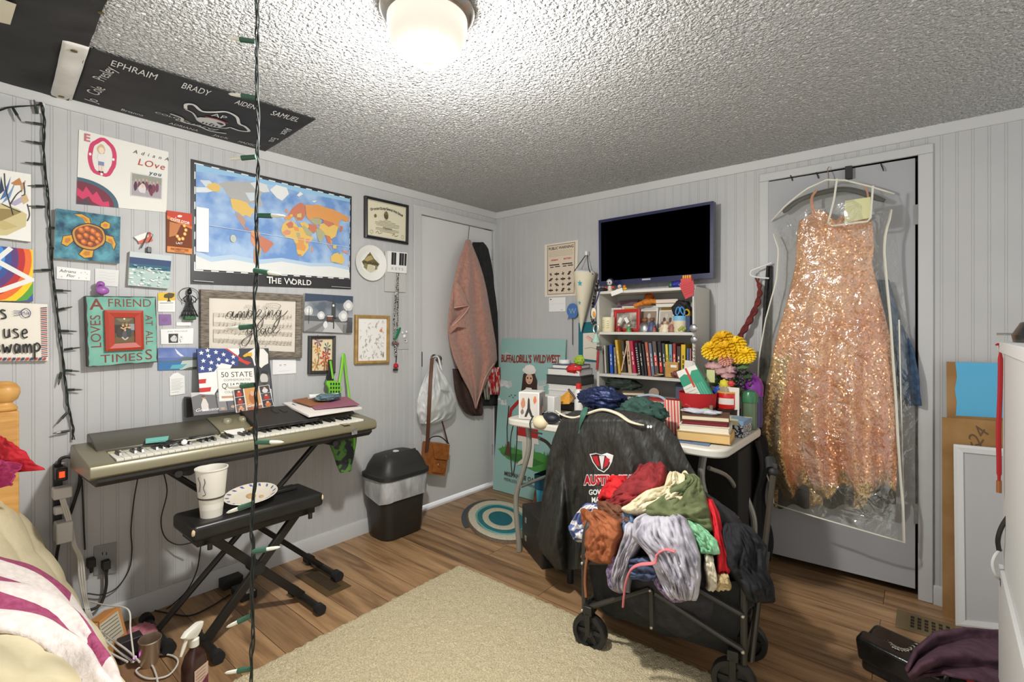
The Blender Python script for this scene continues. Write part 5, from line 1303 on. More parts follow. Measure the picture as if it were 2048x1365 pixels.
g=G(M((58,36,34),.2));loft(g,[([(X@Vector((x,y,0)))[:2]for x,y in rr(0,0,a_,b_,min(a_,b_)*.8)],z)for a_,b_,z in((.022,.034,0),(.026,.038,.01),(.026,.038,.12),(.020,.028,.15),(.012,.012,.168),(.012,.012,.18))]);g.build('bottle',t,smooth=50)
g=G(M((226,222,210),.45));g.lathe([(.015,.176),(.015,.198),(.009,.202),(.009,.21)],X=X,n=16);loft(g,[([(X@Vector((x,y+o,0)))[:2]for x,y in rr(0,0,.010,l,.008)],z)for l,z,o in((.012,.206,0),(.028,.214,-.006),(.040,.228,-.008),(.034,.238,0),(.012,.242,.012))]);th=g.build('spray_head',t,smooth=50)
g=G(M((226,222,210),.45));g.tube([X@Vector((0,-.03,.214)),X@Vector((0,-.04,.195)),X@Vector((0,-.052,.172))],[.006,.006,.004],n=8);g.build('trigger',th)
a=Art([X@Vector(p)for p in((.0262,-.026,.11),(.0262,.03,.11),(.0262,.03,.02),(.0262,-.026,.02))]);a.rect(0,0,1,1,(206,178,160));a.P([(0,0),(1,0),(1,.55),(0,.2)],(112,52,70))
for k in range(4):a.line([(.1,.88-k*.12),(.8,.9-k*.12)],.02,(130,90,80))
a.build('bottle_label',t,smooth=0)
g=G(bk);c=Z(462,1172,0);g.box((c.x,c.y,.022),(.06,.09,.044),X=None);g.build('power_brick',label='black power brick on the floor against the wall behind the bench legs',cat='power brick',bevel=.005)
t=T('sustain_pedal','black sustain pedal with a metal tongue on the floor behind the bench','pedal',Z(485,1190));c=Z(488,1192,0)
g=G(bk);g.box((c.x,c.y,.018),(.12,.07,.036));g.build('base',t,bevel=.006)
g=G(stl);g.box((c.x+.03,c.y,.042),(.09,.04,.006),X=None);g.build('pedal_tongue',t,bevel=.002)
# ================================================================ things hanging on and beside the left door
def hang(rows,nu,nv,relief,wall=L,closeb=None):
 """rows: (py, px_left, px_right, off) control rows -> cloth grid function on a wall plane"""
 rows=sorted(rows)
 def at_(v):
  y=lerp(rows[0][0],rows[-1][0],v)
  for a_,b_ in zip(rows,rows[1:]):
   if y<=b_[0]:
    f_=(y-a_[0])/max(1e-6,b_[0]-a_[0]);f_=f_
    return y,lerp(a_[1],b_[1],f_),lerp(a_[2],b_[2],f_),lerp(a_[3],b_[3],f_)
  return rows[-1]
 def fn(u,v):
  y,xl,xr,off=at_(v)
  return wall(lerp(xl,xr,u),y,max(.004,off+relief(u,v)))
 return fn
towel_m=NM('pink_towel',(166,120,105),(182,138,122),50,.95,.8,300,bdist=.004,sheen=.4)
rows=[(480,932,940,0.080),(498,926,947,0.090),(520,918,956,0.100),(550,911,966,0.110),(580,904,973,0.115),(620,898,980,0.120),(655,895,986,0.120),(690,900,992,0.120),(720,908,994,0.115),(750,922,980,0.110),(780,938,966,0.105),(800,946,957,0.100),(818,951,953,0.095)]
def towel_rel(u,v):
 a=min(1,v*3);f_=.018*math.sin(u*15+1.5*math.sin(v*3))*a+.012*ridge((u*2.2,v*.6,0),1.6,2)*a
 e=-.03*(abs(2*u-1)**3)
 return f_+e+.004*nz((u*9,v*14,0))
t=T('bath_towel','dusty pink bath towel hanging by its middle from the left door','towel',L(945,815,.02))
g=G(towel_m);g.grid(hang(rows,0,0,towel_rel),60,90);g.build('cloth',t,smooth=180,solid=.006)
g=G(towel_m)
def flap(pts,d0):
 """folded-over corner with a rolled edge"""
 return[L(x,y,d0+o)for x,y,o in pts]
a_=flap([(905,575,0),(920,588,.01),(930,610,.01),(937,612,.008)],.105)
def flapf(u,v):
 top=[L(908,560,.12),L(915,566,.14),L(922,575,.15),L(930,590,.14)]
 bot=[L(908,616,.13),L(918,613,.165),L(929,612,.17),L(937,611,.15)]
 k=u*3;i=min(2,int(k));f_=k-i
 return top[i].lerp(top[i+1],f_).lerp(bot[i].lerp(bot[i+1],f_),v)
g.grid(flapf,12,10)
def flapg(u,v):
 top=[L(936,614,.15),L(922,628,.155),L(906,646,.145),L(896,662,.12)]
 bot=[L(934,660,.14),L(926,656,.16),L(914,655,.155),L(900,668,.125)]
 k=u*3;i=min(2,int(k));f_=k-i
 return top[i].lerp(top[i+1],f_).lerp(bot[i].lerp(bot[i+1],f_),v)
g.grid(flapg,12,10)
g.build('folded_edge',t,smooth=180,solid=.006)
g=G(M((206,160,142),.9));g.tube(spline([L(905,652,.142),L(918,640,.162),L(932,624,.165),L(938,612,.155),L(925,613,.17),L(908,616,.14)],5),.0045,n=6);g.tube(spline([L(988,728,.105),L(972,752,.12),L(960,790,.115),L(952,816,.10)],5),.0045,n=6);g.build('hem',t)
g=G(M((120,118,112),.3,.8));g.tube([L(939,452,.0),L(938,460,.004),L(936,478,.02),L(934,484,.05)],.0022,n=6);g.build('over_door_hook',label='thin metal hook over the door holding the towel',cat='hook')
coat_m=NM('black_fleece',(30,31,29),(40,41,39),30,.9,.4,120)
rows=[(485,946,966,.015),(495,944,975,.02),(520,946,981,.022),(550,950,986,.022),(600,955,993,.025),(660,960,999,.025),(720,964,1001,.025),(790,962,1001,.025),(812,962,1000,.02)]
t=T('black_coat','long black coat hanging behind the pink towel on the door','coat',L(975,810,.02))
g=G(coat_m);g.grid(hang(rows,0,0,lambda u,v:.009*math.sin(u*11+v)+.02*(1-(2*u-1)**4)-.008),30,50);g.build('cloth',t,smooth=180,solid=.006)
rows=[(738,905,950,.03),(770,908,958,.035),(800,915,965,.035),(826,930,966,.03),(832,945,964,.03)]
g=G(NM('brown_cloth',(60,44,38),(76,56,50),30,.9,.4,120));g.grid(hang(rows,0,0,lambda u,v:.010*math.sin(u*14)+.01),24,20);g.build('brown_garment',label='dark brown garment hem showing below the pink towel',cat='clothing',smooth=180,solid=.006)
rows=[(735,972,1000,.085),(760,974,1001,.085),(790,980,999,.08)]
g=G(NM('red_plaid',(168,26,32),(210,190,180),36,.8,.2,100,(1,1,.5),lo=.5,hi=.6));g.grid(hang(rows,0,0,lambda u,v:.010*math.sin(u*16)),20,12);g.build('red_garment',label='red and white garment edge beside the black coat at the door',cat='clothing',smooth=180,solid=.005)
rows=[(745,960,978,.05),(775,966,980,.055),(800,970,979,.05)]
g=G(M((150,148,132),.85));g.grid(hang(rows,0,0,lambda u,v:.010*math.sin(u*12)),14,10);g.build('khaki_garment',label='khaki garment corner between the pink towel and the red plaid',cat='clothing',smooth=180,solid=.005)
bagm=bpy.data.materials.new('thin_plastic');bagm.use_nodes=True
b=bagm.node_tree.nodes['Principled BSDF'];b.inputs['Base Color'].default_value=rgb((226,228,226));b.inputs['Roughness'].default_value=.25;b.inputs['Alpha'].default_value=.72
rows=[(722,868,872,.055),(735,860,880,.07),(755,850,892,.085),(775,842,903,.09),(800,835,911,.09),(825,834,910,.085),(838,838,900,.075),(848,840,870,.06)]
def bag_rel(u,v):return.05*math.sin(math.pi*u)*min(1,2*v)+.016*ridge((u*2.4,v*2.0,0),1.8,6)+.007*ridge((u*5,v*5,0),2,2)
t=T('grocery_bag','translucent white plastic grocery bag hanging from the door knob','bag',L(872,845,.03))
g=G(bagm);g.grid(hang(rows,0,0,bag_rel),46,46);g.grid(hang([(y,a_,b_,.02)for y,a_,b_,o in rows],0,0,lambda u,v:.0),10,10);g.build('bag_skin',t,smooth=180)
g=G(M((222,224,222),.3));g.tube(spline([L(870,722,.06),L(866,716,.055),L(872,713,.05),L(878,720,.06),L(884,750,.08)],5),.006,n=7,flat=.5);g.build('bag_handle',t)
crumple(L(868,815,.06),(.03,.075,.055),12,M((206,212,188),.6),.25).build('bag_contents',label='pale bundle inside the grocery bag',cat='bundle',smooth=180)
a=Art([L(x,y,.155)for x,y in((880,775),(903,779),(901,790),(879,787))]);a.text('Walmart',.5,.5,.5,(120,124,130),shear=.2,w=.9);a.build('bag_print',t,smooth=0)
t=T('leather_satchel','tan leather satchel hanging by a brown strap from the door knob','bag',L(874,955,.03));lth=NM('tan_leather',(142,82,36),(166,102,50),30,.4,.25,160);lthd=M((92,58,38),.6)
pts=[(852,876),(895,882),(900,890),(888,950),(876,955),(852,946),(847,925)]
def extr(g,pts,o0,o1,mat=None):
 f_=[L(x,y,o1)for x,y in pts];b_=[L(x,y,o0)for x,y in pts];n=len(pts)
 return g.add(f_+b_,[tuple(range(n))[::-1],tuple(range(n,2*n))]+[(i,(i+1)%n,n+(i+1)%n,n+i)for i in range(n)],mat)
def boxq(tl,tr,br,bl,o0,o1,mat):
 q=[L(*tl,o1),L(*tr,o1),L(*br,o1),L(*bl,o1)];g=slab(q,o1-o0,mat);return g
boxq((862,886),(900,890),(890,953),(856,948),.012,.10,lth).build('body',t,bevel=.008)
boxq((866,892),(899,896),(897,921),(870,918),.10,.112,lth).build('front_flap',t,bevel=.004)
boxq((868,926),(891,928),(887,948),(865,945),.10,.108,lth).build('front_pocket',t,bevel=.004)
g=G(M((40,36,32),.5));g.tube(spline([L(856,890,.06),L(862,876,.06),L(880,874,.06),L(898,888,.06)],5),.004,n=6);g.build('zipper',t)
g=G(M((190,170,110),.3,.9));c=L(878,931,.113);g.tube([c+Vector((0,.009*math.cos(k),.009*math.sin(k)))for k in[i*math.pi/7 for i in range(14)]],.0018,n=5,closed=True);g.build('buckle',t)
g=G(lthd);g.tube(spline([L(864,718,.10),L(861,760,.155),L(858,820,.16),L(855,880,.10),L(853,905,.07)],6),.012,n=8,flat=.2)
g.tube(spline([L(864,718,.10),L(868,716,.06)],4),.008,n=8,flat=.3);g.tube(spline([L(884,843,.08),L(890,865,.06),L(896,888,.05)],4),.006,n=8,flat=.3);g.build('strap',t)
# ================================================================ RIGHT WALL
# --- television
q=quadR((1197,441),(1427,402),(1426,556),(1198,573),off=.10)
t=T('television','flat screen television with a dark blue bezel mounted high on the right wall','television',(1.29,-.05,1.50))
bez=M((40,44,78),.25)
slab(q,.045,bez).build('housing',t,bevel=.003)
sq=quadR((1202,446),(1420,409),(1419.5,546),(1202.5,563),off=.1012)
slab(sq,.001,M((0,0,0),1.0,spec=0)).build('screen',t,smooth=0)
slab(quadR((1284,558),(1301,557),(1301,560),(1284,561),off=.1015),.001,M((180,180,188),.4)).build('logo_plate',t,smooth=0)
c=sum(q,Vector())/4
g=G(M((30,30,30),.5));g.box((c.x,-.03,c.z),(.22,.058,.16));g.build('wall_bracket',t,bevel=.004)
# --- public warning poster and card
o,a=card([(1089,490),(1156,480),(1154,591.5),(1089.5,594.5)],'cream public warning poster of aircraft silhouettes on the right wall','warning_poster','poster',(230,222,204),wall='R')
a.rect(.09,.04,.92,.97,(110,84,68));a.rect(.105,.05,.905,.96,(222,206,184));a.text('PUBLIC WARNING',.505,.905,.05,(36,30,28),w=.74,bold=.02)
for k in range(4):a.line([(.14,.84-k*.028),(.86,.845-k*.028)],.008,(190,172,152))
a.text('GERMAN',.31,.685,.028,(192,70,52),w=.22,bold=.03);a.text('BRITISH',.70,.69,.028,(192,70,52),w=.22,bold=.03)
K=(48,42,38)
for x0 in(.16,.55):
 a.rect(x0,.585,x0+.30,.605,K);a.rect(x0+.02,.545,x0+.13,.562,K);a.rect(x0+.17,.55,x0+.32,.567,K)
random.seed(7)
for i in range(4):
 for j in range(4):
  x=.20+i*.19;y=.42-j*.10;r=random.choice([0,.6,-.6,.9]);big=(i+j)%2
  L_=.07 if big else.045
  a.line([(x-L_*math.cos(r),y-L_*math.sin(r)*.55),(x+L_*math.cos(r),y+L_*math.sin(r)*.55)],.026 if big else.016,K);a.line([(x+.02*math.sin(r),y-.03),(x-.02*math.sin(r),y+.03)],.014,K)
finish(a,o)
o,a=card([(1098,596),(1131,594.5),(1131,623),(1098,624)],'small white card pinned under the warning poster',col=(238,238,236),wall='R')
a.rect(.06,.84,.16,.92,(90,88,86));a.line([(.08,.55),(.9,.56)],.012,(206,206,204));a.rect(.72,.1,.86,.13,(150,156,176));finish(a,o)
# --- blue speech bubble on a stick
t=T('speech_bubble_sign','blue cardboard speech bubble on a thin black stick against the wall','sign',R(1145,688,.03))
q_=[R(1145+11.5*math.cos(a_)*(1 if math.cos(a_)<.8 else.95),622-15*math.sin(a_),.03)for a_ in[i*math.pi/12 for i in range(24)]]
q_.insert(16,R(1135,640,.03))
g=G(M((74,116,176),.7));n_=len(q_);g.add(q_+[p+Vector((0,.004,0))for p in q_],[tuple(range(n_)),tuple(range(n_,2*n_))[::-1]]+[(i,n_+i,n_+(i+1)%n_,(i+1)%n_)for i in range(n_)]);g.build('bubble',t,smooth=20)
a=Art([R(1137,612,.031),R(1153,611,.031),R(1153,633,.031),R(1137,634,.031)]);a.text('W',.5,.5,.5,(150,176,190));a.build('print',t,smooth=0)
g=G(M((40,38,36),.5));g.tube([R(1145,632,.026),R(1145,690,.026)],.0025,n=6);g.build('stick',t)
# --- paper cone
t=T('paper_cone','cream paper cone with turquoise stars hanging from a white hook','cone',R(1161,662,.05))
top=R(1170,535,.085);tip=R(1162,664,.05);ax=(tip-top);ln=ax.length
X=frame(tip,(1,0,0),(0,1,0),-ax.normalized())if False else None
zz=-ax.normalized();xx=Vector((1,0,0));yy=zz.cross(xx).normalized();xx=yy.cross(zz)
X=Matrix(((xx.x,yy.x,zz.x,tip.x),(xx.y,yy.y,zz.y,tip.y),(xx.z,yy.z,zz.z,tip.z),(0,0,0,1)))
g=G(M((230,222,196),.6));g.lathe([(.002,0),(.078,ln*.93),(.0755,ln*.93),(.002,.012)],X=X,n=32);g.build('cone',t)
g=G(M((238,238,238),.8));g.ball((0,0,ln*.92),(.07,.07,.02),X=X,nu=20,nv=8,fn=lambda d:1+.1*nz(d,4));g.build('white_filling',t)
g=G(M((50,48,46),.6));hk=R(1174,507,.03)
for sgn in(-1,1):g.tube(spline([hk,X@Vector((sgn*.05,-.03,ln*.97)),X@Vector((sgn*.076,-.02,ln*.9))],6),.003,n=6)
g.build('string',t)
g=G(M((236,236,232),.5));g.box(hk,(.018,.03,.03));g.build('wall_hook',t,bevel=.004)
a=Art([X@Vector(p)for p in((-.08,-.078,ln),(.08,-.078,ln),(.08,-.005,0),(-.08,-.005,0))]);a.lift=.004
for x,y,r in((.55,.76,.055),(.50,.46,.035)):a.P([(x+(r if k%2==0 else r*.42)*math.sin(k*math.pi/5)*2.2,y+(r if k%2==0 else r*.42)*math.cos(k*math.pi/5))for k in range(10)],(64,170,186))
a.build('stars',t,smooth=0)
# --- teal poster and cream paper behind the cone
o,a=card([(1157,646),(1196,643),(1196,725),(1157,722)],'teal poster partly hidden behind the white shelf','teal_poster','poster',(26,108,122),wall='R',off=.006);finish(a,o)
o,a=card([(1166,667),(1198,665),(1198,722),(1166,718)],'cream sheet pinned over the teal poster','cream_sheet','paper',(226,220,200),wall='R',off=.010);a.curve([(.1,.4),(.5,.45),(.9,.4)],.02,(150,144,130));finish(a,o)
# --- painted board leaning in the corner
bq_=[Vector((.075,-.022,1.150)),Vector((.668,-.022,1.150)),Vector((.655,-.105,.004)),Vector((.06,-.105,.004))]
o=slab(bq_,.012,M((150,190,184),.6)).build('painted_board',label="tall pale green painted board reading Buffalo Bill's Wild West in the corner",cat='board',smooth=0)
a=Art(bq_,step=.00008);TEAL=(158,196,188)
cl=(206,212,208)
random.seed(13)
for cx,cy,s in((.08,.88,.9),(.88,.88,1),(.12,.70,1.2),(.72,.71,1.2),(.08,.58,.8),(.78,.56,1.2),(.42,.57,.9),(.9,.62,.9)):
 for k in range(7):a.ell(max(.03,min(.97,cx+random.uniform(-.08,.08)*s)),cy+random.uniform(-.018,.018)*s,.035*s*random.uniform(.7,1.2),.014*s,random.choice([cl,(190,202,198),(220,222,218),(176,192,192)]),10,random.uniform(-.3,.3),.5,k)
RB=(140,52,40)
for k,(w_,x,wd)in enumerate((('BUFFALO',.175,.30),("BILL'S",.42,.19),('WILD',.635,.19),('WEST',.835,.20))):a.text(w_,x,.868+.004*k,.048,RB,w=wd,bold=.03)
for k in range(16):a.P([(.10+k*.05,.25-.012*k%.03),(.13+k*.05,.25+.05+.02*math.sin(k*2)),(.17+k*.05,.25-.02)],(60,130,54))
a.P([(.06,.27),(.20,.30),(.45,.29),(.72,.30),(.95,.27),(.9,.20),(.66,.18),(.45,.20),(.22,.22)],(72,142,62));a.P([(.15,.25),(.5,.27),(.8,.24),(.6,.20),(.3,.22)],(52,112,48))
RR=(178,40,40)
a.P([(.40,.66),(.60,.66),(.66,.50),(.68,.36),(.36,.36),(.38,.52)],RR);a.P([(.36,.38),(.68,.38),(.70,.345),(.34,.345)],(226,220,210));a.P([(.44,.345),(.52,.345),(.51,.22),(.38,.19),(.40,.215),(.46,.24)],(220,212,196));a.P([(.55,.345),(.63,.345),(.62,.2),(.52,.195),(.56,.23)],(226,220,206))
a.P([(.44,.68),(.38,.64),(.40,.77),(.47,.80),(.56,.80),(.62,.74),(.63,.66),(.57,.66)],(62,42,36));a.ell(.50,.745,.055,.034,(222,180,150),14);a.P([(.46,.69),(.54,.69),(.57,.66),(.50,.65),(.44,.665)],(232,226,216));a.ell(.50,.80,.11,.025,(234,230,224),16,0,.2);a.ell(.50,.815,.08,.02,(240,236,230),14)
for x in(.475,.525):a.ell(x,.75,.012,.006,(40,30,28),8)
a.line([(.49,.725),(.52,.725)],.004,(150,50,46));a.line([(.36,.60),(.24,.54),(.22,.48)],.022,RR);a.line([(.63,.62),(.70,.54),(.68,.48)],.022,RR);a.ell(.22,.475,.02,.012,(222,180,150),8)
a.line([(.20,.56),(.19,.42),(.22,.25)],.008,(60,44,38));a.P([(.17,.24),(.27,.24),(.24,.33),(.21,.33)],(92,60,44))
for x,y in((.2,.62),(.23,.63),(.26,.615),(.9,.66),(.86,.64),(.29,.63)):a.curve([(x-.012,y+.004),(x,y),(x+.012,y+.005)],.003,(44,50,50),3)
a.text('MISS ANNIE OAKLEY',.50,.125,.026,(70,52,46),w=.62,bold=.02);a.text('PEERLESS LADY WING-SHOT',.52,.088,.018,(70,52,46),w=.66)
finish(a,o,'painting')
g=G(M((40,40,40),.6));g.box2((.022,-.045,.0),(.05,-.02,.62));o=g.build('narrow_box',label='narrow black box with yellow lettering standing in the corner beside the painted board',cat='box',bevel=.002)
a=Art([Vector((.0505,-.045,.6)),Vector((.0505,-.02,.6)),Vector((.0505,-.02,.1)),Vector((.0505,-.045,.1))]);a.text('OUTDOOR GAME',.5,.5,.03,(206,206,60),rot=math.pi/2);a.build('lettering',o,smooth=0)
# ================================================================ white shelf unit on the table
SX0,SX1,SYF,SYB,SZ0,SZ1=1.043,1.642,-.247,-.02,.742,1.452
sw=M((206,204,194),.45)
t=T('white_bookshelf','white bookshelf standing on the folding table under the television','bookshelf',(1.34,-.13,.742))
for x0 in(SX0,SX1-.016):G(sw).box2((x0,SYF,SZ0),(x0+.016,SYB,SZ1)).build('side_panel',t,bevel=.001)
SH=(SZ1-.016,1.190,.936,.744)
for z in SH:G(sw).box2((SX0+.016,SYF+.001,z),(SX1-.016,SYB,z+.016)).build('shelf',t,bevel=.001)
G(M((176,174,168),.6)).box2((SX0,SYB,SZ0),(SX1,SYB+.004,SZ1)).build('back_panel',t)
S2,S3,S4=1.206,.952,.760
def sx(px,py,y):return R(px,py,-y).x
def thing_box(name,label,cat,c,d,mat,bevel=.002,X=None,group=None):
 g=G(mat);g.box(c,d,X=X);return g.build(name,label=label,cat=cat,bevel=bevel,group=group,smooth=30)
books=[(1202,5,.20,(206,200,190),.08,'thin white book at the left end of the middle shelf'),(1207,4,.19,(120,108,112),.06,'grey thin book second from the left end of the middle shelf'),(1212,4,.17,(186,178,168),.05,'pale thin book left of the dark and blue books'),
(1217,4,.17,(44,50,46),.04,'dark green thin book just left of the bright blue book'),(1224,7,.172,(40,84,176),.05,'bright blue book on the middle shelf'),(1232,5,.16,(128,116,96),.05,'grey brown book right of the bright blue book'),
(1240,6,.205,(204,162,50),.12,'yellow spined book with letters on the middle shelf'),(1251,6,.20,(70,60,52),.10,'dark brown book right of the yellow spined one'),(1261,8,.20,(190,160,128),.09,'thick tan book on the middle shelf'),(1270,7,.20,(178,34,70),.12,'crimson book on the middle shelf'),
(1280,6,.19,(36,36,36),.13,'black spiral book right of the crimson book'),(1287,5,.19,(46,44,44),.13,'black book without spiral left of the salmon book'),(1293,4,.185,(50,50,54),.12,'thin charcoal book touching the salmon book'),(1300,6,.195,(176,92,70),.12,'salmon book with a lettered spine on the middle shelf'),
(1307,6,.19,(104,116,136),.11,'blue grey book with white lettering on the middle shelf'),(1315,8,.20,(88,76,72),.10,'brown book with a red panel on its spine'),(1324,7,.20,(34,32,32),.08,'black book with a red lower panel on its spine'),(1331,6,.19,(56,64,66),.07,'slate book with pale lettering right of the black and red one'),
(1337,5,.185,(214,196,66),.06,'yellow thin book right of the slate book'),(1343,6,.185,(116,160,172),.03,'light blue book on the right part of the middle shelf'),(1350,6,.19,(150,44,44),.02,'dark red and blue book behind the wooden box'),(1358,8,.175,(62,48,48),.0,'dark patterned book behind the wooden box'),
(1367,9,.185,(216,178,30),.0,'yellow and green book near the right end of the middle shelf'),(1376,4,.165,(70,110,150),.0,'thin blue book right of the yellow and green one'),(1381,3,.165,(170,110,116),.0,'thin pink book at the right end of the middle shelf')]
proto=None;YB=-.135
bmats={}
cov=G();cov.box((0,0,.5),(1,.13,1),M((1,1,1)))
for k,(px,w,h,c,lean,lab)in enumerate(books):
 x=sx(px,740,-.20);wm=w*.0026
 t=T('book',lab,'book',(x,YB,S3+.0005),'books on the middle shelf')
 X=at((x,YB,S3+.001+abs(math.sin(lean))*wm*.5),ry=-lean)
 m_=M(c,.5)
 g=G(m_);g.box2((-wm/2,-.068,0),(-wm/2+.0012,.062,h),X=X);g.box2((wm/2-.0012,-.068,0),(wm/2,.062,h),X=X);g.box2((-wm/2,-.069,0),(wm/2,-.066,h),X=X);g.build('cover',t)
 g=G(M((218,208,186),.8));g.box2((-wm/2+.0012,-.066,.003),(wm/2-.0012,.058,h-.004),X=X);g.build('pages',t,smooth=0)
 if w>=5:
  a=Art([X@Vector((sx_,-.0692,z))for sx_,z in((-wm/2,h),(wm/2,h),(wm/2,0),(-wm/2,0))])
  lc=(226,220,206)if sum(c)<420 else(60,50,46)
  if 'red panel' in lab:a.rect(.05,.3,.95,.6,(196,46,40))
  if 'red lower' in lab:a.rect(.05,.12,.95,.42,(196,46,40))
  if 'green' in lab and w>6:a.P([(.2,0),(1,0),(1,.3),(.6,.4)],(50,130,60))
  if 'red and blue' in lab:a.rect(0,.0,1,.45,(50,70,140));a.rect(0,.45,1,.7,(206,60,50))
  if 'spiral' in lab and 'without' not in lab:
   for q_ in range(12):a.rect(.2,.05+q_*.07,.7,.08+q_*.07,(200,198,190))
  else:
   for q_ in range(3):a.rect(.35,.30+q_*.14,.62,.40+q_*.14,lc)
  a.build('spine_print',t,smooth=0)
def R_(px,py,y):return R(px,py,-y)
t=T('spiral_notebook','white spiral notebook lying flat in front of the books','notebook',R_(1260,748,-.22));c=R_(1262,746,-.215);c.z=S3+.006
g=G(M((196,188,178),.6));g.box(c,(.10,.055,.010));g.build('pages',t,bevel=.001)
g=G(M((120,50,50),.5));g.box(c+Vector((0,0,-.0055)),(.102,.058,.002));g.build('cover',t)
g=G(M((226,224,216),.4));
for k in range(14):g.tube([c+Vector((-.045+k*.007,-.028+.004*math.cos(z),.003+.006*math.sin(z)))for z in[i*math.pi/4 for i in range(8)]],.0009,n=4,closed=True)
g.build('spiral_wire',t)
c=R_(1334,745,-.21);thing_box('wooden_box','small tan wooden box with a white label in front of the books','box',(c.x+.03,-.20,S3+.045),(.075,.04,.085),NM('tan_wood',(182,138,66),(200,156,84),20,.6))
c=R_(1352,720,-.2);thing_box('white_label','white label stuck on the tan wooden box','label',(c.x-.005,-.2212,S3+.065),(.034,.001,.014),M((236,236,232),.5),0)
c=R_(1356,745,-.225);crumple((c.x,-.226,S3+.022),(.034,.015,.02),14,NM('trinket_mix',(60,44,40),(160,90,80),70,.5),.3).build('trinket_bowl',label='dark speckled trinket in front of the wooden box',cat='trinket',smooth=180)
c=R_(1373,748,-.23);g=G(M((224,220,210),.6));g.box((0,0,.05),(.042,.004,.10),X=at((c.x,-.228,S3+.001),rx=-.15,ry=.08));g.build('white_tag',label='white card tag leaning at the right end of the middle shelf',cat='tag')
t=T('bracelet_pile','small pile of bracelets in front of the salmon book','bracelets',R_(1312,748,-.22));c=R_(1312,748,-.225);c.z=S3+.007
for k in range(4):G(M([(120,100,84),(176,140,100),(90,84,80),(196,170,130)][k],.4)).tube([c+Vector((.008*k+.018*math.cos(a_),.012*math.sin(a_),.003*k))for a_ in[i*math.pi/7 for i in range(14)]],.003,n=6,closed=True).build('bracelet',t)
t=T('hand_bell_stick','thin pale stick leaning diagonally across the books','stick',R_(1243,745,-.22));G(M((206,176,150),.5)).tube([R_(1243,742,-.222),R_(1254,690,-.21)],.004,n=6).build('rod',t)
t=T('cream_candle','cream jar candle with gold script at the left of the upper shelf','candle',(sx(1218,660,-.2),-.2,S2));x=sx(1217,660,-.2)
g=G(M((226,218,180),.35));g.lathe([(0,.0005),(.036,.0005),(.038,.004),(.038,.088),(.036,.09),(.034,.084),(0,.082)],X=at((x,-.2,S2)),n=28);g.build('jar',t)
a=Art([Vector((x+sx_*.024,-.2305,S2+z))for sx_,z in((-1,.075),(1,.075),(1,.015),(-1,.015))]);a.lift=.0065
for k in range(4):a.curve([(.05,.85-k*.22),(.35,.9-k*.22),(.6,.8-k*.22),(.95,.86-k*.22)],.03,(160,130,70))
a.build('script',t,smooth=0)
x0,x1=sx(1228,650,-.16),sx(1280,650,-.16)
t=T('red_tray_frame','red rectangular frame standing on the upper shelf behind figurines','frame',((x0+x1)/2,-.16,S2))
g,i_,n_=framing([Vector((x0,-.165,S2+.135)),Vector((x1,-.165,S2+.14)),Vector((x1,-.165,S2+.002)),Vector((x0,-.165,S2+.002))],.020,.018,M((182,34,34),.45),.002);g.build('frame',t)
slab([p+Vector((0,.006,0))for p in i_],.003,NM('photo_mix',(96,88,80),(196,186,172),24,.4)).build('picture',t,smooth=0)
names_=[(1238,(140,30,34),(230,190,170),.05,'red robed figurine on the upper shelf next to the candle'),(1258,(84,140,88),(226,214,190),.045,'green and white figurine in front of the red frame'),(1304,(70,74,110),(120,84,66),.085,'blue and brown figurine right of the silver ball'),(1308,(176,92,62),(150,80,50),.04,'small rust coloured crab figurine on the upper shelf'),(1324,(214,196,150),(220,180,150),.045,'cream figurine in the nativity group, left'),(1331,(226,214,186),(210,170,140),.065,'taller cream figurine at the back of the nativity group'),(1338,(206,176,130),(220,180,150),.045,'tan figurine in the nativity group, right'),(1344,(150,100,84),(210,170,140),.06,'brown figurine beside the blue scissors jar')]
for k,(px,c,hc,h,lab)in enumerate(names_):
 yy_=-.205-.012*(k%2);x=sx(px,655,yy_);t=T('figurine',lab,'figurine',(x,yy_,S2),'figurines on the upper shelf')
 g=G(M(c,.45));g.lathe([(0,.0005),(h*.36,.0005),(h*.38,h*.1),(h*.26,h*.45),(h*.17,h*.68),(0,h*.72)],X=at((x,yy_,S2)),n=14)
 for s_ in(-1,1):g.tube([(x+s_*h*.18,yy_-.004,S2+h*.6),(x+s_*h*.3,yy_-.012,S2+h*.36)],h*.07,n=6)
 g.build('body',t)
 g=G(M(hc,.5));g.ball((x,yy_,S2+h*.84),h*.15,nu=12,nv=8);g.build('head',t)
for px,dy,c in((1241,0,0),(1254,1,0)):
 g=G(M((226,226,222),.6));x=sx(px,640,-.22);g.box((0,0,0),(.020,.002,.034),X=at((x,-.226,S2+.07),rx=.1,ry=.5-dy));g.build('price_tag',label='white tag tied on a figurine, '+('left' if not dy else 'right')+' one in front of the red frame',cat='tag')
x=sx(1291,655,-.2);t=T('silver_ball','silver metal half ball ornament on the upper shelf','ornament',(x,-.2,S2));g=G(M((190,190,192),.3,1.0));g.lathe([(0,.001),(.036,.001),(.038,.01),(.036,.03),(.026,.05),(.012,.06),(0,.063)],X=at((x,-.2,S2)),n=28);g.build('dome',t);g=G(M((130,84,50),.5));g.ball((x-.004,-.2,S2+.07),(.018,.012,.012),nu=12,nv=8);g.build('knob',t)
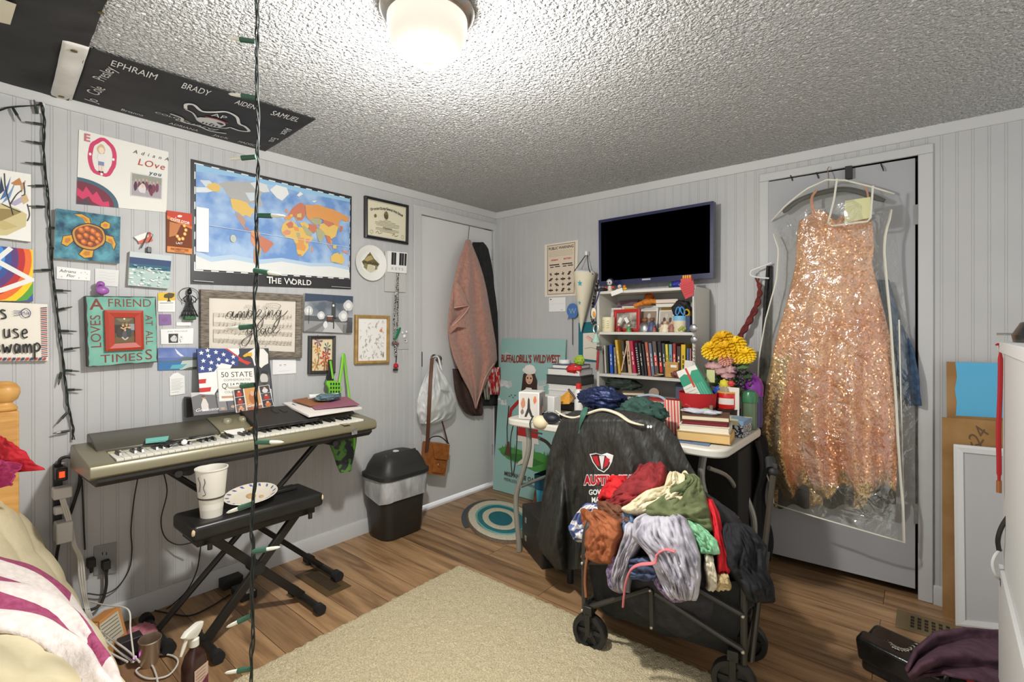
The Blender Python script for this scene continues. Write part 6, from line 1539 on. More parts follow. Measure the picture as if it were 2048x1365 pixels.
for px0,px1,ph,c,lab in((1212,1243,617,(226,224,216),'white framed print behind the red frame, left'),(1244,1279,613,(222,210,180),'white print with a yellow banner behind the red frame'),(1281,1317,612,(150,130,110),'white edged print in the middle of the upper shelf'),(1319,1349,612,(190,180,166),'white edged print behind the nativity figurines')):
 y_=-.09;a0,a1=R_(px0,ph,y_),R_(px1,ph-1,y_)
 q_=[Vector((a0.x,y_,a0.z)),Vector((a1.x,y_,a1.z)),Vector((a1.x,y_-.02,S2+.001)),Vector((a0.x,y_-.02,S2+.001))]
 o=slab(q_,.008,M((226,224,216),.5)).build('framed_print',label=lab,cat='print',smooth=0,group='prints on the upper shelf');a=Art(q_);a.rect(.08,.06,.92,.78,c);a.rect(.14,.82,.86,.94,(208,170,80)if 'yellow' in lab or 'nativity' in lab else(196,196,192))
 for k in range(5):a.ell(.25+.13*k,.3+.15*(k%3),.10,.10,[(120,84,60),(70,66,70),(206,196,180),(150,110,80),(90,70,60)][k],8,0,.4,k)
 finish(a,o)
x0,x1=sx(1231,605,-.07),sx(1276,605,-.07);q_=[Vector((x0+.02,-.06,S2+.195)),Vector((x1,-.06,S2+.20)),Vector((x1-.02,-.085,S2+.140)),Vector((x0,-.085,S2+.135))]
o=slab(q_,.008,M((120,96,104),.6)).build('out_of_office_sign',label='dusty mauve sign with slanted letters at the back of the upper shelf',cat='sign',smooth=0);a=Art(q_);a.text('OUT OF OFFICE',.5,.30,.24,(40,30,34),w=.86,shear=.3,bold=.03);finish(a,o)
t=T('orange_plush','orange plush toy sprawled on top of the prints on the upper shelf','plush toy',R_(1295,608,-.12));om=NM('orange_fur',(196,110,34),(222,140,56),50,.95,.6,200);c=R_(1294,603,-.13)
g=G(om);g.ball(c+Vector((0,0,-.006)),(.034,.03,.020),nu=18,nv=10);g.tube([c+Vector((-.02,0,-.01)),c+Vector((-.05,-.01,-.018)),c+Vector((-.075,-.012,-.026))],[.016,.014,.012],n=10);g.tube([c+Vector((.02,0,0)),c+Vector((.06,-.0,-.004)),c+Vector((.09,.0,-.008))],[.014,.014,.012],n=10);g.build('body',t)
g=G(NM('rust_fur',(150,74,24),(180,96,40),50,.95,.6,200));g.ball(c+Vector((.004,.02,.024)),(.030,.022,.022),nu=16,nv=10);g.ball(c+Vector((-.016,.02,.044)),(.008,.006,.012),nu=8,nv=6);g.ball(c+Vector((.026,.02,.042)),(.008,.006,.012),nu=8,nv=6);g.build('head',t)
x=sx(1340,596,-.1);thing_box('white_game_box','white and salmon box lying on the prints at the right of the upper shelf','box',(x,-.10,S2+.178),(.13,.10,.022),M((222,206,190),.6));thing_box('white_tray','white flat box under the salmon box on the upper shelf','box',(x-.005,-.10,S2+.154),(.12,.10,.02),M((220,216,206),.6))
x=sx(1360,655,-.205);t=T('scissors_jar','painted jar with a sky blue rim at the right of the upper shelf','jar',(x,-.2,S2))
g=G(M((218,206,176),.35));g.lathe([(0,.0005),(.036,.0005),(.038,.006),(.038,.066),(0,.066)],X=at((x,-.2,S2)),n=28);g.build('jar',t);g=G(M((120,180,214),.4));g.lathe([(.0385,.064),(.0385,.09),(.034,.09),(.034,.066)],X=at((x,-.2,S2)),n=28);g.build('rim',t)
g=G(M((150,160,70),.5));
for k in range(5):g.ball((x+.008+k*.007,-.2375+.0006*k*k,S2+.014+.006*(k%3)),(.008,.003,.009),nu=8,nv=6)
g.build('painted_bush',t)
t=T('scissors','scissors with sky blue handles standing in the painted jar','scissors',(x,-.2,S2+.07));bl=M((70,150,214),.35)
for dx,rz in((-.012,.25),(.016,-.35)):
 g=G(bl);X=at((x+dx,-.208,S2+.118),ry=rz);g.tube([X@Vector((.010*math.cos(a_),0,.022*math.sin(a_)))for a_ in[i*math.pi/9 for i in range(18)]],.0035,n=6,closed=True);g.tube([X@Vector((0,0,-.022)),Vector((x,-.2,S2+.07))],.004,n=6);g.build('handle',t)
t=T('yellow_tape','yellow ring of tape beside the blue scissors','tape',(x+.035,-.19,S2+.1));g=G(M((214,180,40),.4));g.tube([Vector((x+.034+.014*math.cos(a_),-.195,S2+.108+.017*math.sin(a_)))for a_ in[i*math.pi/9 for i in range(18)]],.004,n=6,closed=True);g.build('ring',t)
crumple((x-.012,-.15,S2+.13),(.05,.03,.045),31,M((34,32,32),.7),.3).build('dark_pouch',label='dark crumpled pouch behind the blue scissors',cat='pouch',smooth=180)
thing_box('orange_bottle','orange and white bottle behind the shelf jar, right end of the upper shelf','bottle',(sx(1378,640,-.15),-.15,S2+.06),(.022,.03,.12),M((206,130,50),.4))
thing_box('blue_marker_box','dark blue box in the right corner of the upper shelf','box',(sx(1380,650,-.19),-.20,S2+.045),(.022,.04,.09),M((44,60,96),.5))
ZT=SZ1+.001
def vinyl(px,lab,hair,face,body,acc,h,name='vinyl_figure'):
 x=sx(px,575,-.16);t=T(name,lab,'figurine',(x,-.16,ZT))
 g=G(M(body,.4));g.lathe([(0,0),(h*.16,0),(h*.2,h*.1),(h*.16,h*.42),(0,h*.46)],X=at((x,-.16,ZT)),n=14);g.build('body',t)
 g=G(M(face,.4));g.ball((x,-.165,ZT+h*.70),(h*.24,h*.2,h*.23),nu=18,nv=12);f_=g.build('head',t)
 g=G(M(hair,.35));g.ball((x,-.158,ZT+h*.74),(h*.29,h*.22,h*.27),nu=18,nv=12);g.build('hair',t)
 g=G(M((24,24,28),.2));
 for s_ in(-1,1):g.ball((x+s_*h*.1,-.165-h*.19,ZT+h*.66),(h*.05,h*.03,h*.06),nu=10,nv=8)
 g.build('eyes',t)
 g=G(M(acc,.5));
 for s_ in(-1,1):g.ball((x+s_*h*.3,-.168,ZT+h*.3),(h*.12,h*.1,h*.1),nu=12,nv=8,fn=lambda d:1+.3*nz(d,3))
 g.build('accessories',t)
vinyl(1220,'big headed figurine with dark blue hair and orange flowers on top of the bookshelf',(52,48,92),(210,206,200),(220,206,190),(206,84,50),.085)
vinyl(1239,'small white rabbit figurine on top of the bookshelf',(226,222,226),(232,226,226),(222,180,180),(226,200,200),.042)
t=T('toy_duck','tiny orange and yellow toy duck on top of the bookshelf','toy',(sx(1250,580,-.2),-.2,ZT));x=sx(1250,578,-.2);g=G(M((224,180,40),.4));g.ball((x,-.2,ZT+.010),(.016,.012,.010),nu=12,nv=8);g.build('body',t);g=G(M((222,120,50),.4));g.ball((x-.004,-.2,ZT+.024),.010,nu=12,nv=8);g.build('head',t)
x=sx(1203,578,-.2);crumple((x,-.19,ZT+.012),(.03,.03,.012),17,M((40,40,44),.5),.3).build('dark_trinket',label='dark flat trinket at the left end of the bookshelf top',cat='trinket',smooth=180)
x=sx(1234,588,-.25);g=G(M((230,228,220),.6));g.box((0,0,0),(.078,.0025,.028),X=at((x,-.2515,ZT-.010),ry=-.28));o=g.build('folded_note',label='white folded note with a red mark hanging over the bookshelf top edge',cat='note');
x=sx(1357,562,-.15);t=T('blue_monster_toy','shiny blue translucent toy lying on top of the bookshelf','toy',(x,-.13,ZT));g=crumple((x,-.13,ZT+.022),(.055,.04,.024),41,M((52,56,150),.2),.2);g.build('body',t,smooth=180);g=G(M((60,100,70),.4));g.ball((x-.045,-.15,ZT+.02),(.014,.012,.02),nu=10,nv=8);g.build('head',t)
x=sx(1374,566,-.2);t=T('fries_toy','red and orange box shaped toy on the right end of the bookshelf top','toy',(x,-.2,ZT));g=G(M((204,66,60),.5));g.box((x,-.2,ZT+.024),(.055,.03,.048),taper=1.15);g.build('box_body',t,bevel=.003);g=G(M((226,150,40),.5));
for k in range(4):g.box((x-.018+k*.012,-.2,ZT+.056),(.009,.012,.02))
g.build('top_sticks',t);
x=sx(1376,590,-.25);q_=[Vector((x-.048,-.254,ZT+.012)),Vector((x+.030,-.254,ZT+.030)),Vector((x+.040,-.256,ZT-.045)),Vector((x-.012,-.256,ZT-.068))]
o=slab(q_,.0012,M((196,66,70),.7)).build('red_card',label='red lined card hanging over the right end of the bookshelf top',cat='card',smooth=0);a=Art(q_)
for k in range(5):a.line([(.08,.85-k*.15),(.92,.88-k*.15)],.015,(150,44,48))
finish(a,o)
def charm(name,lab,pts,r,mat,cat='charm'):return G(mat).tube(pts,r,n=7,flat=.4).build(name,label=lab,cat=cat)
E_=-.262
charm('blue_lanyard','blue lanyard hanging at the left edge of the bookshelf',spline([R_(1200,578,E_),R_(1195,595,E_),R_(1189,612,E_)],4),.006,M((44,58,130),.6),'lanyard')
charm('beaded_cord','dark beaded cord bundle hanging left of the bookshelf',spline([R_(1196,560,-.10),R_(1190,590,-.10),R_(1184,625,-.10),R_(1186,650,-.10)],5),.018,NM('bead_mix',(30,28,30),(170,160,150),90,.5,lo=.5,hi=.6),'cord bundle')
t=T('egg_charm','white and orange teardrop charm on the left edge of the bookshelf','charm',R_(1187,635,E_));c=R_(1187,627,E_);g=G(M((230,226,216),.4));g.ball(c,(.018,.006,.034),nu=14,nv=8);g.build('shell',t);g=G(M((224,150,40),.4));g.ball(c+Vector((.006,-.004,-.006)),(.010,.005,.020),nu=10,nv=8);g.build('yolk',t)
t=T('mint_doll','mint skirted keychain doll hanging at the left edge of the bookshelf','keychain',R_(1192,688,E_));c=R_(1192,668,E_);g=G(M((170,200,186),.7));g.lathe([(.024,-.055),(.026,-.05),(.008,0),(0,.004)],X=at(c),n=16);g.build('skirt',t);g=G(M((206,200,192),.25,.8));g.tube([c+Vector((.018*math.cos(a_),0,.03+.026*math.sin(a_)))for a_ in[i*math.pi/9 for i in range(18)]],.005,n=6,closed=True);g.build('key_ring',t)
g=G(M((206,160,150),.6));g.box((0,0,0),(.045,.012,.016),X=at(R_(1179,678,E_),ry=.6));g.build('pink_tag',label='pink and grey tag beside the mint keychain doll',cat='tag')
t=T('red_scissors','red handled tool hanging down the left edge of the bookshelf','tool',R_(1194,735,E_));g=G(M((70,68,66),.5));g.box(R_(1198,697,E_),(.034,.01,.024));g.build('head',t,bevel=.003);g=G(M((168,36,34),.4));g.tube([R_(1196,702,E_),R_(1194,740,E_)],.007,n=8);g.build('handle',t)
t=T('silver_charms','string of silver ornaments hanging on the right edge of the bookshelf','ornaments',R_(1388,700,E_));sv=M((170,170,172),.3,.8)
g=G(sv);g.tube([R_(1389,580,E_),R_(1390,640,E_),R_(1389,690,E_)],.0035,n=6);g.build('chain',t)
for px,py,r in((1387,657,.022),(1388,680,.019)):g=G(sv);g.ball(R_(px,py,E_-.01),(r,r*.4,r),nu=16,nv=10);g.build('ornament',t)
for k in range(5):g=G(sv if k%2 else M((190,170,150),.5));g.ball(R_(1388-k%2,694+k*7,E_-.004),(.006,.005,.007),nu=8,nv=6);g.build('bead',t)
# ================================================================ folding table
t=T('folding_table','white plastic folding table with curved grey legs, crowded with books and gifts','table',(1.4,-.55,0))
tw=M((216,212,200),.45)
g=G(tw);g.prism(rr(1.40,-.555,.575,.315,.07,6),.705,.741);g.build('tabletop',t,bevel=.008)
lg=M((150,148,138),.4,.2)
for x,s in((1.84,-1),(.96,1)):
 for y in(-.79,-.32):
  G(lg).tube(spline([(x+.03*-s,y,.71),(x+.02*-s,y,.58),(x+.07*s*-1,y,.42),(x+.11*s*-1,y,.28),(x+.09*s*-1,y,.05),(x+.09*s*-1,y,.003)],6),.015,n=10).build('leg',t)
 G(lg).tube([(x+.08*-s,-.79,.36),(x+.08*-s,-.32,.36)],.010,n=8).build('cross_bar',t)
 G(lg).tube(spline([(x-.02*s,-.7,.62),(x-.06*s,-.55,.55),(x-.08*s,-.4,.40)],5),.010,n=8).build('brace',t)
g=G(NM('dark_cabinet',(38,38,34),(46,45,41),60,.8));g.box2((1.50,-.50,0),(1.93,-.06,.66));g.build('black_cabinet',label='large black cabinet under the right end of the folding table',cat='cabinet',bevel=.006)
g=G(M((24,24,24),.9));g.grid(lambda u,v:Vector((1.945+.02*math.sin(v*9),lerp(-.30,-.05,u),lerp(.68,.02,v)))+Vector((.012*math.sin(u*12+v*3),0,0)),16,20);g.build('black_cloth',label='black cloth hanging in the gap between the cabinet and the closet door',cat='cloth',smooth=180,solid=.006)
TZ=.742
def tp(px,py,z=TZ):return Z(px,py,z)
def onT(px,y):
 p=R(px,800,-y);return p.x
def bx(name,lab,cat,x0,x1,y0,y1,z0,z1,c,rz=0,bevel=.002,mat=None,group=None):
 g=G(mat or M(c,.6));g.box(((0,0,0)),(x1-x0,y1-y0,z1-z0),X=at(((x0+x1)/2,(y0+y1)/2,(z0+z1)/2),rz=rz));return g.build(name,label=lab,cat=cat,bevel=bevel,smooth=30,group=group)
def hbook(lab,cx,cy,z,sx_,sy_,th,c,rz=0,pages=(224,212,188),group=None,name='book'):
 t=T(name,lab,'book',(cx,cy,z),group);X=at((cx,cy,z),rz=rz);m_=M(c,.5)
 g=G(m_);g.box2((-sx_/2,-sy_/2,0),(sx_/2,sy_/2,.003),X=X);g.box2((-sx_/2,-sy_/2,th-.003),(sx_/2,sy_/2,th),X=X);g.box2((-sx_/2,sy_/2-.003,0),(sx_/2,sy_/2,th),X=X);g.build('cover',t)
 g=G(M(pages,.8));g.box2((-sx_/2+.003,-sy_/2+.003,.003),(sx_/2-.003,sy_/2-.003,th-.003),X=X);g.build('pages',t,smooth=0)
 return t
RB_=[('thick old book with yellowed pages at the bottom of the right table stack',.215,.15,.045,(196,160,100),.16,(214,178,116)),('open white page book second from the bottom of the right table stack',.20,.145,.034,(226,220,204),.20,(226,216,192)),('slim maroon book with silver spine lettering in the right table stack',.185,.14,.020,(116,32,34),.24,(120,36,38)),('brown leather journal with an elastic band on top of the right table stack',.19,.135,.026,(84,50,36),.28,(222,206,172))]
z=TZ+.006
for lab,a_,b_,th,c,rz,pg in RB_:
 th*=.86
 tt=hbook(lab,1.852-.004*rz,-.71,z,a_,b_,th,c,rz,pg,'stack of books on the right of the table');z+=th+.0006
ztop=z
crumple((1.83,-.71,z+.007),(.075,.04,.008),51,M((206,206,212),.5),.35).build('crumpled_tissue',label='crumpled pale grey tissue on the leather journal',cat='tissue',smooth=180)
q_=[Vector((1.50,-.70,TZ+.003)),Vector((1.86,-.58,TZ+.003)),Vector((1.90,-.82,TZ+.003)),Vector((1.58,-.84,TZ+.003))]
o=slab(q_,.0025,M((96,122,160),.5)).build('blue_magazine',label='blue magazine lying under the right table stack',cat='magazine',smooth=0);a=Art(q_);a.P([(.1,.1),(.9,.2),(.8,.6),(.2,.8)],(140,160,186));a.P([(.3,.1),(.8,.1),(.7,.3)],(60,80,120));finish(a,o)
bx('white_pouch','small white cloth pouch on the blue magazine','pouch',1.60,1.68,-.76,-.70,TZ+.004,TZ+.034,(220,216,210),.3,.012)
t=T('mosaic_box','small black and white mosaic box with a pastel lid at the right table edge','box',(1.915,-.48,TZ));g=G(NM('mosaic',(40,48,64),(200,206,210),120,.4,detail=0,lo=.48,hi=.52));g.box((1.918,-.50,TZ+.027),(.095,.14,.052));g.build('body',t,bevel=.001)
g=G(NM('pastel_lid',(120,150,176),(206,200,160),22,.5,detail=0,lo=.48,hi=.52));g.box((1.918,-.50,TZ+.063),(.101,.146,.02));g.build('lid',t,bevel=.001)
t=T('dark_drum','dark smoky round tub under the red candle','tub',(1.82,-.50,TZ));g=G(M((52,46,42),.25));g.lathe([(0,.0005),(.054,.0005),(.058,.09),(.060,.094),(0,.094)],X=at((1.84,-.36,TZ)),n=32);g.build('body',t)
t=T('red_candle','red jar candle with a white label on the dark round tub','candle',(1.82,-.47,TZ+.095));X=at((1.84,-.36,TZ+.095));g=G(M((196,36,30),.25));g.lathe([(0,0),(.046,0),(.048,.005),(.048,.075),(.045,.08),(0,.072)],X=X,n=32);g.build('jar',t)
g=G(M((206,170,70),.3));g.lathe([(.0485,.076),(.0485,.083),(.044,.083),(.044,.076)],X=X,n=32);g.build('gold_rim',t)
g=G(M((226,216,206),.5));g.grid(lambda u,v:X@Vector((.0488*math.cos(-2.4+1.7*u),.0488*math.sin(-2.4+1.7*u),.022+.03*v)),12,1);g.build('jar_label',t)
bc=Vector((1.715,-.42,TZ));X=at(bc)
t=T('red_bucket','red felt bucket with a black belt holding a green gift card box','bucket',bc);g=G(M((184,24,32),.7));g.lathe([(0,.0005),(.075,.0005),(.090,.168),(.092,.170),(.087,.168),(.07,.02),(0,.02)],X=X,n=32);g.build('body',t)
g=G(M((34,26,26),.5));g.lathe([(.0825,.088),(.0850,.088),(.0862,.100),(.0838,.100)],X=X,n=32,cap=False);g.build('belt',t)
q_=[bc+Vector((-.10,-.02,.265)),bc+Vector((-.005,-.02,.305)),bc+Vector((.085,-.03,.155)),bc+Vector((-.025,-.03,.105))]
o=slab(q_,.025,M((52,148,116),.5)).build('green_gift_card',label='green and white gift card box tied with red ribbon, sticking out of the red bucket',cat='gift box',smooth=0);a=Art(q_);a.P([(0,1),(1,1),(1,.86),(.7,.88),(.55,.78),(.3,.86),(0,.8)],(226,226,214));a.P([(0,.52),(.55,.56),(.6,0),(.0,0)],(222,222,206));a.rect(.44,.42,.54,1,(196,60,40));
for k in range(3):a.line([(.66+k*.1,.1),(.66+k*.1,.5)],.04,(90,170,140))
for k in range(4):a.line([(.06,.44-k*.1),(.5,.46-k*.1)],.012,(150,180,160))
finish(a,o)
t=T('bucket_bow_tag','brown twig tag with green leaves clipped to the right of the red bucket','tag',bc+Vector((.1,-.07,.03)));g=G(M((140,124,110),.6));g.tube([bc+Vector((.085,-.075,.0)),bc+Vector((.092,-.08,.12))],.008,n=6);g.build('twig',t);g=G(M((110,150,60),.5));g.ball(bc+Vector((.07,-.085,.10)),(.018,.008,.008),nu=8,nv=6);g.ball(bc+Vector((.085,-.085,.085)),(.008,.008,.012),nu=8,nv=6);g.build('leaves',t)
bx('maroon_box','dark red box behind the red bucket and candle','box',1.72,1.82,-.255,-.20,TZ,TZ+.15,(120,20,36))
q_=[Vector((1.655,-.69,TZ+.155)),Vector((1.725,-.685,TZ+.155)),Vector((1.745,-.72,TZ+.006)),Vector((1.675,-.725,TZ+.006))]
o=slab(q_,.03,M((206,190,170),.6),M((104,140,70),.6)).build('striped_gift_box',label='tall red and cream striped gift box with a green top in front of the bucket',cat='gift box',smooth=0);a=Art(q_)
for k in range(5):a.rect(.02+k*.2,0,.12+k*.2,1,(192,44,44)if k%2 else(206,80,76))
finish(a,o)
cord('thin red ribbon loop beside the striped gift box',[Vector((1.735,-.66,TZ+.10)),Vector((1.75,-.68,TZ+.14)),Vector((1.77,-.67,TZ+.125)),Vector((1.76,-.66,TZ+.07))],.003,M((186,50,46),.5),'red_ribbon','ribbon')
bx('green_lid_jar','small white pot with a lime green lid left of the striped gift box','jar',1.585,1.635,-.66,-.62,TZ,TZ+.07,(226,222,206));bx('lime_lid','lime green lid on the small white pot','lid',1.583,1.637,-.662,-.618,TZ+.071,TZ+.088,(150,190,50))
vc=Vector((1.80,-.235,TZ))
t=T('flower_bouquet','tall bouquet of yellow chrysanthemums and dusty pink lilies at the right of the bookshelf','flowers',vc)
g=G(M((196,120,150),.3));g.lathe([(0,.0005),(.04,.0005),(.05,.05),(.035,.14),(.045,.18)],X=at(vc),n=20,cap=False);g.build('vase',t)
fy=M((246,204,24),.6);fy2=M((232,180,14),.6)
def mum(g,c,r,mat):
 X=at(c,rx=.75)
 g.ball((0,0,-r*.1),(r*.4,r*.4,r*.25),mat,nu=14,nv=8,X=X)
 for ring_ in range(8):
  el=-.55+ring_*.27;n=max(6,int(17*math.cos(el)))
  for k in range(n):
   an=2*math.pi*(k+.5*(ring_%2))/n;d=Vector((math.cos(an)*math.cos(el),math.sin(an)*math.cos(el),.75*math.sin(el)));s_=Vector((-math.sin(an),math.cos(an),0));u_=d.cross(s_)*-1;w=r*.17
   a0=d*r*.4;a1=d*r*.82+u_*r*.10;a2=d*r*1.1+u_*r*.34
   g.add([a0-s_*w*.5,a0+s_*w*.5,a1+s_*w,a1-s_*w,a2+s_*w*.6,a2-s_*w*.6],[(0,1,2,3),(3,2,4,5)],mat,X)
for k,(px,py,r)in enumerate(((1446,680,.052),(1424,700,.050),(1450,700,.054),(1470,690,.05),(1478,708,.048),(1492,710,.042),(1436,690,.046),(1462,708,.046))):
 g=G();mum(g,R(px,py,.24+.015*(k%3)),r,fy if k%2 else fy2);g.build('chrysanthemum',t,smooth=0)
g=G(M((170,30,110),.5));c=R(1451,719,.29);mum(g,c,.034,M((214,150,130),.5));g.ball(c,(.016,.016,.012),nu=12,nv=8);g.build('magenta_daisy',t,smooth=0)
lil=NM('lily_pink',(168,122,122),(206,164,160),30,.6)
for px,py,rx,rz in((1428,733,.045,.1),(1440,743,.045,-.15),(1462,741,.03,.2),(1456,752,.035,0)):
 g=G(lil);g.ball(R(px,py,.30),(rx,.028,.022),nu=18,nv=10,fn=lambda d:1+.18*math.sin(9*math.atan2(d.z,d.x)));g.build('lily',t)
gr_=M((84,118,58),.6);gr2=M((54,80,44),.6)
random.seed(17);g=G()
for k in range(60):
 p=R(random.uniform(1412,1500),random.uniform(722,800),random.uniform(.16,.30));an=random.uniform(0,6.3);d=Vector((math.cos(an),-.4,math.sin(an)*.6)).normalized()*random.uniform(.025,.045);s_=d.cross(Vector((0,-1,.2))).normalized()*.011
 g.add([p-d,p+s_,p+d,p-s_],[(0,1,2,3)],gr_ if k%3 else gr2)
g.build('foliage',t)
g=G(gr2)
for k in range(9):g.tube([vc+Vector((.004*k-.016,0,.1)),R(1420+k*9,722+(k*7)%20,.24)],.003,n=5)
g.build('stems',t)
bx('yellow_note','small pale yellow paper tag hanging in the bouquet','note',R(1414,750,.33).x,R(1430,750,.33).x,-.335,-.330,R(1420,765,.33).z,R(1420,740,.33).z,(206,210,150),0,0)
t=T('green_bottle','tall translucent green bottle with a domed cap beside the red candle','bottle',(1.89,-.40,TZ));X=at((1.935,-.335,TZ))@Matrix.Diagonal((1,1,.84,1));g=G(M((92,112,84),.25));g.lathe([(0,.0005),(.03,.0005),(.032,.01),(.032,.16)],X=X,n=20,cap=False);g.build('body',t);g=G(M((54,112,74),.3));g.lathe([(.036,.155),(.037,.19),(.028,.215),(0,.228)],X=X,n=20,cap=False);g.build('cap',t)
t=T('purple_bottle','bright purple pump bottle at the far right of the table','bottle',(1.93,-.33,TZ));X=at((1.93,-.25,TZ));g=G(M((62,52,110),.3));g.lathe([(0,.0005),(.04,.0005),(.042,.02),(.042,.14),(.038,.15)],X=X,n=20);g.build('body',t);g=G(M((124,40,140),.35));g.lathe([(.044,.15),(.046,.20),(.034,.235),(.014,.25),(.012,.262),(0,.262)],X=X,n=20);g.build('cap',t)
random.seed(23);t=T('purple_sprig','dark purple artificial sprig trailing between the bouquet and the purple bottle','flowers',(1.86,-.3,TZ+.1));g=G()
for k in range(46):g.ball(R(random.uniform(1464,1504),random.uniform(738,786),random.uniform(.27,.33)),random.uniform(.004,.010),M(random.choice([(52,24,62),(40,30,40),(78,40,88),(34,28,30)]),.5),nu=6,nv=5)
g.build('berries',t)
for nm,lab,px,py,r,c in(('blue_star','blue toy star at the foot of the bouquet',1436,782,.022,(40,70,160)),('yellow_bow','yellow ribbon bow at the foot of the bouquet',1448,770,.022,(210,196,50)),('red_bow','small red bow next to the yellow one at the bouquet',1462,768,.014,(206,60,56)),('grey_figurine','grey carved figurine standing behind the red bucket',1452,785,.034,(150,138,116)),('mint_ribbon','mint coloured ribbon beside the green bottle',1466,790,.022,(140,190,160))):
 crumple(R(px,py,.37),(r,r*.7,r),px,M(c,.5),.3,nu=16,nv=10).build(nm,label=lab,cat=nm.split('_')[1],smooth=60)
bx('white_plaque','white card standing behind the red candle','card',1.83,1.90,-.385,-.38,TZ+.03,TZ+.20,(222,216,204))
z=TZ+.012
low=[('pale lettered book at the bottom of the stack in front of the lowest shelf',.20,.10,.020,(206,196,190)),('white and pink book above the pale lettered one',.20,.10,.020,(196,186,176)),('black book with white spine boxes in the low middle stack',.20,.10,.026,(40,38,38)),('brown topped book on the low middle stack',.19,.10,.022,(120,100,84))]
for k,(lab,a_,b_,th,c)in enumerate(low):
 tt=hbook(lab,1.20,-.33,z,a_,b_,th,c,.02*k,(196,186,168),'low stack left of the middle');X=at((1.20,-.33,z),rz=.02*k)
 a=Art([X@Vector(p)for p in((-.1,-.0505,th),(.1,-.0505,th),(.1,-.0505,0),(-.1,-.0505,0))]);a.text(['GLEE','BROADWAY','PIANO','SONGS'][k],.4,.5,.5,(226,222,214)if k==2 else(70,64,60),w=.5);a.build('spine_print',tt,smooth=0);z+=th+.001
hbook('open backed cream book tilted on top of the low middle stack',1.30,-.28,z+.002,.12,.09,.018,(110,96,80),.5,(220,206,176))
crumple((1.31,-.335,TZ+.075),(.05,.022,.022),61,NM('jewel_mix',(30,28,26),(210,204,196),80,.3),.35).build('jewellery_pile',label='glittering black and white jewellery pile beside the low stack',cat='jewellery',smooth=60)
crumple((1.19,-.20,TZ+.15),(.10,.05,.035),62,NM('dark_green_cloth',(32,42,34),(54,66,54),30,.8),.35).build('dark_bundle',label='dark green and black bundle inside the lowest shelf',cat='bundle',smooth=180)
z=TZ+.004
for k,(lab,c,a_,th)in enumerate((('dark green flat book at the bottom of the low right stack',(54,66,52),.24,.020),('navy blue flat book in the low right stack',(44,56,104),.24,.020),('grey folder with coloured sheets in the low right stack',(130,110,112),.26,.012),('crimson flat book in the low right stack',(160,40,56),.25,.012),('cream and red book in the low right stack',(206,150,130),.22,.018),('red topped book on top of the low right stack',(186,52,60),.20,.016))):
 hbook(lab,1.45+.008*k,-.36,z,a_,.12,th,c,-.05+.02*k,(210,180,150),'low stack right of the middle');z+=th+.0008
t=T('grey_headband','pale blue headband lying on the low right stack','headband',(1.45,-.40,z));g=G(M((166,190,204),.5));g.tube([Vector((1.45+.09*math.cos(a_),-.40+.04*math.sin(a_),z-.012+.03*max(0,math.sin(a_))))for a_ in[i*math.pi/12 for i in range(-4,25)]],.008,n=7,flat=.6);g.build('band',t)
g=G(M((150,130,110),.4));g.lathe([(0,0),(.03,0),(.03,.03),(0,.03)],X=at((1.41,-.22,z+.005),rx=1.3),n=18);g.build('tape_roll',label='tan roll lying inside the lowest shelf',cat='roll')
g=G(M((92,98,116),.8));g.box((1.55,-.13,TZ+.11),(.09,.10,.13),X=None);g.build('grey_blue_box',label='grey blue box at the right inside the lowest shelf',cat='box',bevel=.006)
z=TZ+.001
for k,(lab,c,th,a_)in enumerate((('black zip binder at the bottom of the left table stack',(40,40,40),.034,.24),('white book above the black zip binder',(226,224,218),.022,.21),('thin white book in the middle of the left stack',(214,214,208),.020,.21),('white book with a red spot in the left stack',(228,226,222),.022,.21),('black binder high in the left table stack',(36,36,34),.036,.24),('grey clear case on the left stack',(110,112,114),.026,.22),('navy blue notebook on top of the left stack',(48,50,84),.016,.17))):
 th*=1.5;hbook(lab,.935+(.01 if k==6 else 0),-.38,z,a_,.16,th,c,.06,(206,204,198)if k not in(0,4)else(60,60,58),'stack of binders left of the bookshelf');z+=th+.0008
crumple((1.00,-.44,z-.024),(.05,.03,.024),71,M((196,36,36),.6),.3).build('red_pouch',label='red pouch with a white print on the left binder stack',cat='pouch',smooth=180)
g=G(M((226,226,222),.5));g.lathe([(.012,0),(.036,0),(.036,.022),(.012,.022)],X=at((.885,-.36,z+.0)),n=24);g.build('white_tape_roll',label='white tape roll on top of the left binder stack',cat='tape roll')
crumple((.99,-.36,z+.02),(.03,.02,.03),72,M((150,176,50),.6),.3).build('green_leaf_toy',label='lime green toy leaf on the left binder stack',cat='toy',smooth=60)
t=T('yellow_fan','folded yellow fan with a dark edge in front of the binders','fan',(1.0,-.52,TZ+.06));g=G(NM('fan_gold',(196,130,30),(226,170,60),60,.5,0,60,(1,1,9)));g.add([(.93,-.52,TZ+.065),(1.01,-.50,TZ+.13),(1.05,-.50,TZ+.10),(1.03,-.53,TZ+.055),(.98,-.54,TZ+.05)],[(0,1,2,3,4),(4,3,2,1,0)]);g.build('pleats',t);g=G(M((60,44,36),.5));g.tube([(1.005,-.503,TZ+.135),(1.055,-.505,TZ+.085)],.006,n=6);g.build('guard',t)
t=T('white_speaker','white cube box with a grey side standing at the front of the left stack','speaker',(1.05,-.66,TZ));g=G(M((222,221,216),.5));g.box((.955,-.62,TZ+.055),(.11,.07,.105));g.build('body',t,bevel=.005)
